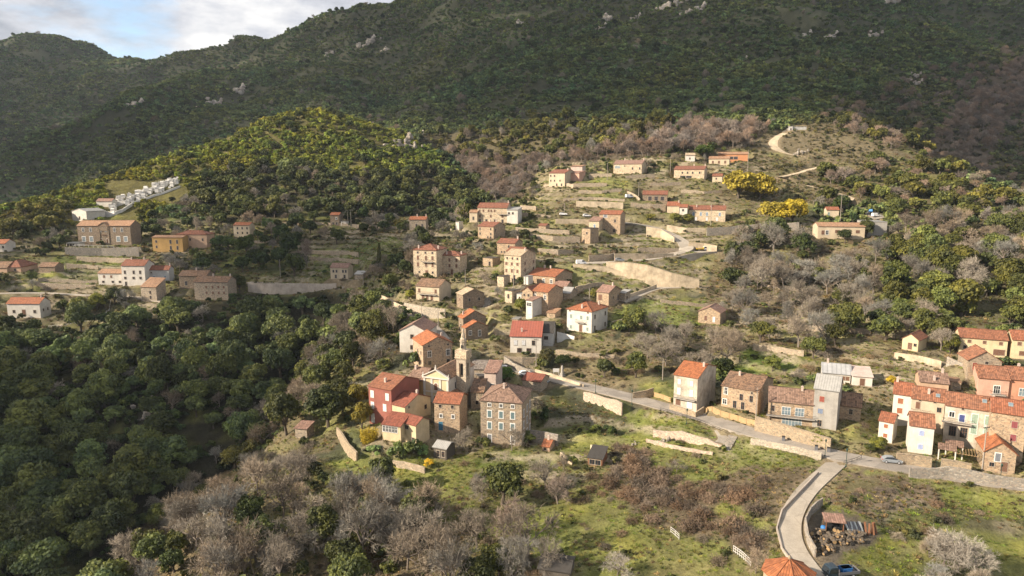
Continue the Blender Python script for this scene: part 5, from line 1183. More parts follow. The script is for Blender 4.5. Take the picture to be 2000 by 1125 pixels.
# ---------------------------------------------------------------- wood yard beside the lane
g = ground_at(1627, 1035); root = empty('wood_shelter', g, R(-12), 'small open timber shelter with striped pink roof beside the lane', 'shelter')
for x, y in ((-1.5, -1), (1.5, -1), (-1.5, 1), (1.5, 1)): a = MB(); a.box(x - .07, x + .07, y - .07, y + .07, -.6, 2.3); a.build('post', M['redwood'], root)
a = MB(); a.slab([(-1.9, -1.4, 2.2), (1.9, -1.4, 2.2), (1.9, 1.3, 2.75), (-1.9, 1.3, 2.75)], .1); a.build('roof', M['rose'], root)
a = MB(); a.box(-1.55, 1.55, .93, 1.0, -.3, 2.3); a.build('back_boards', M['darkwood'], root)
a = MB(); a.box(-1.3, 1.2, -.2, .8, -.2, .9); a.box(-.9, .6, -.1, .7, .9, 1.3); a.build('stored_goods', M['iron'], root)
a = MB(); a.lathe([(0, 0), (.45, .0), (.52, .35), (.5, .8), (.3, .95), (0, .98)], 12); o = a.build('water_drum', M['crateblue'], None, True); o.location = ground_at(1608, 1036); tag(o, 'round blue drum standing left of the striped shelter', 'drum')
def log_mesh(L, r):
    a = MB(); n = 9; ring = [(r * math.cos(2 * math.pi * k / n), r * math.sin(2 * math.pi * k / n)) for k in range(n)]
    for k in range(n):
        p, q = ring[k], ring[(k + 1) % n]; a.face([(-L / 2, *p), (-L / 2, *q), (L / 2, *q), (L / 2, *p)][::-1])
    a.face([(-L / 2, *p) for p in ring], mi=1); a.face([(L / 2, *p) for p in ring][::-1], mi=1)
    return a.mesh('log', [M['bark'], M['palewood']])
logs = [log_mesh(.9, .26), log_mesh(.55, .36), log_mesh(1.5, .2), log_mesh(.6, .22)]
for (u0, u1, v0, v1, n) in [(1580, 1640, 1040, 1062, 34), (1640, 1690, 1044, 1066, 34), (1590, 1632, 1062, 1085, 24)]:
    for k in range(n):
        o = add('log', random.choice(logs), None, ground_at(random.uniform(u0, u1), random.uniform(v0, v1), random.uniform(.15, .75))); o.rotation_euler = (random.uniform(0, 6), random.uniform(-.5, .5), random.uniform(0, 6.3))
        tag(o, 'sawn log with pale cut ends in the heap beside the lane', 'log', 'sawn logs heaped beside the lane')
for k in range(7):
    a = MB(); a.box(-1.7, 1.7, -.18, .18, 0, .08); o = a.build('plank', M['planks'] if k % 2 else M['rail']); o.location = ground_at(1655 + k * 4.5, 1036, .45); o.rotation_euler = (.2, R(-16), R(75 + random.uniform(-9, 9))); tag(o, 'dark grey board leaning in a row right of the striped shelter', 'board', 'boards leaning right of the striped shelter')
for k in range(5):
    a = MB(); a.box(-.13, .13, -.12, .12, 0, 2.1); o = a.build('timber_beam', M['redwood']); o.location = ground_at(1692 + k * 5, 1042 + (k % 2) * 3); o.rotation_euler = (R(-18), R(random.uniform(-10, 10)), R(random.uniform(-20, 20))); tag(o, 'short brown beam leaning upright right of the grey boards', 'beam', 'brown beams leaning in the wood yard')

# yard with pergola, awning and paved patio below the terraced row
g = ground_at(1890, 905); root = empty('pergola', g, R(-31), 'wooden slatted pergola in the walled yard of the terraced row', 'pergola')
for x, y in ((-2.6, -1.8), (2.6, -1.8), (-2.6, 1.8), (2.6, 1.8)): a = MB(); a.box(x - .08, x + .08, y - .08, y + .08, -1, 2.5); a.build('post', M['palewood'], root)
for k in range(11): a = MB(); x = -2.8 + k * .56; a.box(x - .05, x + .05, -2.1, 2.1, 2.62, 2.74); a.build('slat', M['palewood'], root)
a = MB(); a.box(-2.9, 2.9, -1.9, -1.75, 2.5, 2.62); a.box(-2.9, 2.9, 1.75, 1.9, 2.5, 2.62); a.build('beam', M['palewood'], root)
for u, v, lab, rz in [(1848, 895, 'left tiled porch roof on posts right of the lavender-shuttered house', -31), (1862, 888, 'right tiled porch roof against the white-fronted house', -31)]:
    root = empty('porch', ground_at(u, v), R(rz), lab, 'porch')
    a = MB(); a.slab([(-1.8, -1.5, 2.5), (1.8, -1.5, 2.5), (1.8, 1.5, 3.0), (-1.8, 1.5, 3.0)], .12); a.build('roof', M['rosetile'], root)
    for x in (-1.6, 1.6): a = MB(); a.box(x - .12, x + .12, -1.4, -1.16, -1.5, 2.4); a.build('post', M['white'], root)

# stone steps from the road down to the meadow
p0, p1 = ground_at(1432, 852), ground_at(1416, 880); a = MB(); n = 16; d = (p1 - p0); dn = Vector((d.x, d.y, 0)).normalized(); sd = Vector((-dn.y, dn.x, 0))
for k in range(n):
    c = p0.lerp(p1, (k + .5) / n); a.obox(c + Vector((0, 0, -.8)), dn * (Vector((d.x, d.y, 0)).length / n / 2), sd * 1.1, 1.0)
tag(a.build('stone_steps', M['greywall']), 'dark stone steps leading down from the main road into the green field', 'steps')

p0, p1 = ground_at(954, 582), ground_at(947, 613); a = MB(); n = 18; d = (p1 - p0); dn = Vector((d.x, d.y, 0)).normalized(); sd = Vector((-dn.y, dn.x, 0))
for k in range(n):
    c = p0.lerp(p1, (k + .5) / n); a.obox(c + Vector((0, 0, -.8)), dn * (Vector((d.x, d.y, 0)).length / n / 2), sd * 1.3, 1.1)
tag(a.build('stone_steps', M['greywall']), 'steep grey steps beside the brown stone house with pale tan roof', 'steps')
a = MB(); a.lathe([(1.1, -.6), (1.1, .3), (.8, .3), (.8, .9), (.5, .95), (.34, 3.2), (0, 3.6)], 4); o = a.build('memorial', M['greyplaster']); o.location = ground_at(1098, 734); tag(o, 'small grey obelisk memorial beside the car park wall', 'memorial')
a = MB(); a.box(-1.0, 1.0, -.04, .04, .9, 2.1); a.box(-.8, -.7, -.03, .03, -.5, .9); a.box(.7, .8, -.03, .03, -.5, .9); o = a.build('notice_board', M['frame']); o.location = ground_at(1086, 732); tag(o, 'blank white notice board left of the grey memorial', 'notice board')
# cemetery
tombs = []
for k in range(4):
    a = MB(); w, d, h = [(2.4, 3, 2.6), (2, 2.6, .9), (3, 3, 3.2), (1.4, 2.4, 1.4)][k]
    a.box(-w / 2, w / 2, -d / 2, d / 2, -1.5, h); a.box(-w / 2 - .15, w / 2 + .15, -d / 2 - .15, d / 2 + .15, h, h + .18)
    if k in (0, 2): a.slab([(-w / 2 - .2, d / 2, h + .2), (-w / 2 - .2, -d / 2, h + .2), (0, -d / 2, h + .9), (0, d / 2, h + .9)], .1); a.slab([(w / 2 + .2, -d / 2, h + .2), (w / 2 + .2, d / 2, h + .2), (0, d / 2, h + .9), (0, -d / 2, h + .9)], .1)
    if k in (1, 3): a.box(-w / 4, w / 4, d / 2 - .3, d / 2 - .1, h + .18, h + 1.3)
    tombs.append(a.mesh('tomb', M['tomb']))
for i in range(105):
    t = i / 105; u = 212 + 140 * t + random.uniform(-9, 9); v = 408 - 58 * t + random.uniform(-9, 9) * (1 - .4 * t)
    p = hit(u, v, GZ)
    if p is None or p.y < 380 or p.y > 620: continue
    o = add('tomb', tombs[random.choice((0, 0, 1, 2, 3))], None, p, R(random.choice((10, 100)) + random.uniform(-8, 8))); o.scale = (.8, .8, .7)
    tag(o, 'small white tomb in the hillside cemetery', 'tomb', 'white tombs of the hillside cemetery')
for lab, pts, h in [('long white cemetery wall right of the gabled chapel', [(182, 425), (205, 424), (224, 421)], 3.2), ('white cemetery wall below the tombs', [(224, 421), (240, 414), (258, 402)], 2.0), ('upper white cemetery wall at the top of the tombs', [(258, 398), (300, 384), (352, 366)], 1.4)]:
    pp = [hit(u, v, GZ) for u, v in pts]; q = []
    for p0_, p1_ in zip(pp[:-1], pp[1:]):
        for k in range(6): q.append(p0_.lerp(p1_, k / 6))
    q.append(pp[-1])
    for p in q: p.z = float(zat(p.x, p.y))
    ribbon_wall(dict(line=q, hs=[h] * len(q), t=.5, m='tomb', nm='cemetery_wall', lab=lab, cat='wall'))
# ---------------------------------------------------------------- land cover: zones outlined on the survey view, in order (later ones lie on top)
ZONES = [
 ('hill', [(-50, 425), (100, 383), (220, 343), (350, 288), (480, 248), (590, 200), (700, 225), (800, 265), (880, 320), (950, 400), (900, 412), (800, 420), (640, 427), (560, 427), (420, 417), (330, 400), (280, 440), (140, 440), (-50, 475)]),
 ('hilloak', [(330, 402), (400, 350), (450, 335), (560, 330), (700, 345), (860, 335), (930, 370), (945, 405), (930, 412), (820, 420), (640, 432), (420, 432)]),
 ('yellowband', [(-50, 430), (130, 395), (150, 430), (130, 455), (-50, 480)]),
 ('midgreen', [(760, 235), (900, 228), (1000, 232), (1330, 238), (1270, 285), (1100, 310), (1000, 325), (880, 305)]),
 ('barebelt', [(880, 300), (1000, 325), (1100, 312), (1270, 285), (1330, 250), (1480, 245), (1510, 262), (1480, 290), (1340, 298), (1190, 312), (1060, 330), (1000, 395), (945, 395), (900, 330)]),
 ('gully', [(1640, 330), (1560, 240), (1700, 180), (1850, 130), (2060, 60), (2060, 420), (1930, 420), (1880, 350), (1800, 290)]),
 ('baregully', [(1780, 290), (1860, 240), (1900, 170), (2050, 80), (2050, 190), (1960, 240), (1930, 330), (1960, 400), (1900, 360)]),
 ('lvillage', [(-50, 475), (140, 440), (280, 440), (420, 432), (640, 432), (900, 420), (900, 480), (820, 560), (760, 560), (660, 575), (480, 575), (400, 600), (230, 645), (-50, 655)]),
 ('dimwood', [(420, 480), (600, 470), (640, 500), (640, 550), (480, 552), (430, 540)]),
 ('meadow', [(600, 488), (770, 455), (790, 478), (720, 530), (640, 530), (600, 512)]),
 ('vegterrace', [(110, 500), (270, 500), (190, 560), (70, 562)]),
 ('forest', [(-50, 655), (230, 645), (330, 590), (450, 590), (480, 575), (660, 575), (720, 600), (640, 720), (520, 800), (510, 890), (400, 935), (300, 1015), (220, 1130), (-50, 1130)]),
 ('edgeoak', [(510, 885), (505, 800), (590, 740), (650, 660), (700, 590), (760, 590), (790, 640), (770, 690), (730, 735), (700, 800), (680, 850), (600, 900)]),
 ('spur', [(215, 1130), (300, 1010), (400, 930), (510, 885), (610, 890), (650, 905), (700, 935), (800, 970), (860, 1010), (940, 1030), (1000, 1050), (1050, 1080), (1060, 1130)]),
 ('village', [(770, 600), (790, 560), (880, 480), (920, 410), (1000, 395), (1060, 330), (1190, 312), (1340, 298), (1480, 290), (1500, 400), (1600, 430), (1560, 455), (1440, 450), (1400, 500), (1370, 570), (1210, 610), (1200, 660), (1080, 700), (1000, 690), (960, 700), (900, 690), (840, 650)]),
 ('garrigue', [(1440, 300), (1500, 262), (1560, 243), (1640, 240), (1720, 290), (1700, 345), (1600, 330), (1600, 400), (1500, 400), (1440, 345)]),
 ('ridgewood', [(1620, 240), (1760, 255), (1860, 320), (1940, 400), (2050, 400), (2050, 460), (1760, 450), (1740, 400), (1600, 400), (1600, 335), (1700, 345), (1720, 290)]),
 ('bareoak', [(1200, 660), (1370, 580), (1400, 500), (1440, 455), (1560, 445), (1760, 450), (2050, 430), (2050, 650), (1860, 650), (1850, 690), (1740, 700), (1700, 720), (1560, 725), (1520, 735), (1300, 735), (1240, 760), (1140, 745), (1080, 720), (1080, 690)]),
 ('slopegrass', [(1200, 610), (1240, 585), (1400, 590), (1420, 640), (1360, 640), (1200, 645)]),
 ('glade', [(1440, 680), (1570, 690), (1590, 715), (1520, 735), (1430, 735)]),
 ('oakgrove', [(1710, 520), (1800, 490), (1900, 530), (2050, 560), (2050, 640), (1870, 640), (1740, 610), (1690, 560)]),
 ('scrubslope', [(1440, 735), (1600, 700), (1740, 690), (1870, 690), (1900, 740), (1800, 745), (1740, 770), (1700, 760), (1600, 735), (1500, 760)]),
 ('roadside', [(1060, 745), (1300, 745), (1320, 800), (1700, 900), (2050, 970), (2050, 720), (1900, 720), (1740, 750), (1700, 760), (1520, 760)]),
 ('yard', [(700, 730), (1000, 690), (1080, 740), (1050, 790), (1040, 860), (940, 865), (900, 880), (840, 880), (720, 890), (690, 800)]),
 ('field', [(640, 905), (700, 890), (850, 890), (940, 868), (1040, 872), (1100, 850), (1120, 790), (1300, 805), (1470, 850), (1610, 905), (1560, 960), (1520, 1000), (1520, 1060), (1560, 1130), (1050, 1130), (1040, 1060), (940, 1030), (860, 1010), (700, 940)]),
 ('blackscrub', [(1050, 770), (1130, 770), (1220, 812), (1240, 845), (1180, 860), (1100, 840), (1050, 840)]),
 ('gardenbushes', [(920, 885), (1060, 880), (1080, 915), (1050, 935), (930, 925)]),
 ('bramble', [(1190, 880), (1255, 880), (1290, 920), (1345, 945), (1410, 930), (1520, 905), (1598, 910), (1545, 965), (1515, 1000), (1500, 1010), (1440, 985), (1400, 1000), (1470, 1025), (1510, 1070), (1460, 1100), (1390, 1060), (1290, 1035), (1250, 995), (1200, 960)]),
 ('midscrub', [(860, 960), (960, 930), (1030, 900), (1150, 920), (1190, 960), (1110, 990), (1000, 1000), (900, 1000)]),
 ('rfield', [(1650, 915), (1760, 920), (2050, 970), (2050, 1130), (1620, 1130), (1600, 1080), (1580, 1010), (1610, 960)]),
 ('rbramble', [(1612, 945), (1660, 925), (1760, 930), (1810, 950), (1815, 990), (1760, 1010), (1680, 1005), (1620, 990)]),
 ('hedge', [(1720, 1000), (1800, 985), (1860, 985), (2050, 1020), (2050, 1050), (1850, 1030), (1790, 1060), (1740, 1050)]),
 ('rgrey', [(1790, 1085), (1850, 1065), (1920, 1080), (1970, 1130), (1790, 1130)]),
 ('woodyard', [(1575, 1015), (1610, 1000), (1720, 1020), (1720, 1060), (1650, 1075), (1650, 1130), (1600, 1130)]),
]
# zone: ground colour, share of green, then plants per 10.2 m2 cell: (kind, chance, smallest, largest, tint)
LIFT = 1.35
DG, OG, YG, GG, KB, MB_, RB = (.040, .058, .021), (.060, .072, .026), (.115, .108, .022), (.075, .088, .050), (.176, .153, .122), (.120, .092, .062), (.178, .138, .110)
PLANTS = {
 'mount': dict(g=(.064, .066, .040), gr=.3, p=[('shrub', .62, 1.4, 2.8, (.092, .126, .056)), ('oak', .03, 2.2, 3.4, DG), ('bare', .012, 2.6, 4, KB), ('bramble', .10, 1.2, 2.2, (.085, .085, .05))]),
 'hill': dict(g=(.10, .09, .035), gr=.3, p=[('shrub', .68, 1.4, 2.6, (.150, .168, .032)), ('oak', .06, 1.9, 3.0, OG)]),
 'hilloak': dict(g=(.05, .045, .028), gr=.3, p=[('oak', .22, 2.3, 3.9, (.062, .072, .028)), ('shrub', .2, 1.2, 2.2, OG), ('bare', .02, 2.5, 3.6, KB)]),
 'yellowband': dict(g=(.08, .07, .035), gr=.3, p=[('oak', .16, 2, 3.6, (.11, .105, .028)), ('shrub', .3, 1.2, 2.2, YG)]),
 'midgreen': dict(g=(.08, .068, .04), gr=.3, p=[('oak', .12, 2, 3.6, (.085, .088, .028)), ('shrub', .38, 1.3, 2.4, (.095, .09, .032)), ('bare', .02, 2.5, 4, KB)]),
 'barebelt': dict(g=(.10, .082, .055), gr=.15, p=[('bare', .34, 2.4, 4.2, RB), ('shrub', .12, 1.2, 2.2, OG), ('oak', .02, 2, 3.4, OG), ('bramble', .2, .8, 1.5, MB_)]),
 'gully': dict(g=(.075, .065, .042), gr=.2, p=[('shrub', .5, 1.5, 2.9, (.082, .102, .05)), ('bare', .09, 2.6, 4.2, RB), ('oak', .04, 2.2, 3.6, DG)]),
 'baregully': dict(g=(.10, .08, .06), gr=.1, p=[('bare', .22, 2.6, 4.6, RB), ('shrub', .2, 1.5, 2.6, (.07, .068, .04))]),
 'lvillage': dict(g=(.10, .09, .05), gr=.38, p=[('oak', .085, 1.8, 3.6, (.05, .066, .026)), ('bare', .06, 2.2, 3.6, KB), ('shrub', .34, .8, 1.8, (.07, .075, .035)), ('bramble', .10, .7, 1.3, MB_)]),
 'dimwood': dict(g=(.07, .07, .035), gr=.5, p=[('oak', .13, 2, 3.8, DG), ('bare', .04, 2.4, 3.8, KB), ('shrub', .14, .9, 1.8, DG)]),
 'meadow': dict(g=(.075, .085, .035), gr=.6, p=[('shrub', .03, .6, 1.2, DG), ('bare', .008, 2, 3, KB)]),
 'vegterrace': dict(g=(.10, .105, .045), gr=.8, p=[('shrub', .05, .6, 1.1, OG), ('bare', .005, 2, 3, KB)]),
 'forest': dict(g=(.035, .032, .02), gr=.2, p=[('oak', .235, 2.3, 5.0, (.070, .092, .040)), ('shrub', .34, 1.2, 2.6, DG), ('bare', .05, 2.2, 4.0, KB)]),
 'edgeoak': dict(g=(.12, .10, .06), gr=.4, p=[('oak', .11, 2.2, 3.8, OG), ('bare', .14, 2.4, 4.0, KB), ('shrub', .15, .9, 1.8, OG), ('bramble', .15, .8, 1.5, MB_)]),
 'spur': dict(g=(.14, .11, .065), gr=.3, p=[('bare', .28, 2.2, 4.0, KB), ('oak', .085, 1.6, 3.0, OG), ('shrub', .17, .9, 1.7, OG), ('bramble', .28, .8, 1.6, MB_)]),
 'village': dict(g=(.16, .135, .078), gr=.55, p=[('shrub', .34, .7, 1.9, (.066, .078, .034)), ('bramble', .40, .6, 1.6, (.13, .10, .065)), ('bare', .11, 1.8, 3.3, KB), ('oak', .05, 1.6, 2.4, OG)]),
 'garrigue': dict(g=(.14, .115, .07), gr=.2, p=[('shrub', .46, .7, 1.5, (.088, .086, .042)), ('bramble', .42, .7, 1.4, (.125, .105, .065))]),
 'ridgewood': dict(g=(.12, .10, .06), gr=.3, p=[('oak', .11, 1.9, 3.6, (.085, .088, .026)), ('bare', .06, 2.3, 3.8, RB), ('shrub', .25, 1.0, 2.0, OG), ('bramble', .12, .7, 1.4, MB_)]),
 'bareoak': dict(g=(.155, .125, .075), gr=.4, p=[('bare', .26, 2.4, 4.3, KB), ('oak', .08, 2.0, 3.8, OG), ('shrub', .14, .9, 1.8, OG), ('bramble', .34, .7, 1.5, MB_)]),
 'slopegrass': dict(g=(.16, .16, .065), gr=.8, p=[('bramble', .09, .5, 1.0, MB_), ('bare', .01, 1.8, 2.6, KB)]),
 'glade': dict(g=(.08, .12, .03), gr=1, p=[('shrub', .02, .8, 1.4, OG)]),
 'oakgrove': dict(g=(.10, .09, .05), gr=.3, p=[('oak', .28, 2.2, 4.2, (.078, .088, .028)), ('bare', .07, 2.4, 3.8, KB), ('shrub', .26, 1, 1.8, OG)]),
 'scrubslope': dict(g=(.18, .15, .085), gr=.55, p=[('bramble', .46, .7, 1.6, (.14, .108, .065)), ('bare', .06, 1.8, 3.0, KB), ('shrub', .10, .8, 1.5, (.10, .10, .04))]),
 'roadside': dict(g=(.20, .165, .10), gr=.5, p=[('shrub', .09, .6, 1.3, OG), ('bramble', .2, .6, 1.3, MB_), ('bare', .035, 1.8, 2.8, KB)]),
 'yard': dict(g=(.20, .17, .115), gr=.35, p=[('shrub', .06, .6, 1.2, OG), ('bare', .02, 1.6, 2.6, KB), ('bramble', .05, .5, 1.0, MB_)]),
 'field': dict(g=(.15, .13, .06), gr=.85, p=[('bramble', .13, .5, 1.5, MB_), ('shrub', .08, .6, 1.3, OG), ('bare', .008, 1.8, 2.8, KB)]),
 'blackscrub': dict(g=(.05, .05, .03), gr=.3, p=[('shrub', .3, 1, 2.0, DG), ('bare', .10, 1.8, 3.0, (.10, .085, .07)), ('oak', .04, 1.6, 2.4, DG)]),
 'gardenbushes': dict(g=(.11, .13, .04), gr=1, p=[('shrub', .28, .8, 1.5, (.095, .105, .028))]),
 'bramble': dict(g=(.12, .095, .06), gr=.2, p=[('bramble', .85, 1.2, 2.3, (.120, .086, .060)), ('shrub', .10, .7, 1.4, (.09, .09, .045)), ('bare', .03, 1.4, 2.2, KB)]),
 'midscrub': dict(g=(.13, .12, .055), gr=.7, p=[('bramble', .26, .7, 1.5, MB_), ('bare', .05, 1.8, 3.0, KB), ('shrub', .08, .7, 1.4, OG)]),
 'rfield': dict(g=(.15, .14, .055), gr=.9, p=[('bramble', .05, .5, 1.1, MB_), ('shrub', .01, .6, 1.1, OG)]),
 'rbramble': dict(g=(.13, .10, .07), gr=.3, p=[('bare', .30, 2.0, 3.2, (.19, .155, .125)), ('bramble', .55, .8, 1.5, (.14, .105, .078)), ('shrub', .08, .8, 1.4, OG)]),
 'hedge': dict(g=(.09, .085, .045), gr=.5, p=[('bramble', .5, .9, 1.6, MB_), ('shrub', .2, .8, 1.5, (.065, .07, .035))]),
 'rgrey': dict(g=(.12, .12, .06), gr=.5, p=[('bare', .3, 1.6, 2.4, (.23, .205, .17))]),
 'woodyard': dict(g=(.10, .085, .065), gr=.1, p=[]),
}
BIG = dict(forest=1.25, spur=1.5, bareoak=1.5, edgeoak=1.4, oakgrove=1.5, hilloak=1.35, ridgewood=1.4, barebelt=1.35, dimwood=1.45, lvillage=1.3, yellowband=1.3, midgreen=1.3)
for zn_, zd in PLANTS.items():
    k = BIG.get(zn_, 1.1)
    zd['p'] = [(kd, pb / (k * k * .80) if kd in ('oak', 'bare') and k > 1.15 else pb * 1.1, r0 * (k if kd in ('oak', 'bare') else 1.18), r1 * (k if kd in ('oak', 'bare') else 1.25), tuple(c * LIFT for c in t)) for kd, pb, r0, r1, t in zd['p']]
ZN = ['mount'] + [z[0] for z in ZONES]
def cover(x, y, z, wob=True):
    u, v = project(x, y, z)
    if wob:
        amp = np.clip(1351 / np.maximum(y, 60) * 2.2, 2, 18)
        u = u + amp * fbm(x, y, 9, 71, 2); v = v + amp * .6 * fbm(x, y, 9, 73, 2)
    u = np.clip(u, -40, 2040); v = np.clip(v, 10, 1124)
    out = np.zeros(x.shape, int)
    for k, (nm, poly) in enumerate(ZONES):
        m = in_poly(u, v, poly)
        if nm in ('gully', 'baregully'): m &= y > 440
        elif nm in ('hill', 'hilloak', 'yellowband', 'midgreen', 'barebelt', 'garrigue', 'ridgewood'): m &= (y < 660) & (y > 330)
        else: m &= y < 480
        out = np.where(m, k + 1, out)
    return out

# ground colours
CV = cover(GX, GY, GZ)
gcol = np.array([PLANTS[n]['g'] for n in ZN])[CV]; ggr = np.array([PLANTS[n]['gr'] for n in ZN])[CV]
nz = fbm(GX, GY, 7, 81, 3); nz2 = fbm(GX, GY, 26, 85, 3)
green = np.clip(ggr * 1.15 - .35 + .45 * nz + .3 * nz2, 0, 1)[..., None] * (ggr > .12)[..., None]
grass_c = np.array((.135, .165, .038)) * (1 + .25 * nz2[..., None]) + np.array((.08, .045, .015)) * np.clip(nz, 0, 1)[..., None]
near = (GY < 520)[..., None]
gcol = gcol * (1 - green * .8 * near) + grass_c * green * .8 * near
dirt = np.array((.24, .185, .12))
dz_ = np.clip(1 - ROADMASK / 2.5, 0, 1)[..., None] * .8
gcol = gcol * (1 - dz_) + dirt * dz_
hz_ = np.clip(1 - HOUSEMASK / 3.0, 0, 1)[..., None] * .6
gcol = gcol * (1 - hz_) + dirt * .9 * hz_
rs_ = (RISER * (RISER > .25) * np.clip(.6 + .8 * fbm(GX, GY, 10, 131, 2), 0, 1))[..., None]
gcol = gcol * (1 - rs_ * .85) + np.array((.30, .25, .185)) * rs_ * .85
fm = ((GY > 520) * 1.0)[..., None]
gcol = gcol * (1 + fm * .5 * np.clip(fbm(GX, GY, 38, 133, 4), -.6, 1.2)[..., None])
gcol = np.clip(gcol * (1 + .22 * fbm(GX, GY, 2.6, 91, 2)[..., None]), .01, .6)

# ---------------------------------------------------------------- ground sheet
me = bpy.data.meshes.new('ground'); ny, nx = GX.shape
me.vertices.add(nx * ny); me.vertices.foreach_set('co', np.stack([GX, GY, GZ], -1).astype(np.float32).ravel())
ix = np.arange(nx * ny).reshape(ny, nx); q = np.stack([ix[:-1, :-1], ix[:-1, 1:], ix[1:, 1:], ix[1:, :-1]], -1).reshape(-1, 4)
me.loops.add(q.size); me.loops.foreach_set('vertex_index', q.ravel().astype(np.int32)); me.polygons.add(len(q)); me.polygons.foreach_set('loop_start', np.arange(0, q.size, 4, dtype=np.int32))
me.update(calc_edges=True); me.polygons.foreach_set('use_smooth', np.ones(len(q), bool))
at_ = me.attributes.new('soil', 'FLOAT_COLOR', 'POINT'); at_.data.foreach_set('color', np.concatenate([gcol, np.ones((ny, nx, 1))], -1).astype(np.float32).ravel())
m, nt, p = new_mat('soil_and_grass')
av = node(nt, 'ShaderNodeAttribute', attribute_name='soil')
v = coords(nt); n1 = noise(nt, v, .55, 6, .75); n2 = noise(nt, v, 3.0, 4, .7)
c1 = mixc(nt, 1.0, av.outputs['Color'], ramp(nt, n1, [(.25, .55), (.5, 1.0), (.78, 1.45)]), 'MULTIPLY')
c2 = mixc(nt, 1.0, c1, ramp(nt, n2, [(.3, .7), (.7, 1.3)]), 'MULTIPLY')
link(nt, c2, p.inputs['Base Color']); p.inputs['Roughness'].default_value = 1; p.inputs['Specular IOR Level'].default_value = .1
bump(nt, p, n1, 1.0, .6)
me.materials.append(m); structure(add('ground', me))

# ---------------------------------------------------------------- plant materials
def leaf_mat(name, stuff, trans=.25, rough=.65, var=.45, warm=(1.25, 1.1, .6)):
    m, nt, p = new_mat(name)
    if stuff: src = node(nt, 'ShaderNodeAttribute', attribute_name='hue', attribute_type='INSTANCER').outputs['Color']
    else: src = nt.nodes.new('ShaderNodeObjectInfo').outputs['Color']
    rnd = nt.nodes.new('ShaderNodeObjectInfo').outputs['Random']
    t = node(nt, 'ShaderNodeAttribute', attribute_name='tint').outputs['Fac']
    k = math_(nt, 'MULTIPLY', ramp(nt, rnd, [(0, 1 - var), (1, 1 + var)]), t)
    a = mixc(nt, 1.0, src, (1, 1, 1), 'MULTIPLY')
    vm = nt.nodes.new('ShaderNodeVectorMath'); vm.operation = 'SCALE'; link(nt, a, vm.inputs[0]); link(nt, k, vm.inputs['Scale'])
    w = mixc(nt, ramp(nt, t, [(.85, 0), (1.35, .7)]), vm.outputs[0], (*warm,), 'MULTIPLY') if warm else vm.outputs[0]
    link(nt, w, p.inputs['Base Color']); p.inputs['Roughness'].default_value = rough; p.inputs['Specular IOR Level'].default_value = .25
    if trans:
        tr = nt.nodes.new('ShaderNodeBsdfTranslucent'); link(nt, w, tr.inputs['Color'])
        mx = nt.nodes.new('ShaderNodeMixShader'); mx.inputs[0].default_value = trans
        link(nt, p.outputs[0], mx.inputs[1]); link(nt, tr.outputs[0], mx.inputs[2]); link(nt, mx.outputs[0], nt.nodes['Material Output'].inputs[0])
    return m
LEAF, LEAFS = leaf_mat('leaves', False), leaf_mat('leaves_mass', True, warm=(1.15, 1.08, .7))
TWIG, TWIGS = leaf_mat('twigs', False, 0, .9, .25, None), leaf_mat('twigs_mass', True, 0, .9, .25, None)

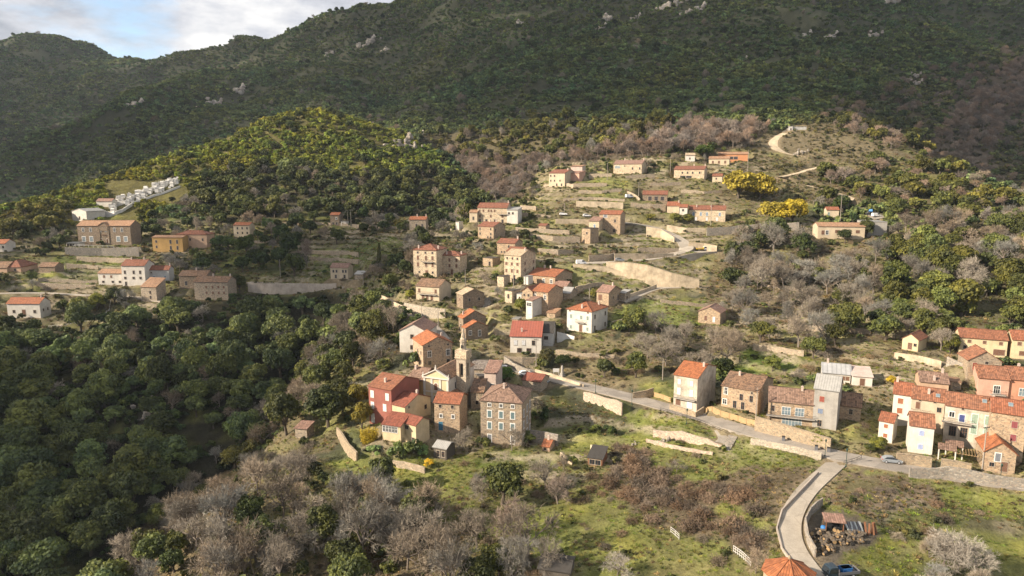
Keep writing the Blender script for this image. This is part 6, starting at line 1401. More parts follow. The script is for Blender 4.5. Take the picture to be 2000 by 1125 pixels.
# ---------------------------------------------------------------- plant shapes (unit radius, foot at z = 0)
class Q:
    """soup of quads with a tint per face"""
    def __init__(s): s.c, s.t, s.m = [], [], []
    def cards(s, cen, nrm, size, tint, asp=1.0, mi=0):
        n = len(cen); r = rng.normal(size=(n, 3)); a = np.cross(nrm, r); a /= np.linalg.norm(a, axis=1, keepdims=True) + 1e-9
        b = np.cross(nrm, a); b /= np.linalg.norm(b, axis=1, keepdims=True) + 1e-9
        sz = np.broadcast_to(size, (n,))[:, None]
        a, b = a * sz * .5 * asp, b * sz * .5 / asp
        s.c.append(np.stack([cen - a - b, cen + a - b, cen + a + b, cen - a + b], 1)); s.t.append(np.broadcast_to(tint, (n,))); s.m.append(np.full(n, mi))
    def strips(s, p0, p1, w0, w1, tint, mi=0, cross=False):
        d = p1 - p0; n = len(p0)
        for k in range(2 if cross else 1):
            r = rng.normal(size=(n, 3)); a = np.cross(d, r); a /= np.linalg.norm(a, axis=1, keepdims=True) + 1e-9
            if k: a = np.cross(d, a); a /= np.linalg.norm(a, axis=1, keepdims=True) + 1e-9
            W0, W1 = np.broadcast_to(w0, (n,))[:, None] / 2, np.broadcast_to(w1, (n,))[:, None] / 2
            s.c.append(np.stack([p0 - a * W0, p0 + a * W0, p1 + a * W1, p1 - a * W1], 1)); s.t.append(np.broadcast_to(tint, (n,))); s.m.append(np.full(n, mi))
    def tubes(s, p0, p1, r0, r1, tint, k=5, mi=0):
        d = p1 - p0; n = len(p0); a = np.cross(d, np.array([.31, .87, .37])); a /= np.linalg.norm(a, axis=1, keepdims=True) + 1e-9
        b = np.cross(d, a); b /= np.linalg.norm(b, axis=1, keepdims=True) + 1e-9
        r0, r1 = np.broadcast_to(r0, (n,))[:, None], np.broadcast_to(r1, (n,))[:, None]
        for i in range(k):
            t0, t1 = 2 * math.pi * i / k, 2 * math.pi * (i + 1) / k
            e0, e1 = a * math.cos(t0) + b * math.sin(t0), a * math.cos(t1) + b * math.sin(t1)
            s.c.append(np.stack([p0 + e0 * r0, p0 + e1 * r0, p1 + e1 * r1, p1 + e0 * r1], 1)); s.t.append(np.broadcast_to(tint, (n,))); s.m.append(np.full(n, mi))
    def arrays(s): return np.concatenate(s.c).astype(np.float32), np.concatenate(s.t).astype(np.float32), np.concatenate(s.m).astype(np.int32)
    def mesh(s, name, mats):
        c, t, mi = s.arrays(); n = len(c)
        me = bpy.data.meshes.new(name); me.vertices.add(n * 4); me.vertices.foreach_set('co', c.ravel())
        me.loops.add(n * 4); me.loops.foreach_set('vertex_index', np.arange(n * 4, dtype=np.int32)); me.polygons.add(n); me.polygons.foreach_set('loop_start', np.arange(0, n * 4, 4, dtype=np.int32))
        me.update(calc_edges=True); me.polygons.foreach_set('material_index', mi)
        a = me.attributes.new('tint', 'FLOAT', 'FACE'); a.data.foreach_set('value', t)
        for m in mats: me.materials.append(m)
        return me
def sphere_pts(n):
    p = rng.normal(size=(n, 3)); return p / np.linalg.norm(p, axis=1, keepdims=True)

def oak_crown(q, nclump=34, per=70, leaf=.12, zc=1.05, squash=.78, seed=0, tint_var=.28):
    d = sphere_pts(nclump); d[:, 2] = np.where(d[:, 2] < -.45, -d[:, 2], d[:, 2])
    rad = rng.uniform(.45, .80, nclump) * (1 + .18 * np.sin(3 * np.arctan2(d[:, 1], d[:, 0]) + seed))
    cc = d * rad[:, None]; cc[:, 2] = cc[:, 2] * squash + zc
    cr = rng.uniform(.20, .40, nclump)
    for c, r in zip(cc, cr):
        s = sphere_pts(per); s[:, 2] = np.where((s[:, 2] < -.3) & (rng.random(per) < .7), -s[:, 2], s[:, 2])
        pos = c + s * r * rng.uniform(.65, 1.08, (per, 1)) * np.array([1, 1, .8])
        nrm = s * .8 + rng.normal(size=(per, 3)) * .55 + np.array([0, 0, .25])
        q.cards(pos, nrm, rng.uniform(.7, 1.35, per) * leaf, rng.uniform(1 - tint_var, 1 + tint_var) * rng.uniform(.85, 1.15, per), 1.15)
def oak_trunk(q, zc=1.05, tint=1.0):
    limbs0, limbs1 = [], []
    top = np.array([0.04, .02, .45])
    q.tubes(np.array([[0, 0, -.25]]), top[None], .11, .075, tint, 7, 1 if False else 0)
    for k in range(6):
        a = k * 1.05 + rng.uniform(-.3, .3); e = np.array([.5 * math.cos(a), .5 * math.sin(a), zc + rng.uniform(-.2, .3)]); limbs0.append(top); limbs1.append(e)
    q.tubes(np.array(limbs0), np.array(limbs1), .06, .02, tint, 5)
def bare_parts(seed, fine=6, wt=.0095):
    """returns (trunk, twigs) quad soups of a leafless tree about 1 wide, 1.7 tall"""
    r = np.random.default_rng(seed); tr, tw = Q(), Q()
    nodes = [(np.array([0, 0, -.2]), np.array([r.normal() * .05, r.normal() * .05, .5]), .05)]
    tr.tubes(nodes[0][0][None], (nodes[0][1])[None], .05, .036, 1.0, 6)
    cur = [(nodes[0][1], np.array([0, 0, 1.0]), .042)]
    for lev in range(5):
        nb = [6, 4, 4, 4, fine][lev]; ln = [.58, .38, .27, .21, .18][lev]; sp = [.62, .6, .6, .6, .62][lev]
        P0, P1, W, nxt = [], [], [], []
        for p, d, w in cur:
            for k in range(nb):
                dd = d + r.normal(size=3) * sp; dd[2] += .12
                dd /= np.linalg.norm(dd); L = ln * r.uniform(.6, 1.25)
                st = p - d * (ln * r.uniform(0, .6) if lev else 0)
                e = st + dd * L; P0.append(st); P1.append(e); W.append(w); nxt.append((e, dd, w * .55))
        P0, P1, W = np.array(P0), np.array(P1), np.array(W)
        if lev < 2: tr.tubes(P0, P1, W * .72, W * .46, 1.0, 5)
        elif lev == 2: tr.tubes(P0, P1, W * .6, W * .36, 1.0, 3)
        else: tw.strips(P0, P1, wt, wt * .6, r.uniform(.55, 1.35, len(P0)))
        cur = nxt
    return tr, tw
def bramble_quads(seed, n=700, w=.030, leafy=.25):
    q = Q(); d = sphere_pts(n); d[:, 2] = np.abs(d[:, 2]); rad = rng.uniform(.25, 1.0, n) ** .6 * (1 + .22 * np.sin(4 * np.arctan2(d[:, 1], d[:, 0]) + seed) + .15 * np.sin(7 * d[:, 0] + seed))
    c = d * rad[:, None]; c[:, 2] *= .75
    dr = d * .6 + rng.normal(size=(n, 3)) * .6; dr /= np.linalg.norm(dr, axis=1, keepdims=True); L = rng.uniform(.14, .42, n)[:, None]
    q.strips(c - dr * L / 2, c + dr * L / 2, w, w * .5, rng.uniform(.6, 1.45, n), 0)
    m = int(n * leafy); i = rng.integers(0, n, m)
    q.cards(c[i], rng.normal(size=(m, 3)), rng.uniform(.05, .1, m), rng.uniform(.7, 1.3, m), 1, 0)
    return q
def shrub_quads(seed, nclump=12, per=48, leaf=.16):
    q = Q(); oak_crown(q, nclump, per, leaf, .5, .72, seed, .3); return q

OAKM = []
for k in range(6):
    c, t = Q(), Q(); oak_crown(c, 62, 85, .092, 1.1 + .1 * (k % 2), [.8, .9, .7, 1.0, .75, .85][k], k * 1.7); oak_trunk(t)
    OAKM.append((c.mesh('crown', [LEAF]), t.mesh('trunk', [M['bark']])))
BAREM = []
for k in range(6):
    t, w = bare_parts(100 + k); BAREM.append((w.mesh('crown', [TWIG]), t.mesh('trunk', [M['barkpale']])))
BRAM = [bramble_quads(k).mesh('brush', [TWIG]) for k in range(5)]
SHRM = [shrub_quads(k).mesh('foliage', [LEAF]) for k in range(5)]

# ---------------------------------------------------------------- scatter over the land
def cells(x0, x1, y0, y1, step):
    gx, gy = np.meshgrid(np.arange(x0, x1, step), np.arange(y0, y1, step))
    x = gx.ravel() + rng.uniform(-.48, .48, gx.size) * step; y = gy.ravel() + rng.uniform(-.48, .48, gx.size) * step
    return x, y
plants = []   # x, y, z, kind, radius, tint, zone
def sow(x, y, area, frame_pad):
    z = zat(x, y); u, v = project(x, y, z)
    ok = (u > -frame_pad) & (u < 2000 + frame_pad) & (v < 1125 + frame_pad)
    x, y, z, u, v = x[ok], y[ok], z[ok], u[ok], v[ok]
    rz_ = zat(x, y, RISER); zn = cover(x, y, z); rm = zat(x, y, ROADMASK); hm = zat(x, y, HOUSEMASK)
    slope_ok = (rm > .7) & (hm > .9)
    hueN = fbm(x, y, 55, 103, 3)
    clump = fbm(x, y, 11, 97, 2); rock_gap = fbm(x, y, 60, 99, 3)
    for i in np.where(slope_ok)[0]:
        zone = ZN[zn[i]]; pr = PLANTS[zone]['p']; t = rng.random(); acc = 0
        if y[i] > 560 and rock_gap[i] > .62 and rng.random() < .75: continue
        k = (1 + .7 * clump[i]) * area / 10.24 * (1 - .8 * float(rz_[i] > .45))
        hv_ = hueN[i]
        for kind, pb, r0, r1, tint in pr:
            acc += pb * k
            if t < acc:
                rad = r0 + (r1 - r0) * rng.random() ** 1.4
                if kind == 'shrub' and zone in ('mount', 'gully', 'hill'): tint = (tint[0] * (1 + .2 * hv_), tint[1] * (1 + .04 * hv_), tint[2] * (1 - .1 * hv_))
                if y[i] > 520: rad *= 1.12
                if kind in ('oak', 'bare') and (rm[i] < rad * .75 or hm[i] < rad * .7): break
                plants.append((x[i], y[i], z[i], kind, rad, tint, zone, u[i], v[i])); break
sow(*cells(-330, 380, 88, 330, 3.2), 10.24, 260)
sow(*cells(-480, 480, 330, 560, 3.4), 11.5, 160)
sow(*cells(-1000, 900, 560, 900, 4.3), 14, 300)
sow(*cells(-1880, 1300, 900, 1750, 5.6), 15, 380)

# nothing tall between the eye and the houses, roads and yards the photo shows
def hides(pl):
    x, y, z, kind, rad, tint, zone, u, v = pl
    if y > 470: return False
    px = 1351 / y; top = v - (2.0 if kind in ('oak', 'bare') else 1.1) * rad * px; hw = rad * px * .9
    for h in HOUSES:
        if y < h['P'].y + 2 and u + hw > h['uL'] and u - hw < max(h['uR'], h['uC']) and v > h['vb'] - 4 and top < h['vb'] - (h['vb'] - h['ve']) * .25: return True
    return False
KEEP = [(1412, 330, 1518, 385), (1488, 385, 1582, 430), (1225, 430, 1400, 515), (1120, 498, 1400, 568), (1420, 850, 1640, 900), (1505, 905, 1650, 1130), (1640, 880, 2000, 945), (1170, 850, 1180, 900), (1060, 335, 1430, 470), (1225, 345, 1330, 385), (1395, 780, 1480, 830), (1075, 735, 1320, 800), (480, 545, 660, 566), (1498, 265, 1580, 312), (212, 350, 352, 383), (212, 383, 262, 425), (895, 640, 925, 700), (1575, 1000, 1730, 1090), (128, 475, 275, 500), (655, 845, 700, 905)]
def covers_keep(pl):
    x, y, z, kind, rad, tint, zone, u, v = pl
    if kind in ('bramble', 'shrub') and rad < 1.2: return False
    px = 1351 / y; top = v - 2.0 * rad * px; hw = rad * px * .8
    for a, b, c, d in KEEP:
        if u + hw > a and u - hw < c and top < d and v > b + 4: return True
    return False
plants = [p for p in plants if not hides(p) and not covers_keep(p)]

# trees one can pick out in the photo: u, v of the foot, kind, radius, height factor, colour, label
MIM = (.34, .275, .045)
NAMED = [(1442, 386, 'mimosa', 9.4, .95, MIM, 'big yellow-flowering mimosa tree left of two above the mid-slope row'), (1484, 392, 'mimosa', 8.8, .95, MIM, 'yellow-flowering mimosa tree right of two above the mid-slope row'),
 (1510, 434, 'mimosa', 7.6, .85, MIM, 'yellow mimosa at the left end of the roadside trees above the grey wall'), (1548, 434, 'mimosa', 7.8, .85, (.36, .28, .03), 'broad yellow mimosa beside the grey roadside wall'),
 (446, 368, 'cypress', 1.7, 1, DG, 'left one of two dark cypresses on the green hill'), (466, 366, 'cypress', 1.7, 1, DG, 'right one of two dark cypresses on the green hill'),
 (1374, 310, 'oak', 4.6, .85, (.045, .07, .02), 'round dense green tree beside the small white gabled house'),
 (908, 432, 'oak', 3.6, 1.15, (.11, .125, .03), 'yellow-green tree left of the big cream apartment house'), (780, 450, 'oak', 2.9, 1, (.12, .115, .04), 'olive-green tree left of the grey stone house with bright orange roof'),
 (740, 525, 'cypress', 2.3, .9, (.10, .11, .05), 'pale conical conifer left of the four-storey house'), (1645, 415, 'oak', 4.0, 1, DG, 'dark oak beside the tall pale post'), (1752, 428, 'oak', 4.3, 1, OG, 'rounded olive-green oak right of the blue truck'),
 (565, 480, 'oak', 3.2, 1.1, (.06, .08, .03), 'dark green tree left of the tall pinkish bare tree'), (600, 520, 'bare', 4.6, 1.35, RB, 'tall pinkish bare tree at the edge of the upper meadow'),
 (545, 520, 'oak', 4.6, .95, (.035, .055, .022), 'broad umbrella-shaped dark tree behind the lone road pole'), (468, 570, 'oak', 2.8, 1.2, OG, 'light-topped tree right of the grey-beige house above the ravine wood'),
 (155, 608, 'oak', 3.2, .95, (.09, .10, .03), 'left of two rounded green trees beside the white cottage'), (190, 606, 'oak', 3.4, .95, (.115, .125, .03), 'right of two rounded green trees beside the white cottage'),
 (760, 570, 'oak', 3.0, 1.2, OG, 'tall olive tree at the white lane junction'), (800, 585, 'oak', 1.8, .9, (.13, .14, .03), 'round yellow-green bush tree beside the cream balcony house'),
 (700, 800, 'oak', 3.0, 1.15, (.15, .135, .03), 'yellow-green bushy tree left of the red-plastered house'), (706, 838, 'oak', 2.6, 1.1, (.15, .13, .03), 'yellowish tree leaning on the garden wall by the red-plastered house'), (722, 866, 'bamboo', 2.7, .95, (.30, .24, .035), 'golden bamboo clump in front of the glazed sunroom'),
 (838, 912, 'oak', 1.1, .8, (.34, .25, .03), 'small golden-yellow bush below the weathered garden shed'), (1000, 880, 'bare', 2.7, 1.1, KB, 'bare fruit tree right in front of the square grey house'), (905, 880, 'bare', 3.0, .9, KB, 'spreading bare tree between the square grey house and the narrow stone house'),
 (980, 985, 'oak', 4.2, 1.0, OG, 'large dense evergreen oak in the lower meadow'), (1090, 985, 'bare', 3.0, 1.0, (.19, .15, .12), 'pinkish bare tree with a visible trunk in the lower meadow'), (1065, 955, 'bare', 3.4, .9, KB, 'wide bare thicket tree right of the large evergreen oak'),
 (940, 975, 'bare', 2.6, 1.0, KB, 'bare tree just left of the large evergreen oak'), (1030, 1090, 'bare', 4.0, 1.2, (.19, .155, .12), 'tall pale bare tree at the bottom centre of the photo'), (985, 1060, 'bare', 3.6, 1.2, (.19, .145, .115), 'pinkish bare tree below the large evergreen oak'), (1080, 1110, 'bare', 3.0, 1.0, KB, 'bare fruit tree in the lower meadow beside the bottom edge'),
 (1205, 1125, 'bare', 2.4, .9, (.25, .225, .19), 'whitish bare shrub tree at the bottom edge of the meadow'), (1870, 1118, 'bare', 3.6, .9, (.25, .225, .19), 'whitish bare tree at the bottom right corner'), (1840, 1108, 'bare', 3.0, .9, (.24, .215, .18), 'left of the whitish bare trees at the bottom right corner'), (1905, 1122, 'bare', 3.0, .85, (.24, .215, .18), 'right of the whitish bare trees at the bottom right corner'),
 (490, 1045, 'oak', 2.6, 1.4, (.05, .068, .024), 'slender dark oak among bare trees on the spur'), (440, 1085, 'oak', 2.2, 1.2, OG, 'small oak at the lower left tip of the spur'), (310, 1035, 'oak', 3.2, 1.0, OG, 'oak on the outer edge of the spur above the ravine'), (460, 915, 'oak', 3.8, .9, (.09, .088, .03), 'sunlit oak on the crest of the spur'), (495, 900, 'oak', 3.2, .95, (.085, .085, .03), 'second sunlit oak on the crest of the spur'),
 (340, 1118, 'oak', 2.0, 1.2, DG, 'small dark oak at the bottom edge left of the spur'), (690, 1122, 'oak', 2.2, 1.0, OG, 'evergreen bush tree at the bottom edge below the bare wood'),
 (545, 800, 'oak', 3.6, 1.25, (.065, .078, .03), 'tall oak on the ravine rim left of the pink-roofed hut'), (560, 850, 'oak', 3.8, 1.3, (.07, .08, .03), 'tall shaggy oak right on the ravine rim'), (620, 770, 'oak', 3.6, 1.2, OG, 'oak on the ravine rim below the bare hillside trees'), (690, 715, 'oak', 3.4, 1.0, OG, 'rounded oak left of the white house with pink ribbed roof'),
 (1600, 872, 'palm', 2.0, 1, (.10, .115, .03), 'bushy palm at the high stone wall beside the road junction'), (1508, 725, 'oak', 2.3, .9, (.10, .12, .035), 'round green fruit tree in the shaded glade'), (1742, 752, 'oak', 1.5, .8, (.30, .23, .03), 'small orange-yellow citrus tree behind the white flat-topped outhouse'),
 (1855, 690, 'oak', 2.4, 1.0, (.15, .16, .04), 'pale green tree left of the long cream house'), (1700, 885, 'oak', 1.5, .7, OG, 'clipped olive shrub at the roadside left of the grey car'), (1715, 878, 'oak', 1.8, .7, (.11, .12, .03), 'green shrub below the slender white outbuilding'),
 (1165, 586, 'oak', 1.8, 1.1, (.12, .12, .03), 'dark conical garden tree behind the white villa'), (1018, 608, 'oak', 2.0, 1.0, (.11, .125, .035), 'green bush left of the white bow-windowed annex'), (1270, 432, 'oak', 2.0, .9, (.11, .11, .035), 'left round bush in front of the mid-slope row'), (1345, 437, 'oak', 2.3, .85, (.09, .095, .03), 'right round bush in front of the mid-slope row'), (1318, 436, 'oak', 2.6, .9, (.095, .10, .03), 'middle round bush in front of the mid-slope row'),
 (985, 748, 'oak', 2.6, .8, (.05, .085, .025), 'dark green leafy tree between the bell tower and the rusty-roofed shed'), (1100, 720, 'oak', 2.0, 1.1, DG, 'dark ivy-clad tree above the car park wall'), (1070, 712, 'oak', 2.2, 1.0, (.085, .085, .04), 'olive-brown tree beside the tall pole above the church'),
 (1660, 600, 'bare', 4.8, 1.0, KB, 'broad bare tree in the middle of the right-hand wood'), (1530, 560, 'bare', 4.6, 1.0, KB, 'broad bare tree crown below the modern bungalow'), (1480, 540, 'bare', 4.4, 1.0, KB, 'bare tree left of two below the modern bungalow'), (1300, 715, 'bare', 4.0, 1.1, KB, 'big bare tree behind the tall white and pink house'), (1265, 700, 'bare', 3.6, 1.1, KB, 'bare tree left of the big one behind the tall white and pink house'),
 (1690, 465, 'oak', 3.2, 1.1, OG, 'oak in front of the concrete garage'), (1650, 475, 'oak', 2.4, 1.25, DG, 'narrow dark oak in front of the modern bungalow'), (1560, 500, 'oak', 4.2, 1.0, DG, 'wide dark oak left of the modern bungalow'), (1480, 490, 'oak', 4.0, 1.0, (.05, .065, .025), 'dark oak right of the grassy bank below the grey wall'),
]
for u, v, kind, rad, hf, tint, lab in NAMED:
    p = hit(u, v, GZ); x, y = p.x, p.y
    plants = [q for q in plants if (q[0] - x) ** 2 + (q[1] - y) ** 2 > (rad * .75) ** 2]

# sizes in the picture decide which become single things
def shown(p): return (-40 < p[7] < 2040) and (p[8] - 2 * p[4] * 1351 / p[1] < 1150)
LAB = {
 ('oak', 'forest'): 'dark green evergreen oak crowded in the shaded ravine wood', ('oak', 'spur'): 'olive-green oak among the grey bare trees of the spur', ('oak', 'edgeoak'): 'evergreen oak on the rim between ravine and village',
 ('oak', 'bareoak'): 'olive-green oak between bare trees on the right-hand slope', ('oak', 'oakgrove'): 'yellowish-green oak in the sunlit grove on the right', ('oak', 'hilloak'): 'dark rounded oak on the lower flank of the green hill', ('oak', 'ridgewood'): 'yellow-green oak on the ridge right of the sandy track',
 ('bare', 'spur'): 'grey-brown bare tree crowded on the spur at the lower left', ('bare', 'bareoak'): 'grey-brown bare tree on the wooded right-hand slope', ('bare', 'edgeoak'): 'grey-brown bare tree between ravine rim and village', ('bare', 'forest'): 'bare tree standing in the shaded ravine wood', ('bare', 'rbramble'): 'tangled pale bare bush tree right of the curving lane', ('bare', 'rgrey'): 'whitish bare bush at the bottom right corner',
 ('bramble', 'bramble'): 'brown leafless bramble bush in the thicket between the green fields', ('bramble', 'spur'): 'brown leafless undergrowth bush below the bare trees of the spur', ('bramble', 'rbramble'): 'pale brown bramble bush right of the curving lane', ('bramble', 'hedge'): 'brown hedge bush between the right-hand meadows', ('shrub', 'hedge'): 'green hedge bush between the right-hand meadows', ('shrub', 'gardenbushes'): 'bright green garden bush in front of the square grey house', ('shrub', 'forest'): 'dark green undergrowth shrub in the shaded ravine wood',
}
ZTXT = dict(mount='on the dark mountain slope', hill='on the sunlit green hill', hilloak='on the lower flank of the green hill', yellowband='below the cemetery at the left edge', midgreen='on the green saddle behind the village', barebelt='in the bare belt above the upper hamlet', gully='in the gully on the right', baregully='in the gully on the right', lvillage='among the left-hand terraces', dimwood='in the dim wood beside the valley road', meadow='in the upper left meadow', vegterrace='on the grassy terraces of the left hamlet', forest='in the shaded ravine wood', edgeoak='on the ravine rim beside the village', spur='on the spur at the lower left', village='among the terraces of the upper village', garrigue='beside the sandy track', ridgewood='on the ridge right of the sandy track', bareoak='on the wooded right-hand slope', slopegrass='on the grass beside the small stone house', glade='in the shaded glade', oakgrove='in the sunlit grove on the right', scrubslope='on the scrubby slope above the roadside houses', roadside='between the roadside houses', yard='in the yards around the church', field='in the green field below the road', blackscrub='in the dark scrub under the main road', gardenbushes='in front of the square grey house', bramble='in the brown thicket', midscrub='in the scrub of the lower meadow', rfield='in the right-hand meadow', rbramble='right of the curving lane', hedge='between the right-hand meadows', rgrey='at the bottom right corner', woodyard='in the wood yard')
KTXT = dict(oak='evergreen oak', bare='grey-brown bare tree', bramble='brown leafless bush', shrub='green shrub')
KNAME = dict(oak='evergreen_oak', bare='bare_tree', bramble='bramble_bush', shrub='green_shrub'); KCAT = dict(oak='tree', bare='tree', bramble='bush', shrub='shrub')
def plant_tree(nm, lab, cat, group, crown, trunk, p, sxy, sz, tint):
    e = empty(nm, p, random.uniform(0, 6.28), lab, cat, group); e.scale = (sxy * random.uniform(.82, 1.16), sxy * random.uniform(.82, 1.16), sz); e.rotation_euler.x = random.uniform(-.1, .1); e.rotation_euler.y = random.uniform(-.1, .1)
    c = add('crown', crown, e); c.color = (*tint, 1)
    add('trunk', trunk, e)
    return e
def vary(t, k=.18):
    f = rng.uniform(1 - k, 1 + k); g = rng.uniform(-.11, .13)
    return (min(1, t[0] * f * (1 + g)), min(1, t[1] * f), min(1, t[2] * f * (1 - g)))
counts = {}
order = sorted(range(len(plants)), key=lambda i: -plants[i][4] / plants[i][1])
LIMIT = dict(oak=225, bare=215, bramble=285, shrub=285)
rest = []
for i in order:
    x, y, z, kind, rad, tint, zone, u, v = p = plants[i]
    if shown(p) and counts.get(kind, 0) < LIMIT[kind]:
        counts[kind] = counts.get(kind, 0) + 1
        lab = LAB.get((kind, zone), KTXT[kind] + ' ' + ZTXT[zone]); grp = KTXT[kind] + 's ' + ZTXT[zone]
        t = vary(tint, .38 if kind in ('bramble', 'shrub') else .22)
        if kind in ('oak', 'bare'):
            cm, tm = random.choice(OAKM if kind == 'oak' else BAREM)
            k = 1.0 if kind == 'oak' else 1.05
            plant_tree(KNAME[kind], lab, KCAT[kind], grp, cm, tm, (x, y, z - .1), rad * k, rad * k * rng.uniform(.9, 1.25), t)
        else:
            o = add(KNAME[kind], random.choice(BRAM if kind == 'bramble' else SHRM), None, (x, y, z - .1), random.uniform(0, 6.28)); o.scale = (rad, rad, rad * rng.uniform(.8, 1.25)); o.color = (*t, 1)
            tag(o, lab, KCAT[kind], grp)
    else: rest.append(p)

# named trees
def cypress_quads():
    q = Q(); n = 1500; z = rng.random(n) ** .8; a = rng.uniform(0, 6.28, n); r = (1 - z) ** .6 * (.25 + z * .8).clip(0, .62) * rng.uniform(.75, 1.1, n)
    pos = np.stack([r * np.cos(a), r * np.sin(a), z * 5.6 + .2], 1); nrm = np.stack([np.cos(a), np.sin(a), np.full(n, .3)], 1) + rng.normal(size=(n, 3)) * .5
    q.cards(pos, nrm, rng.uniform(.18, .34, n), rng.uniform(.7, 1.25, n)); return q
def palm_quads():
    q = Q()
    for k in range(46):
        a = rng.uniform(0, 6.28); el = rng.uniform(-.3, 1.2); L = rng.uniform(.8, 1.1); d = np.array([math.cos(a) * math.cos(el), math.sin(a) * math.cos(el), math.sin(el)])
        prev = np.array([0, 0, 1.5])
        for j in range(5):
            nxt = prev + (d + np.array([0, 0, -.28 * j])) * L / 5
            side = np.cross(d, [0, 0, 1.0]); side /= np.linalg.norm(side) + 1e-6
            n = 6; t = rng.random((n, 1)); st = prev + (nxt - prev) * t
            for s in (-1, 1): q.strips(st, st + s * side * .28 + d * .15 + np.array([0, 0, -.12]), .05, .015, rng.uniform(.75, 1.3, n))
            prev = nxt
    return q
def bamboo_quads():
    q = Q(); n = 420; a = rng.uniform(0, 6.28, n); r = rng.random(n) ** .5 * .7; p0 = np.stack([r * np.cos(a), r * np.sin(a), np.zeros(n)], 1); p1 = p0 * 1.35 + np.stack([np.zeros(n), np.zeros(n), rng.uniform(.9, 1.7, n)], 1)
    q.strips(p0, p1, .02, .012, rng.uniform(.6, .9, n))
    m = 2600; i = rng.integers(0, n, m); t = rng.uniform(.25, 1.02, (m, 1)); c = p0[i] + (p1[i] - p0[i]) * t + rng.normal(size=(m, 3)) * .08
    d = rng.normal(size=(m, 3)) * .5 + np.array([0, 0, .35]); d /= np.linalg.norm(d, axis=1, keepdims=True)
    q.strips(c - d * .09, c + d * .09, .05, .015, rng.uniform(.75, 1.35, m)); return q
CYP, PALM, BAMB = cypress_quads().mesh('crown', [LEAF]), palm_quads().mesh('crown', [LEAF]), bamboo_quads().mesh('crown', [LEAF])
tq = Q(); oak_trunk(tq); 
pt = Q(); pt.tubes(np.array([[0, 0, -.3]]), np.array([[0, 0, 1.5]]), .14, .11, 1.0, 8); PTR = pt.mesh('trunk', [M['bark']])
mimc = []
for k in range(2):
    c = Q(); oak_crown(c, 56, 80, .10, 1.05, .85, k * 2.1, .35); mimc.append(c.mesh('crown', [leaf_mat('mimosa_blossom_' + 'ab'[k], False, .3, .7, .1, (1.0, 1.0, .9))]))
NS = dict(oak=1.2, bare=1.3)
for i, (u, v, kind, rad, hf, tint, lab) in enumerate(NAMED):
    rad *= NS.get(kind, 1); tint = tuple(min(.7, c * (LIFT if kind != 'mimosa' else 1.1)) for c in tint)
    p = hit(u, v, GZ); p = (p.x, p.y, p.z - .1)
    if kind == 'oak': plant_tree('evergreen_oak', lab, 'tree', None, OAKM[i % 6][0], OAKM[i % 6][1], p, rad, rad * hf, tint)
    elif kind == 'bare': plant_tree('bare_tree', lab, 'tree', None, BAREM[i % 6][0], BAREM[i % 6][1], p, rad * 1.05, rad * hf, tint)
    elif kind == 'mimosa': plant_tree('mimosa_tree', lab, 'tree', None, mimc[i % 2], OAKM[0][1], (p[0], p[1], p[2] - .14 * rad), rad, rad * hf, tint)
    elif kind == 'cypress': plant_tree('conifer_tree', lab, 'tree', None, CYP, PTR, p, rad, rad * hf, tint)
    elif kind == 'palm': plant_tree('palm_tree', lab, 'tree', None, PALM, PTR, p, rad, rad * hf, tint)
    elif kind == 'bamboo': plant_tree('bamboo_clump', lab, 'bamboo', None, BAMB, PTR, p, rad, rad * hf, tint)

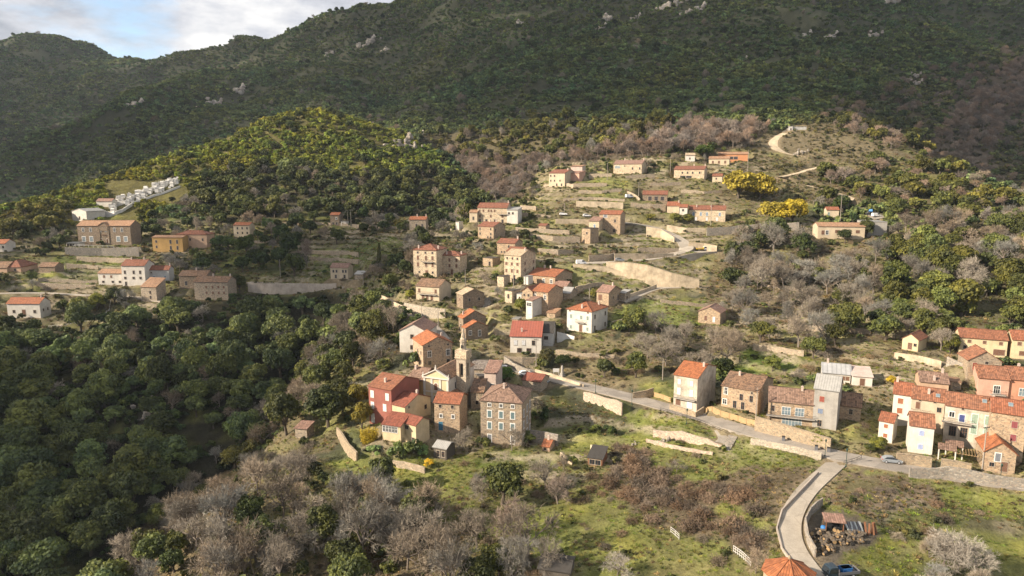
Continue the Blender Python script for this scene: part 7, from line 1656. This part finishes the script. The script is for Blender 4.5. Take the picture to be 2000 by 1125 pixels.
# ---------------------------------------------------------------- masses nobody could count: one object each, its own shapes set out on its own points
def mass(name, label, cat, variants, mats, pts, kind='stuff'):
    """variants: list of Q; pts: list of (x, y, z, sx, sz, (r, g, b))"""
    V, T, MI, VID, n0 = [], [], [], [], 0
    for k, q in enumerate(variants):
        c, t, mi = q.arrays(); V.append(c.reshape(-1, 3)); T.append(t); MI.append(mi); VID.append(np.full(len(c) * 4, k))
    V, T, MI, VID = np.concatenate(V), np.concatenate(T), np.concatenate(MI), np.concatenate(VID)
    nq, npnt, nv = len(T), len(pts), len(variants)
    arr = np.array([(x, y, z, sx, sz, *c) for x, y, z, sx, sz, c in pts], np.float32)
    me = bpy.data.meshes.new(name); me.vertices.add(nq * 4 + npnt)
    me.vertices.foreach_set('co', np.concatenate([V, arr[:, :3]]).astype(np.float32).ravel())
    me.loops.add(nq * 4); me.loops.foreach_set('vertex_index', np.arange(nq * 4, dtype=np.int32)); me.polygons.add(nq); me.polygons.foreach_set('loop_start', np.arange(0, nq * 4, 4, dtype=np.int32)); me.update(calc_edges=True)
    me.polygons.foreach_set('material_index', MI.astype(np.int32))
    for m_ in mats: me.materials.append(m_)
    def attr(nm, ty, dom, data, key): a = me.attributes.new(nm, ty, dom); a.data.foreach_set(key, np.ascontiguousarray(data).ravel())
    attr('tint', 'FLOAT', 'FACE', T.astype(np.float32), 'value')
    attr('vid', 'INT', 'POINT', np.concatenate([VID, 100 + rng.integers(0, nv, npnt)]).astype(np.int32), 'value')
    z0 = np.zeros((nq * 4,), np.float32)
    attr('size', 'FLOAT_VECTOR', 'POINT', np.concatenate([np.zeros((nq * 4, 3), np.float32), np.stack([arr[:, 3] * rng.uniform(.8, 1.2, npnt), arr[:, 3] * rng.uniform(.8, 1.2, npnt), arr[:, 4]], 1)]).astype(np.float32), 'vector')
    attr('turn', 'FLOAT', 'POINT', np.concatenate([z0, rng.uniform(0, 6.28, npnt).astype(np.float32)]), 'value')
    attr('hue', 'FLOAT_COLOR', 'POINT', np.concatenate([np.zeros((nq * 4, 4), np.float32), np.concatenate([arr[:, 5:8], np.ones((npnt, 1), np.float32)], 1)]).astype(np.float32), 'color')
    o = add(name, me); o['kind'] = kind; o['label'] = label; o['category'] = cat
    ng = bpy.data.node_groups.new(name + '_layout', 'GeometryNodeTree')
    ng.interface.new_socket('Geometry', in_out='INPUT', socket_type='NodeSocketGeometry'); ng.interface.new_socket('Geometry', in_out='OUTPUT', socket_type='NodeSocketGeometry')
    N = ng.nodes; gi, go = N.new('NodeGroupInput'), N.new('NodeGroupOutput'); jn = N.new('GeometryNodeJoinGeometry')
    def named(nm, ty): a = N.new('GeometryNodeInputNamedAttribute'); a.data_type = ty; a.inputs[0].default_value = nm; return a.outputs[0]
    vid = named('vid', 'INT'); size = named('size', 'FLOAT_VECTOR'); turn = named('turn', 'FLOAT')
    cx = N.new('ShaderNodeCombineXYZ'); ng.links.new(turn, cx.inputs[2])
    def sep(val):
        cmp = N.new('FunctionNodeCompare'); cmp.data_type = 'INT'; cmp.operation = 'EQUAL'; ng.links.new(vid, cmp.inputs['A'] if False else cmp.inputs[2]); cmp.inputs[3].default_value = val
        s = N.new('GeometryNodeSeparateGeometry'); s.domain = 'POINT'; ng.links.new(gi.outputs[0], s.inputs[0]); ng.links.new(cmp.outputs[0], s.inputs[1]); return s.outputs[0]
    for k in range(nv):
        ip = N.new('GeometryNodeInstanceOnPoints'); ng.links.new(sep(100 + k), ip.inputs['Points']); ng.links.new(sep(k), ip.inputs['Instance'])
        ng.links.new(cx.outputs[0], ip.inputs['Rotation']); ng.links.new(size, ip.inputs['Scale']); ng.links.new(ip.outputs[0], jn.inputs[0])
    ng.links.new(jn.outputs[0], go.inputs[0])
    md = o.modifiers.new('layout', 'NODES'); md.node_group = ng
    return o
def rest_pts(kind, k=1.0, cond=lambda p: True):
    return [(p[0], p[1], p[2] - .1, p[4] * k, p[4] * k * rng.uniform(.85, 1.2), vary(p[5], .3)) for p in rest if p[3] == kind and cond(p)]
def both(c, t):
    q = Q(); q.c = c.c + t.c; q.t = c.t + t.t; q.m = c.m + [x + 1 for x in t.m]; return q
far_oak = []
for k in range(4):
    c, t = Q(), Q(); oak_crown(c, 34, 44, .16, 1.05, [.8, .95, .72, .88][k], k); oak_trunk(t); far_oak.append(both(c, t))
far_bare = []
for k in range(4):
    t, w = bare_parts(200 + k, 3, .016); far_bare.append(both(w, t))
mass('woodland', 'the many other evergreen oaks in the ravine and on the hills', 'woodland', far_oak, [LEAFS, M['bark']], rest_pts('oak'))
mass('bare_woodland', 'the many other bare grey trees on the slopes', 'woodland', far_bare, [TWIGS, M['barkpale']], rest_pts('bare', 1.05))
mass('brushwood', 'brown leafless brush covering the slopes', 'brushwood', [bramble_quads(20 + k, 420, .045) for k in range(3)], [TWIGS], rest_pts('bramble'))
mass('mountain_scrub', 'dense dark green scrub covering the mountain', 'scrub', [shrub_quads(30 + k, 9, 26, .24) for k in range(4)], [LEAFS], rest_pts('shrub', 1.0, lambda p: p[6] in ('mount', 'gully', 'baregully')))
mass('hill_scrub', 'yellow-green scrub covering the sunlit hill and the slopes around the village', 'scrub', [shrub_quads(40 + k, 10, 30, .22) for k in range(4)], [LEAFS], rest_pts('shrub', 1.0, lambda p: p[6] not in ('mount', 'gully', 'baregully')))
# grass tufts and low undergrowth on fields, terraces and wood floors
def tuft():
    q = Q(); n = 26; a = rng.uniform(0, 6.28, n); d = np.stack([np.cos(a) * .5, np.sin(a) * .5, rng.uniform(.5, 1.1, n)], 1); p0 = np.stack([np.cos(a), np.sin(a), np.zeros(n)], 1) * rng.uniform(0, .6, (n, 1))
    q.strips(p0, p0 + d * .8, .16, .03, rng.uniform(.6, 1.4, n)); return q
def weed():
    q = Q(); n = 34; d = sphere_pts(n); d[:, 2] = np.abs(d[:, 2]); q.cards(d * rng.uniform(.3, 1, (n, 1)) * np.array([1, 1, .6]), d + rng.normal(size=(n, 3)) * .6, rng.uniform(.2, .42, n), rng.uniform(.6, 1.4, n)); return q
GP, UP = [], []
for (x0, x1, y0, y1, st, s0, s1) in [(-150, 190, 98, 190, .95, .35, .8), (-200, 260, 190, 270, 1.3, .5, 1.0), (-260, 330, 270, 440, 1.9, .7, 1.4)]:
    gx, gy = cells(x0, x1, y0, y1, st); gz = zat(gx, gy); gn = cover(gx, gy, gz); gu, gv = project(gx, gy, gz)
    gw = np.array([PLANTS[n]['gr'] for n in ZN])[gn]; tree = np.array([n in ('forest', 'hill', 'hilloak', 'mount', 'woodyard') for n in ZN])[gn]
    ok = (gu > -60) & (gu < 2060) & (gv < 1180) & (zat(gx, gy, ROADMASK) > .3) & (zat(gx, gy, HOUSEMASK) > .3) & ~tree & (rng.random(gx.size) < .62 * np.clip(1.1 + fbm(gx, gy, 6, 111, 2), .15, 1.5))
    g1 = fbm(gx, gy, 8, 113, 3)
    for i in np.where(ok)[0]:
        sz = rng.uniform(s0, s1); t = gw[i] + g1[i] * .5 + rng.normal() * .22
        if t > .62: GP.append((gx[i], gy[i], gz[i] - .03, sz, sz * rng.uniform(.4, .9), vary((.135, .175, .036) if rng.random() < .75 else (.20, .185, .07), .3)))
        else:
            c = ((.21, .165, .095), (.13, .10, .066), (.085, .09, .042), (.105, .115, .04))[min(3, int(rng.random() * 4))]
            UP.append((gx[i], gy[i], gz[i] - .03, sz, sz * rng.uniform(.5, 1.0), vary(c, .35)))
mass('grass', 'long green and straw-coloured grass on the fields and terraces', 'grass', [tuft() for _ in range(3)], [LEAFS], GP)
mass('undergrowth', 'low brown and olive undergrowth on the slopes', 'undergrowth', [tuft(), weed(), weed(), tuft()], [LEAFS], UP)

# ---------------------------------------------------------------- granite outcrops and loose boulders
def rock_mesh(seed, n=17):
    r = np.random.default_rng(seed); bm = bmesh.new()
    for k in range(n):
        res = bmesh.ops.create_icosphere(bm, subdivisions=2, radius=1)
        t_ = r.normal() * .9; o = Vector((t_ * 1.3, r.normal() * .6, .45 * t_ + r.normal() * .45)); s = r.uniform(.18, .62); ph = r.uniform(0, 9, 3)
        for v_ in res['verts']:
            c = v_.co.copy(); f = 1 + .22 * math.sin(3 * c.x + ph[0]) + .2 * math.sin(4 * c.y + ph[1]) + .15 * math.sin(5 * c.z + ph[2])
            f = round(f * 4) / 4 * .8 + f * .2 - .18 * abs(math.sin(6 * c.x + 4 * c.y + ph[1]))
            v_.co = Vector((c.x * s * f, c.y * s * f, c.z * s * f * 1.15)) + o
    me = bpy.data.meshes.new('rock_outcrop'); bm.to_mesh(me); bm.free(); me.materials.append(M['rock']); return me
RK = [rock_mesh(k) for k in range(4)]
for u, v, w, lab in [(720, 86, 9, 'largest pale granite outcrop on the left shoulder of the mountain'), (752, 98, 5, 'smaller granite block right of the largest outcrop'), (648, 105, 6, 'pale rocks left of the largest outcrop'), (635, 112, 4, 'lowest of the pale rocks left of the largest outcrop'), (460, 180, 6.5, 'granite outcrop above the second ridge'), (410, 205, 6.5, 'granite outcrop on the slope left of the green hill'), (262, 205, 5, 'dark rock on the crest of the second ridge'),
                     (1010, 48, 6, 'pale rock high in the middle of the mountain'), (1180, 38, 7, 'tall pale rock stack right of the middle of the mountain'), (1172, 55, 4, 'lower part of the tall pale rock stack'), (1310, 12, 9, 'granite cliff at the top edge of the photo'), (1360, 20, 6, 'granite blocks right of the cliff at the top edge'), (1340, 26, 4, 'small block below the cliff at the top edge'), (1240, 35, 4, 'isolated pale boulder between rock stack and cliff'),
                     (1450, 118, 3.2, 'lone pale boulder on the mid mountain'), (1570, 72, 5, 'flat pale rocks left of three in a line'), (1622, 73, 4.5, 'flat pale rocks middle of three in a line'), (1700, 72, 5, 'flat pale rocks right of three in a line'), (1735, 6, 7, 'granite ledge at the top right edge'), (1780, 150, 3.5, 'pale rock above the scar on the right slope'), (1780, 165, 4, 'pale earth scar on the right slope'), (775, 285, 6, 'grey granite outcrop on the right flank of the green hill'), (800, 292, 4, 'lower grey rocks on the right flank of the green hill'), (825, 262, 3, 'thin pale rock pinnacle behind the green hill'), (285, 795, 2.6, 'pale rock face in the ravine wood'), (285, 815, 2.4, 'lower pale rock face in the ravine wood'), (1295, 862, .8, 'boulder in the field below the pinkish wall'), (1235, 870, .7, 'dark boulder in the field'), (1540, 255, 2.2, 'rocks beside the water tank house'), (1560, 300, 2.2, 'rocks above the lower bend of the sandy track')]:
    p = hit(u, v, GZ)
    if p is None: continue
    k = 1.0 if p.y < 300 else .95
    o = add('rock_outcrop', random.choice(RK), None, p + Vector((0, 0, w * .12)), random.uniform(-.5, .5)); o.scale = (w * .95 * k, w * .7 * k, w * .8 * k); tag(o, lab, 'rock')
    if p.y < 640: o.data = o.data.copy(); o.data.materials[0] = M['greywall']  # nearer sunlit rocks get darker stone; mountain granite is coloured pale against the shade
# ---------------------------------------------------------------- sun, sky, clouds, air, camera
EL = R(27); SUN = Vector((-.955, -.30, 0)).normalized() * math.cos(EL) + Vector((0, 0, math.sin(EL)))
sd = bpy.data.lights.new('sun', 'SUN'); sd.energy = 5.0; sd.angle = R(.6); sd.color = (1.0, .86, .68)
so = bpy.data.objects.new('sun', sd); COL.objects.link(so); so.rotation_euler = SUN.to_track_quat('Z', 'Y').to_euler()
wd = bpy.data.worlds.new('World'); scene.world = wd; wd.use_nodes = True; nt = wd.node_tree; bg = nt.nodes['Background']
sky = nt.nodes.new('ShaderNodeTexSky'); sky.sky_type = 'NISHITA'; sky.sun_disc = False; sky.sun_elevation = EL; sky.sun_rotation = math.atan2(SUN.x, SUN.y); sky.altitude = 400; sky.dust_density = .6
tc = nt.nodes.new('ShaderNodeTexCoord'); mp = nt.nodes.new('ShaderNodeMapping'); mp.inputs['Scale'].default_value = (1, 1, 2.6); mp.inputs['Location'].default_value = (.35, .1, .0); link(nt, tc.outputs['Generated'], mp.inputs[0])
n1 = noise(nt, mp.outputs[0], 3.1, 9, .58); n2 = noise(nt, mp.outputs[0], 6.5, 8, .6)
gv_ = nt.nodes.new('ShaderNodeVectorMath'); gv_.operation = 'DISTANCE'; link(nt, tc.outputs['Generated'], gv_.inputs[0]); gv_.inputs[1].default_value = (-.452, .870, .195)   # the gap of blue between the clouds
mask = ramp(nt, math_(nt, 'ADD', n1, ramp(nt, gv_.outputs['Value'], [(.0, 0), (.17, .24)])), [(.55, 0), (.67, 1)])
cloud_shade = ramp(nt, n2, [(.34, (1.9, 2.0, 2.25)), (.5, (3.2, 3.25, 3.5)), (.64, (4.8, 4.7, 4.6))])
mixed = mixc(nt, mask, sky.outputs[0], cloud_shade)
link(nt, mixed, bg.inputs[0]); bg.inputs[1].default_value = .105

# unseen banks: one casts the mountain's cloud shadow, two added to darken the ravine
def bank(name, region, alt, step, rad, keep=lambda p: True):
    xs, ys = [p[0] for p in region], [p[1] for p in region]; pts = []
    for u in range(int(min(xs)), int(max(xs)) + 1, step):
        for v in range(int(min(ys)), int(max(ys)) + 1, step):
            if in_poly(np.array([float(u)]), np.array([float(v)]), region)[0]:
                p = hit(u, v)
                if p is not None and keep(p): pts.append(p + SUN * ((alt - p.z) / SUN.z))
    return pts
def cloud_shade_object(name, pts, rad):
    bm = bmesh.new(); r = np.random.default_rng(5); kept = []
    for p in pts:
        if all((p - q_).length > rad * .62 for q_ in kept): kept.append(p)
    for p in kept:
        k = r.uniform(.85, 1.25) * rad; res = bmesh.ops.create_icosphere(bm, subdivisions=2, radius=1)
        ph = r.uniform(0, 9, 3)
        for v_ in res['verts']:
            c = v_.co; f = 1 + .12 * math.sin(4 * c.x + ph[0]) + .12 * math.sin(5 * c.y + ph[1])
            v_.co = Vector((c.x * k * f, c.y * k * f, c.z * k * .6 * f)) + p + Vector((0, 0, r.uniform(-.15, .3) * rad))
    c = bm.verts[:]; me = bpy.data.meshes.new(name); bm.to_mesh(me); bm.free(); me.polygons.foreach_set('use_smooth', np.ones(len(me.polygons), bool))
    me.materials.append(CLOUDM); o = structure(add(name, me)); return o, len(kept)
CLOUDM, nt2, p2 = new_mat('cloud_shade'); nt2.nodes.remove(p2)
d_ = nt2.nodes.new('ShaderNodeBsdfDiffuse'); d_.inputs[0].default_value = (.9, .9, .9, 1); t_ = nt2.nodes.new('ShaderNodeBsdfTransparent'); x_ = nt2.nodes.new('ShaderNodeMixShader'); x_.inputs[0].default_value = .83
link(nt2, d_.outputs[0], x_.inputs[1]); link(nt2, t_.outputs[0], x_.inputs[2]); link(nt2, x_.outputs[0], nt2.nodes['Material Output'].inputs[0])
R1 = [(-900, 20), (-900, 640), (-60, 395), (230, 330), (345, 280), (470, 240), (590, 190), (720, 205), (800, 225), (1000, 222), (1300, 228), (1500, 225), (1620, 205), (1720, 240), (1800, 280), (1880, 330), (1990, 330), (2500, 300), (2500, -120), (1200, -120), (700, 10), (400, 85), (200, 100)]
pts = bank('cloud_shade', R1, 640, 26, 70, lambda p: p.y > 500 and not (p.y < 700 and p.x < -10 and p.x > -420))
print('cloud_shade', cloud_shade_object('cloud_shade', pts, 62))
R2 = [(-700, 770), (60, 745), (250, 770), (330, 800), (450, 790), (560, 720), (600, 740), (520, 810), (500, 870), (420, 930), (330, 990), (240, 1060), (180, 1180), (-700, 1180)]
pts = bank('cloud_shade', R2, 620, 26, 34)
print('cloud_shade', cloud_shade_object('cloud_shade', pts, 24))  # added bank out of view, placed to darken the lower ravine

R3 = [(440, 480), (520, 460), (640, 450), (760, 450), (800, 470), (770, 540), (720, 590), (600, 620), (500, 610)]
pts = bank('cloud_shade', R3, 600, 20, 34)
print('cloud_shade', cloud_shade_object('cloud_shade', pts, 22))  # added bank out of view, dimming the hollow between hamlet and church
# haze: thin even air over the whole land
hm = bpy.data.materials.new('thin_air'); hm.use_nodes = True; hn = hm.node_tree; hn.nodes.clear()
ho = hn.nodes.new('ShaderNodeOutputMaterial'); hv = hn.nodes.new('ShaderNodeVolumePrincipled'); hv.inputs['Color'].default_value = (.72, .85, 1.0, 1); hv.inputs['Density'].default_value = HAZE; hv.inputs['Anisotropy'].default_value = .1
hn.links.new(hv.outputs[0], ho.inputs['Volume'])
if HAZE:
    top = max(float(GZ.max()), 10) + 25
    a = MB(); a.box(-1960, 1860, -300, 2460, float(GZ.min()) - 8, top); h = a.build('haze', hm); h['kind'] = 'stuff'

cam = bpy.data.cameras.new('camera'); co = bpy.data.objects.new('camera', cam); COL.objects.link(co)
co.rotation_euler = (R(81), 0, 0); cam.sensor_width = 36; cam.lens = F / 2000 * 36; cam.clip_start = .5; cam.clip_end = 9000; scene.camera = co
scene.view_settings.view_transform = 'Standard'; scene.view_settings.look = 'None'; scene.view_settings.exposure = 1.15; scene.view_settings.gamma = 1
cy = scene.cycles; cy.max_bounces = 4; cy.diffuse_bounces = 2; cy.glossy_bounces = 1; cy.transmission_bounces = 2; cy.volume_bounces = 0; cy.transparent_max_bounces = 24
cy.caustics_reflective = False; cy.caustics_refractive = False; cy.use_denoising = True; cy.use_adaptive_sampling = True; cy.adaptive_threshold = .02
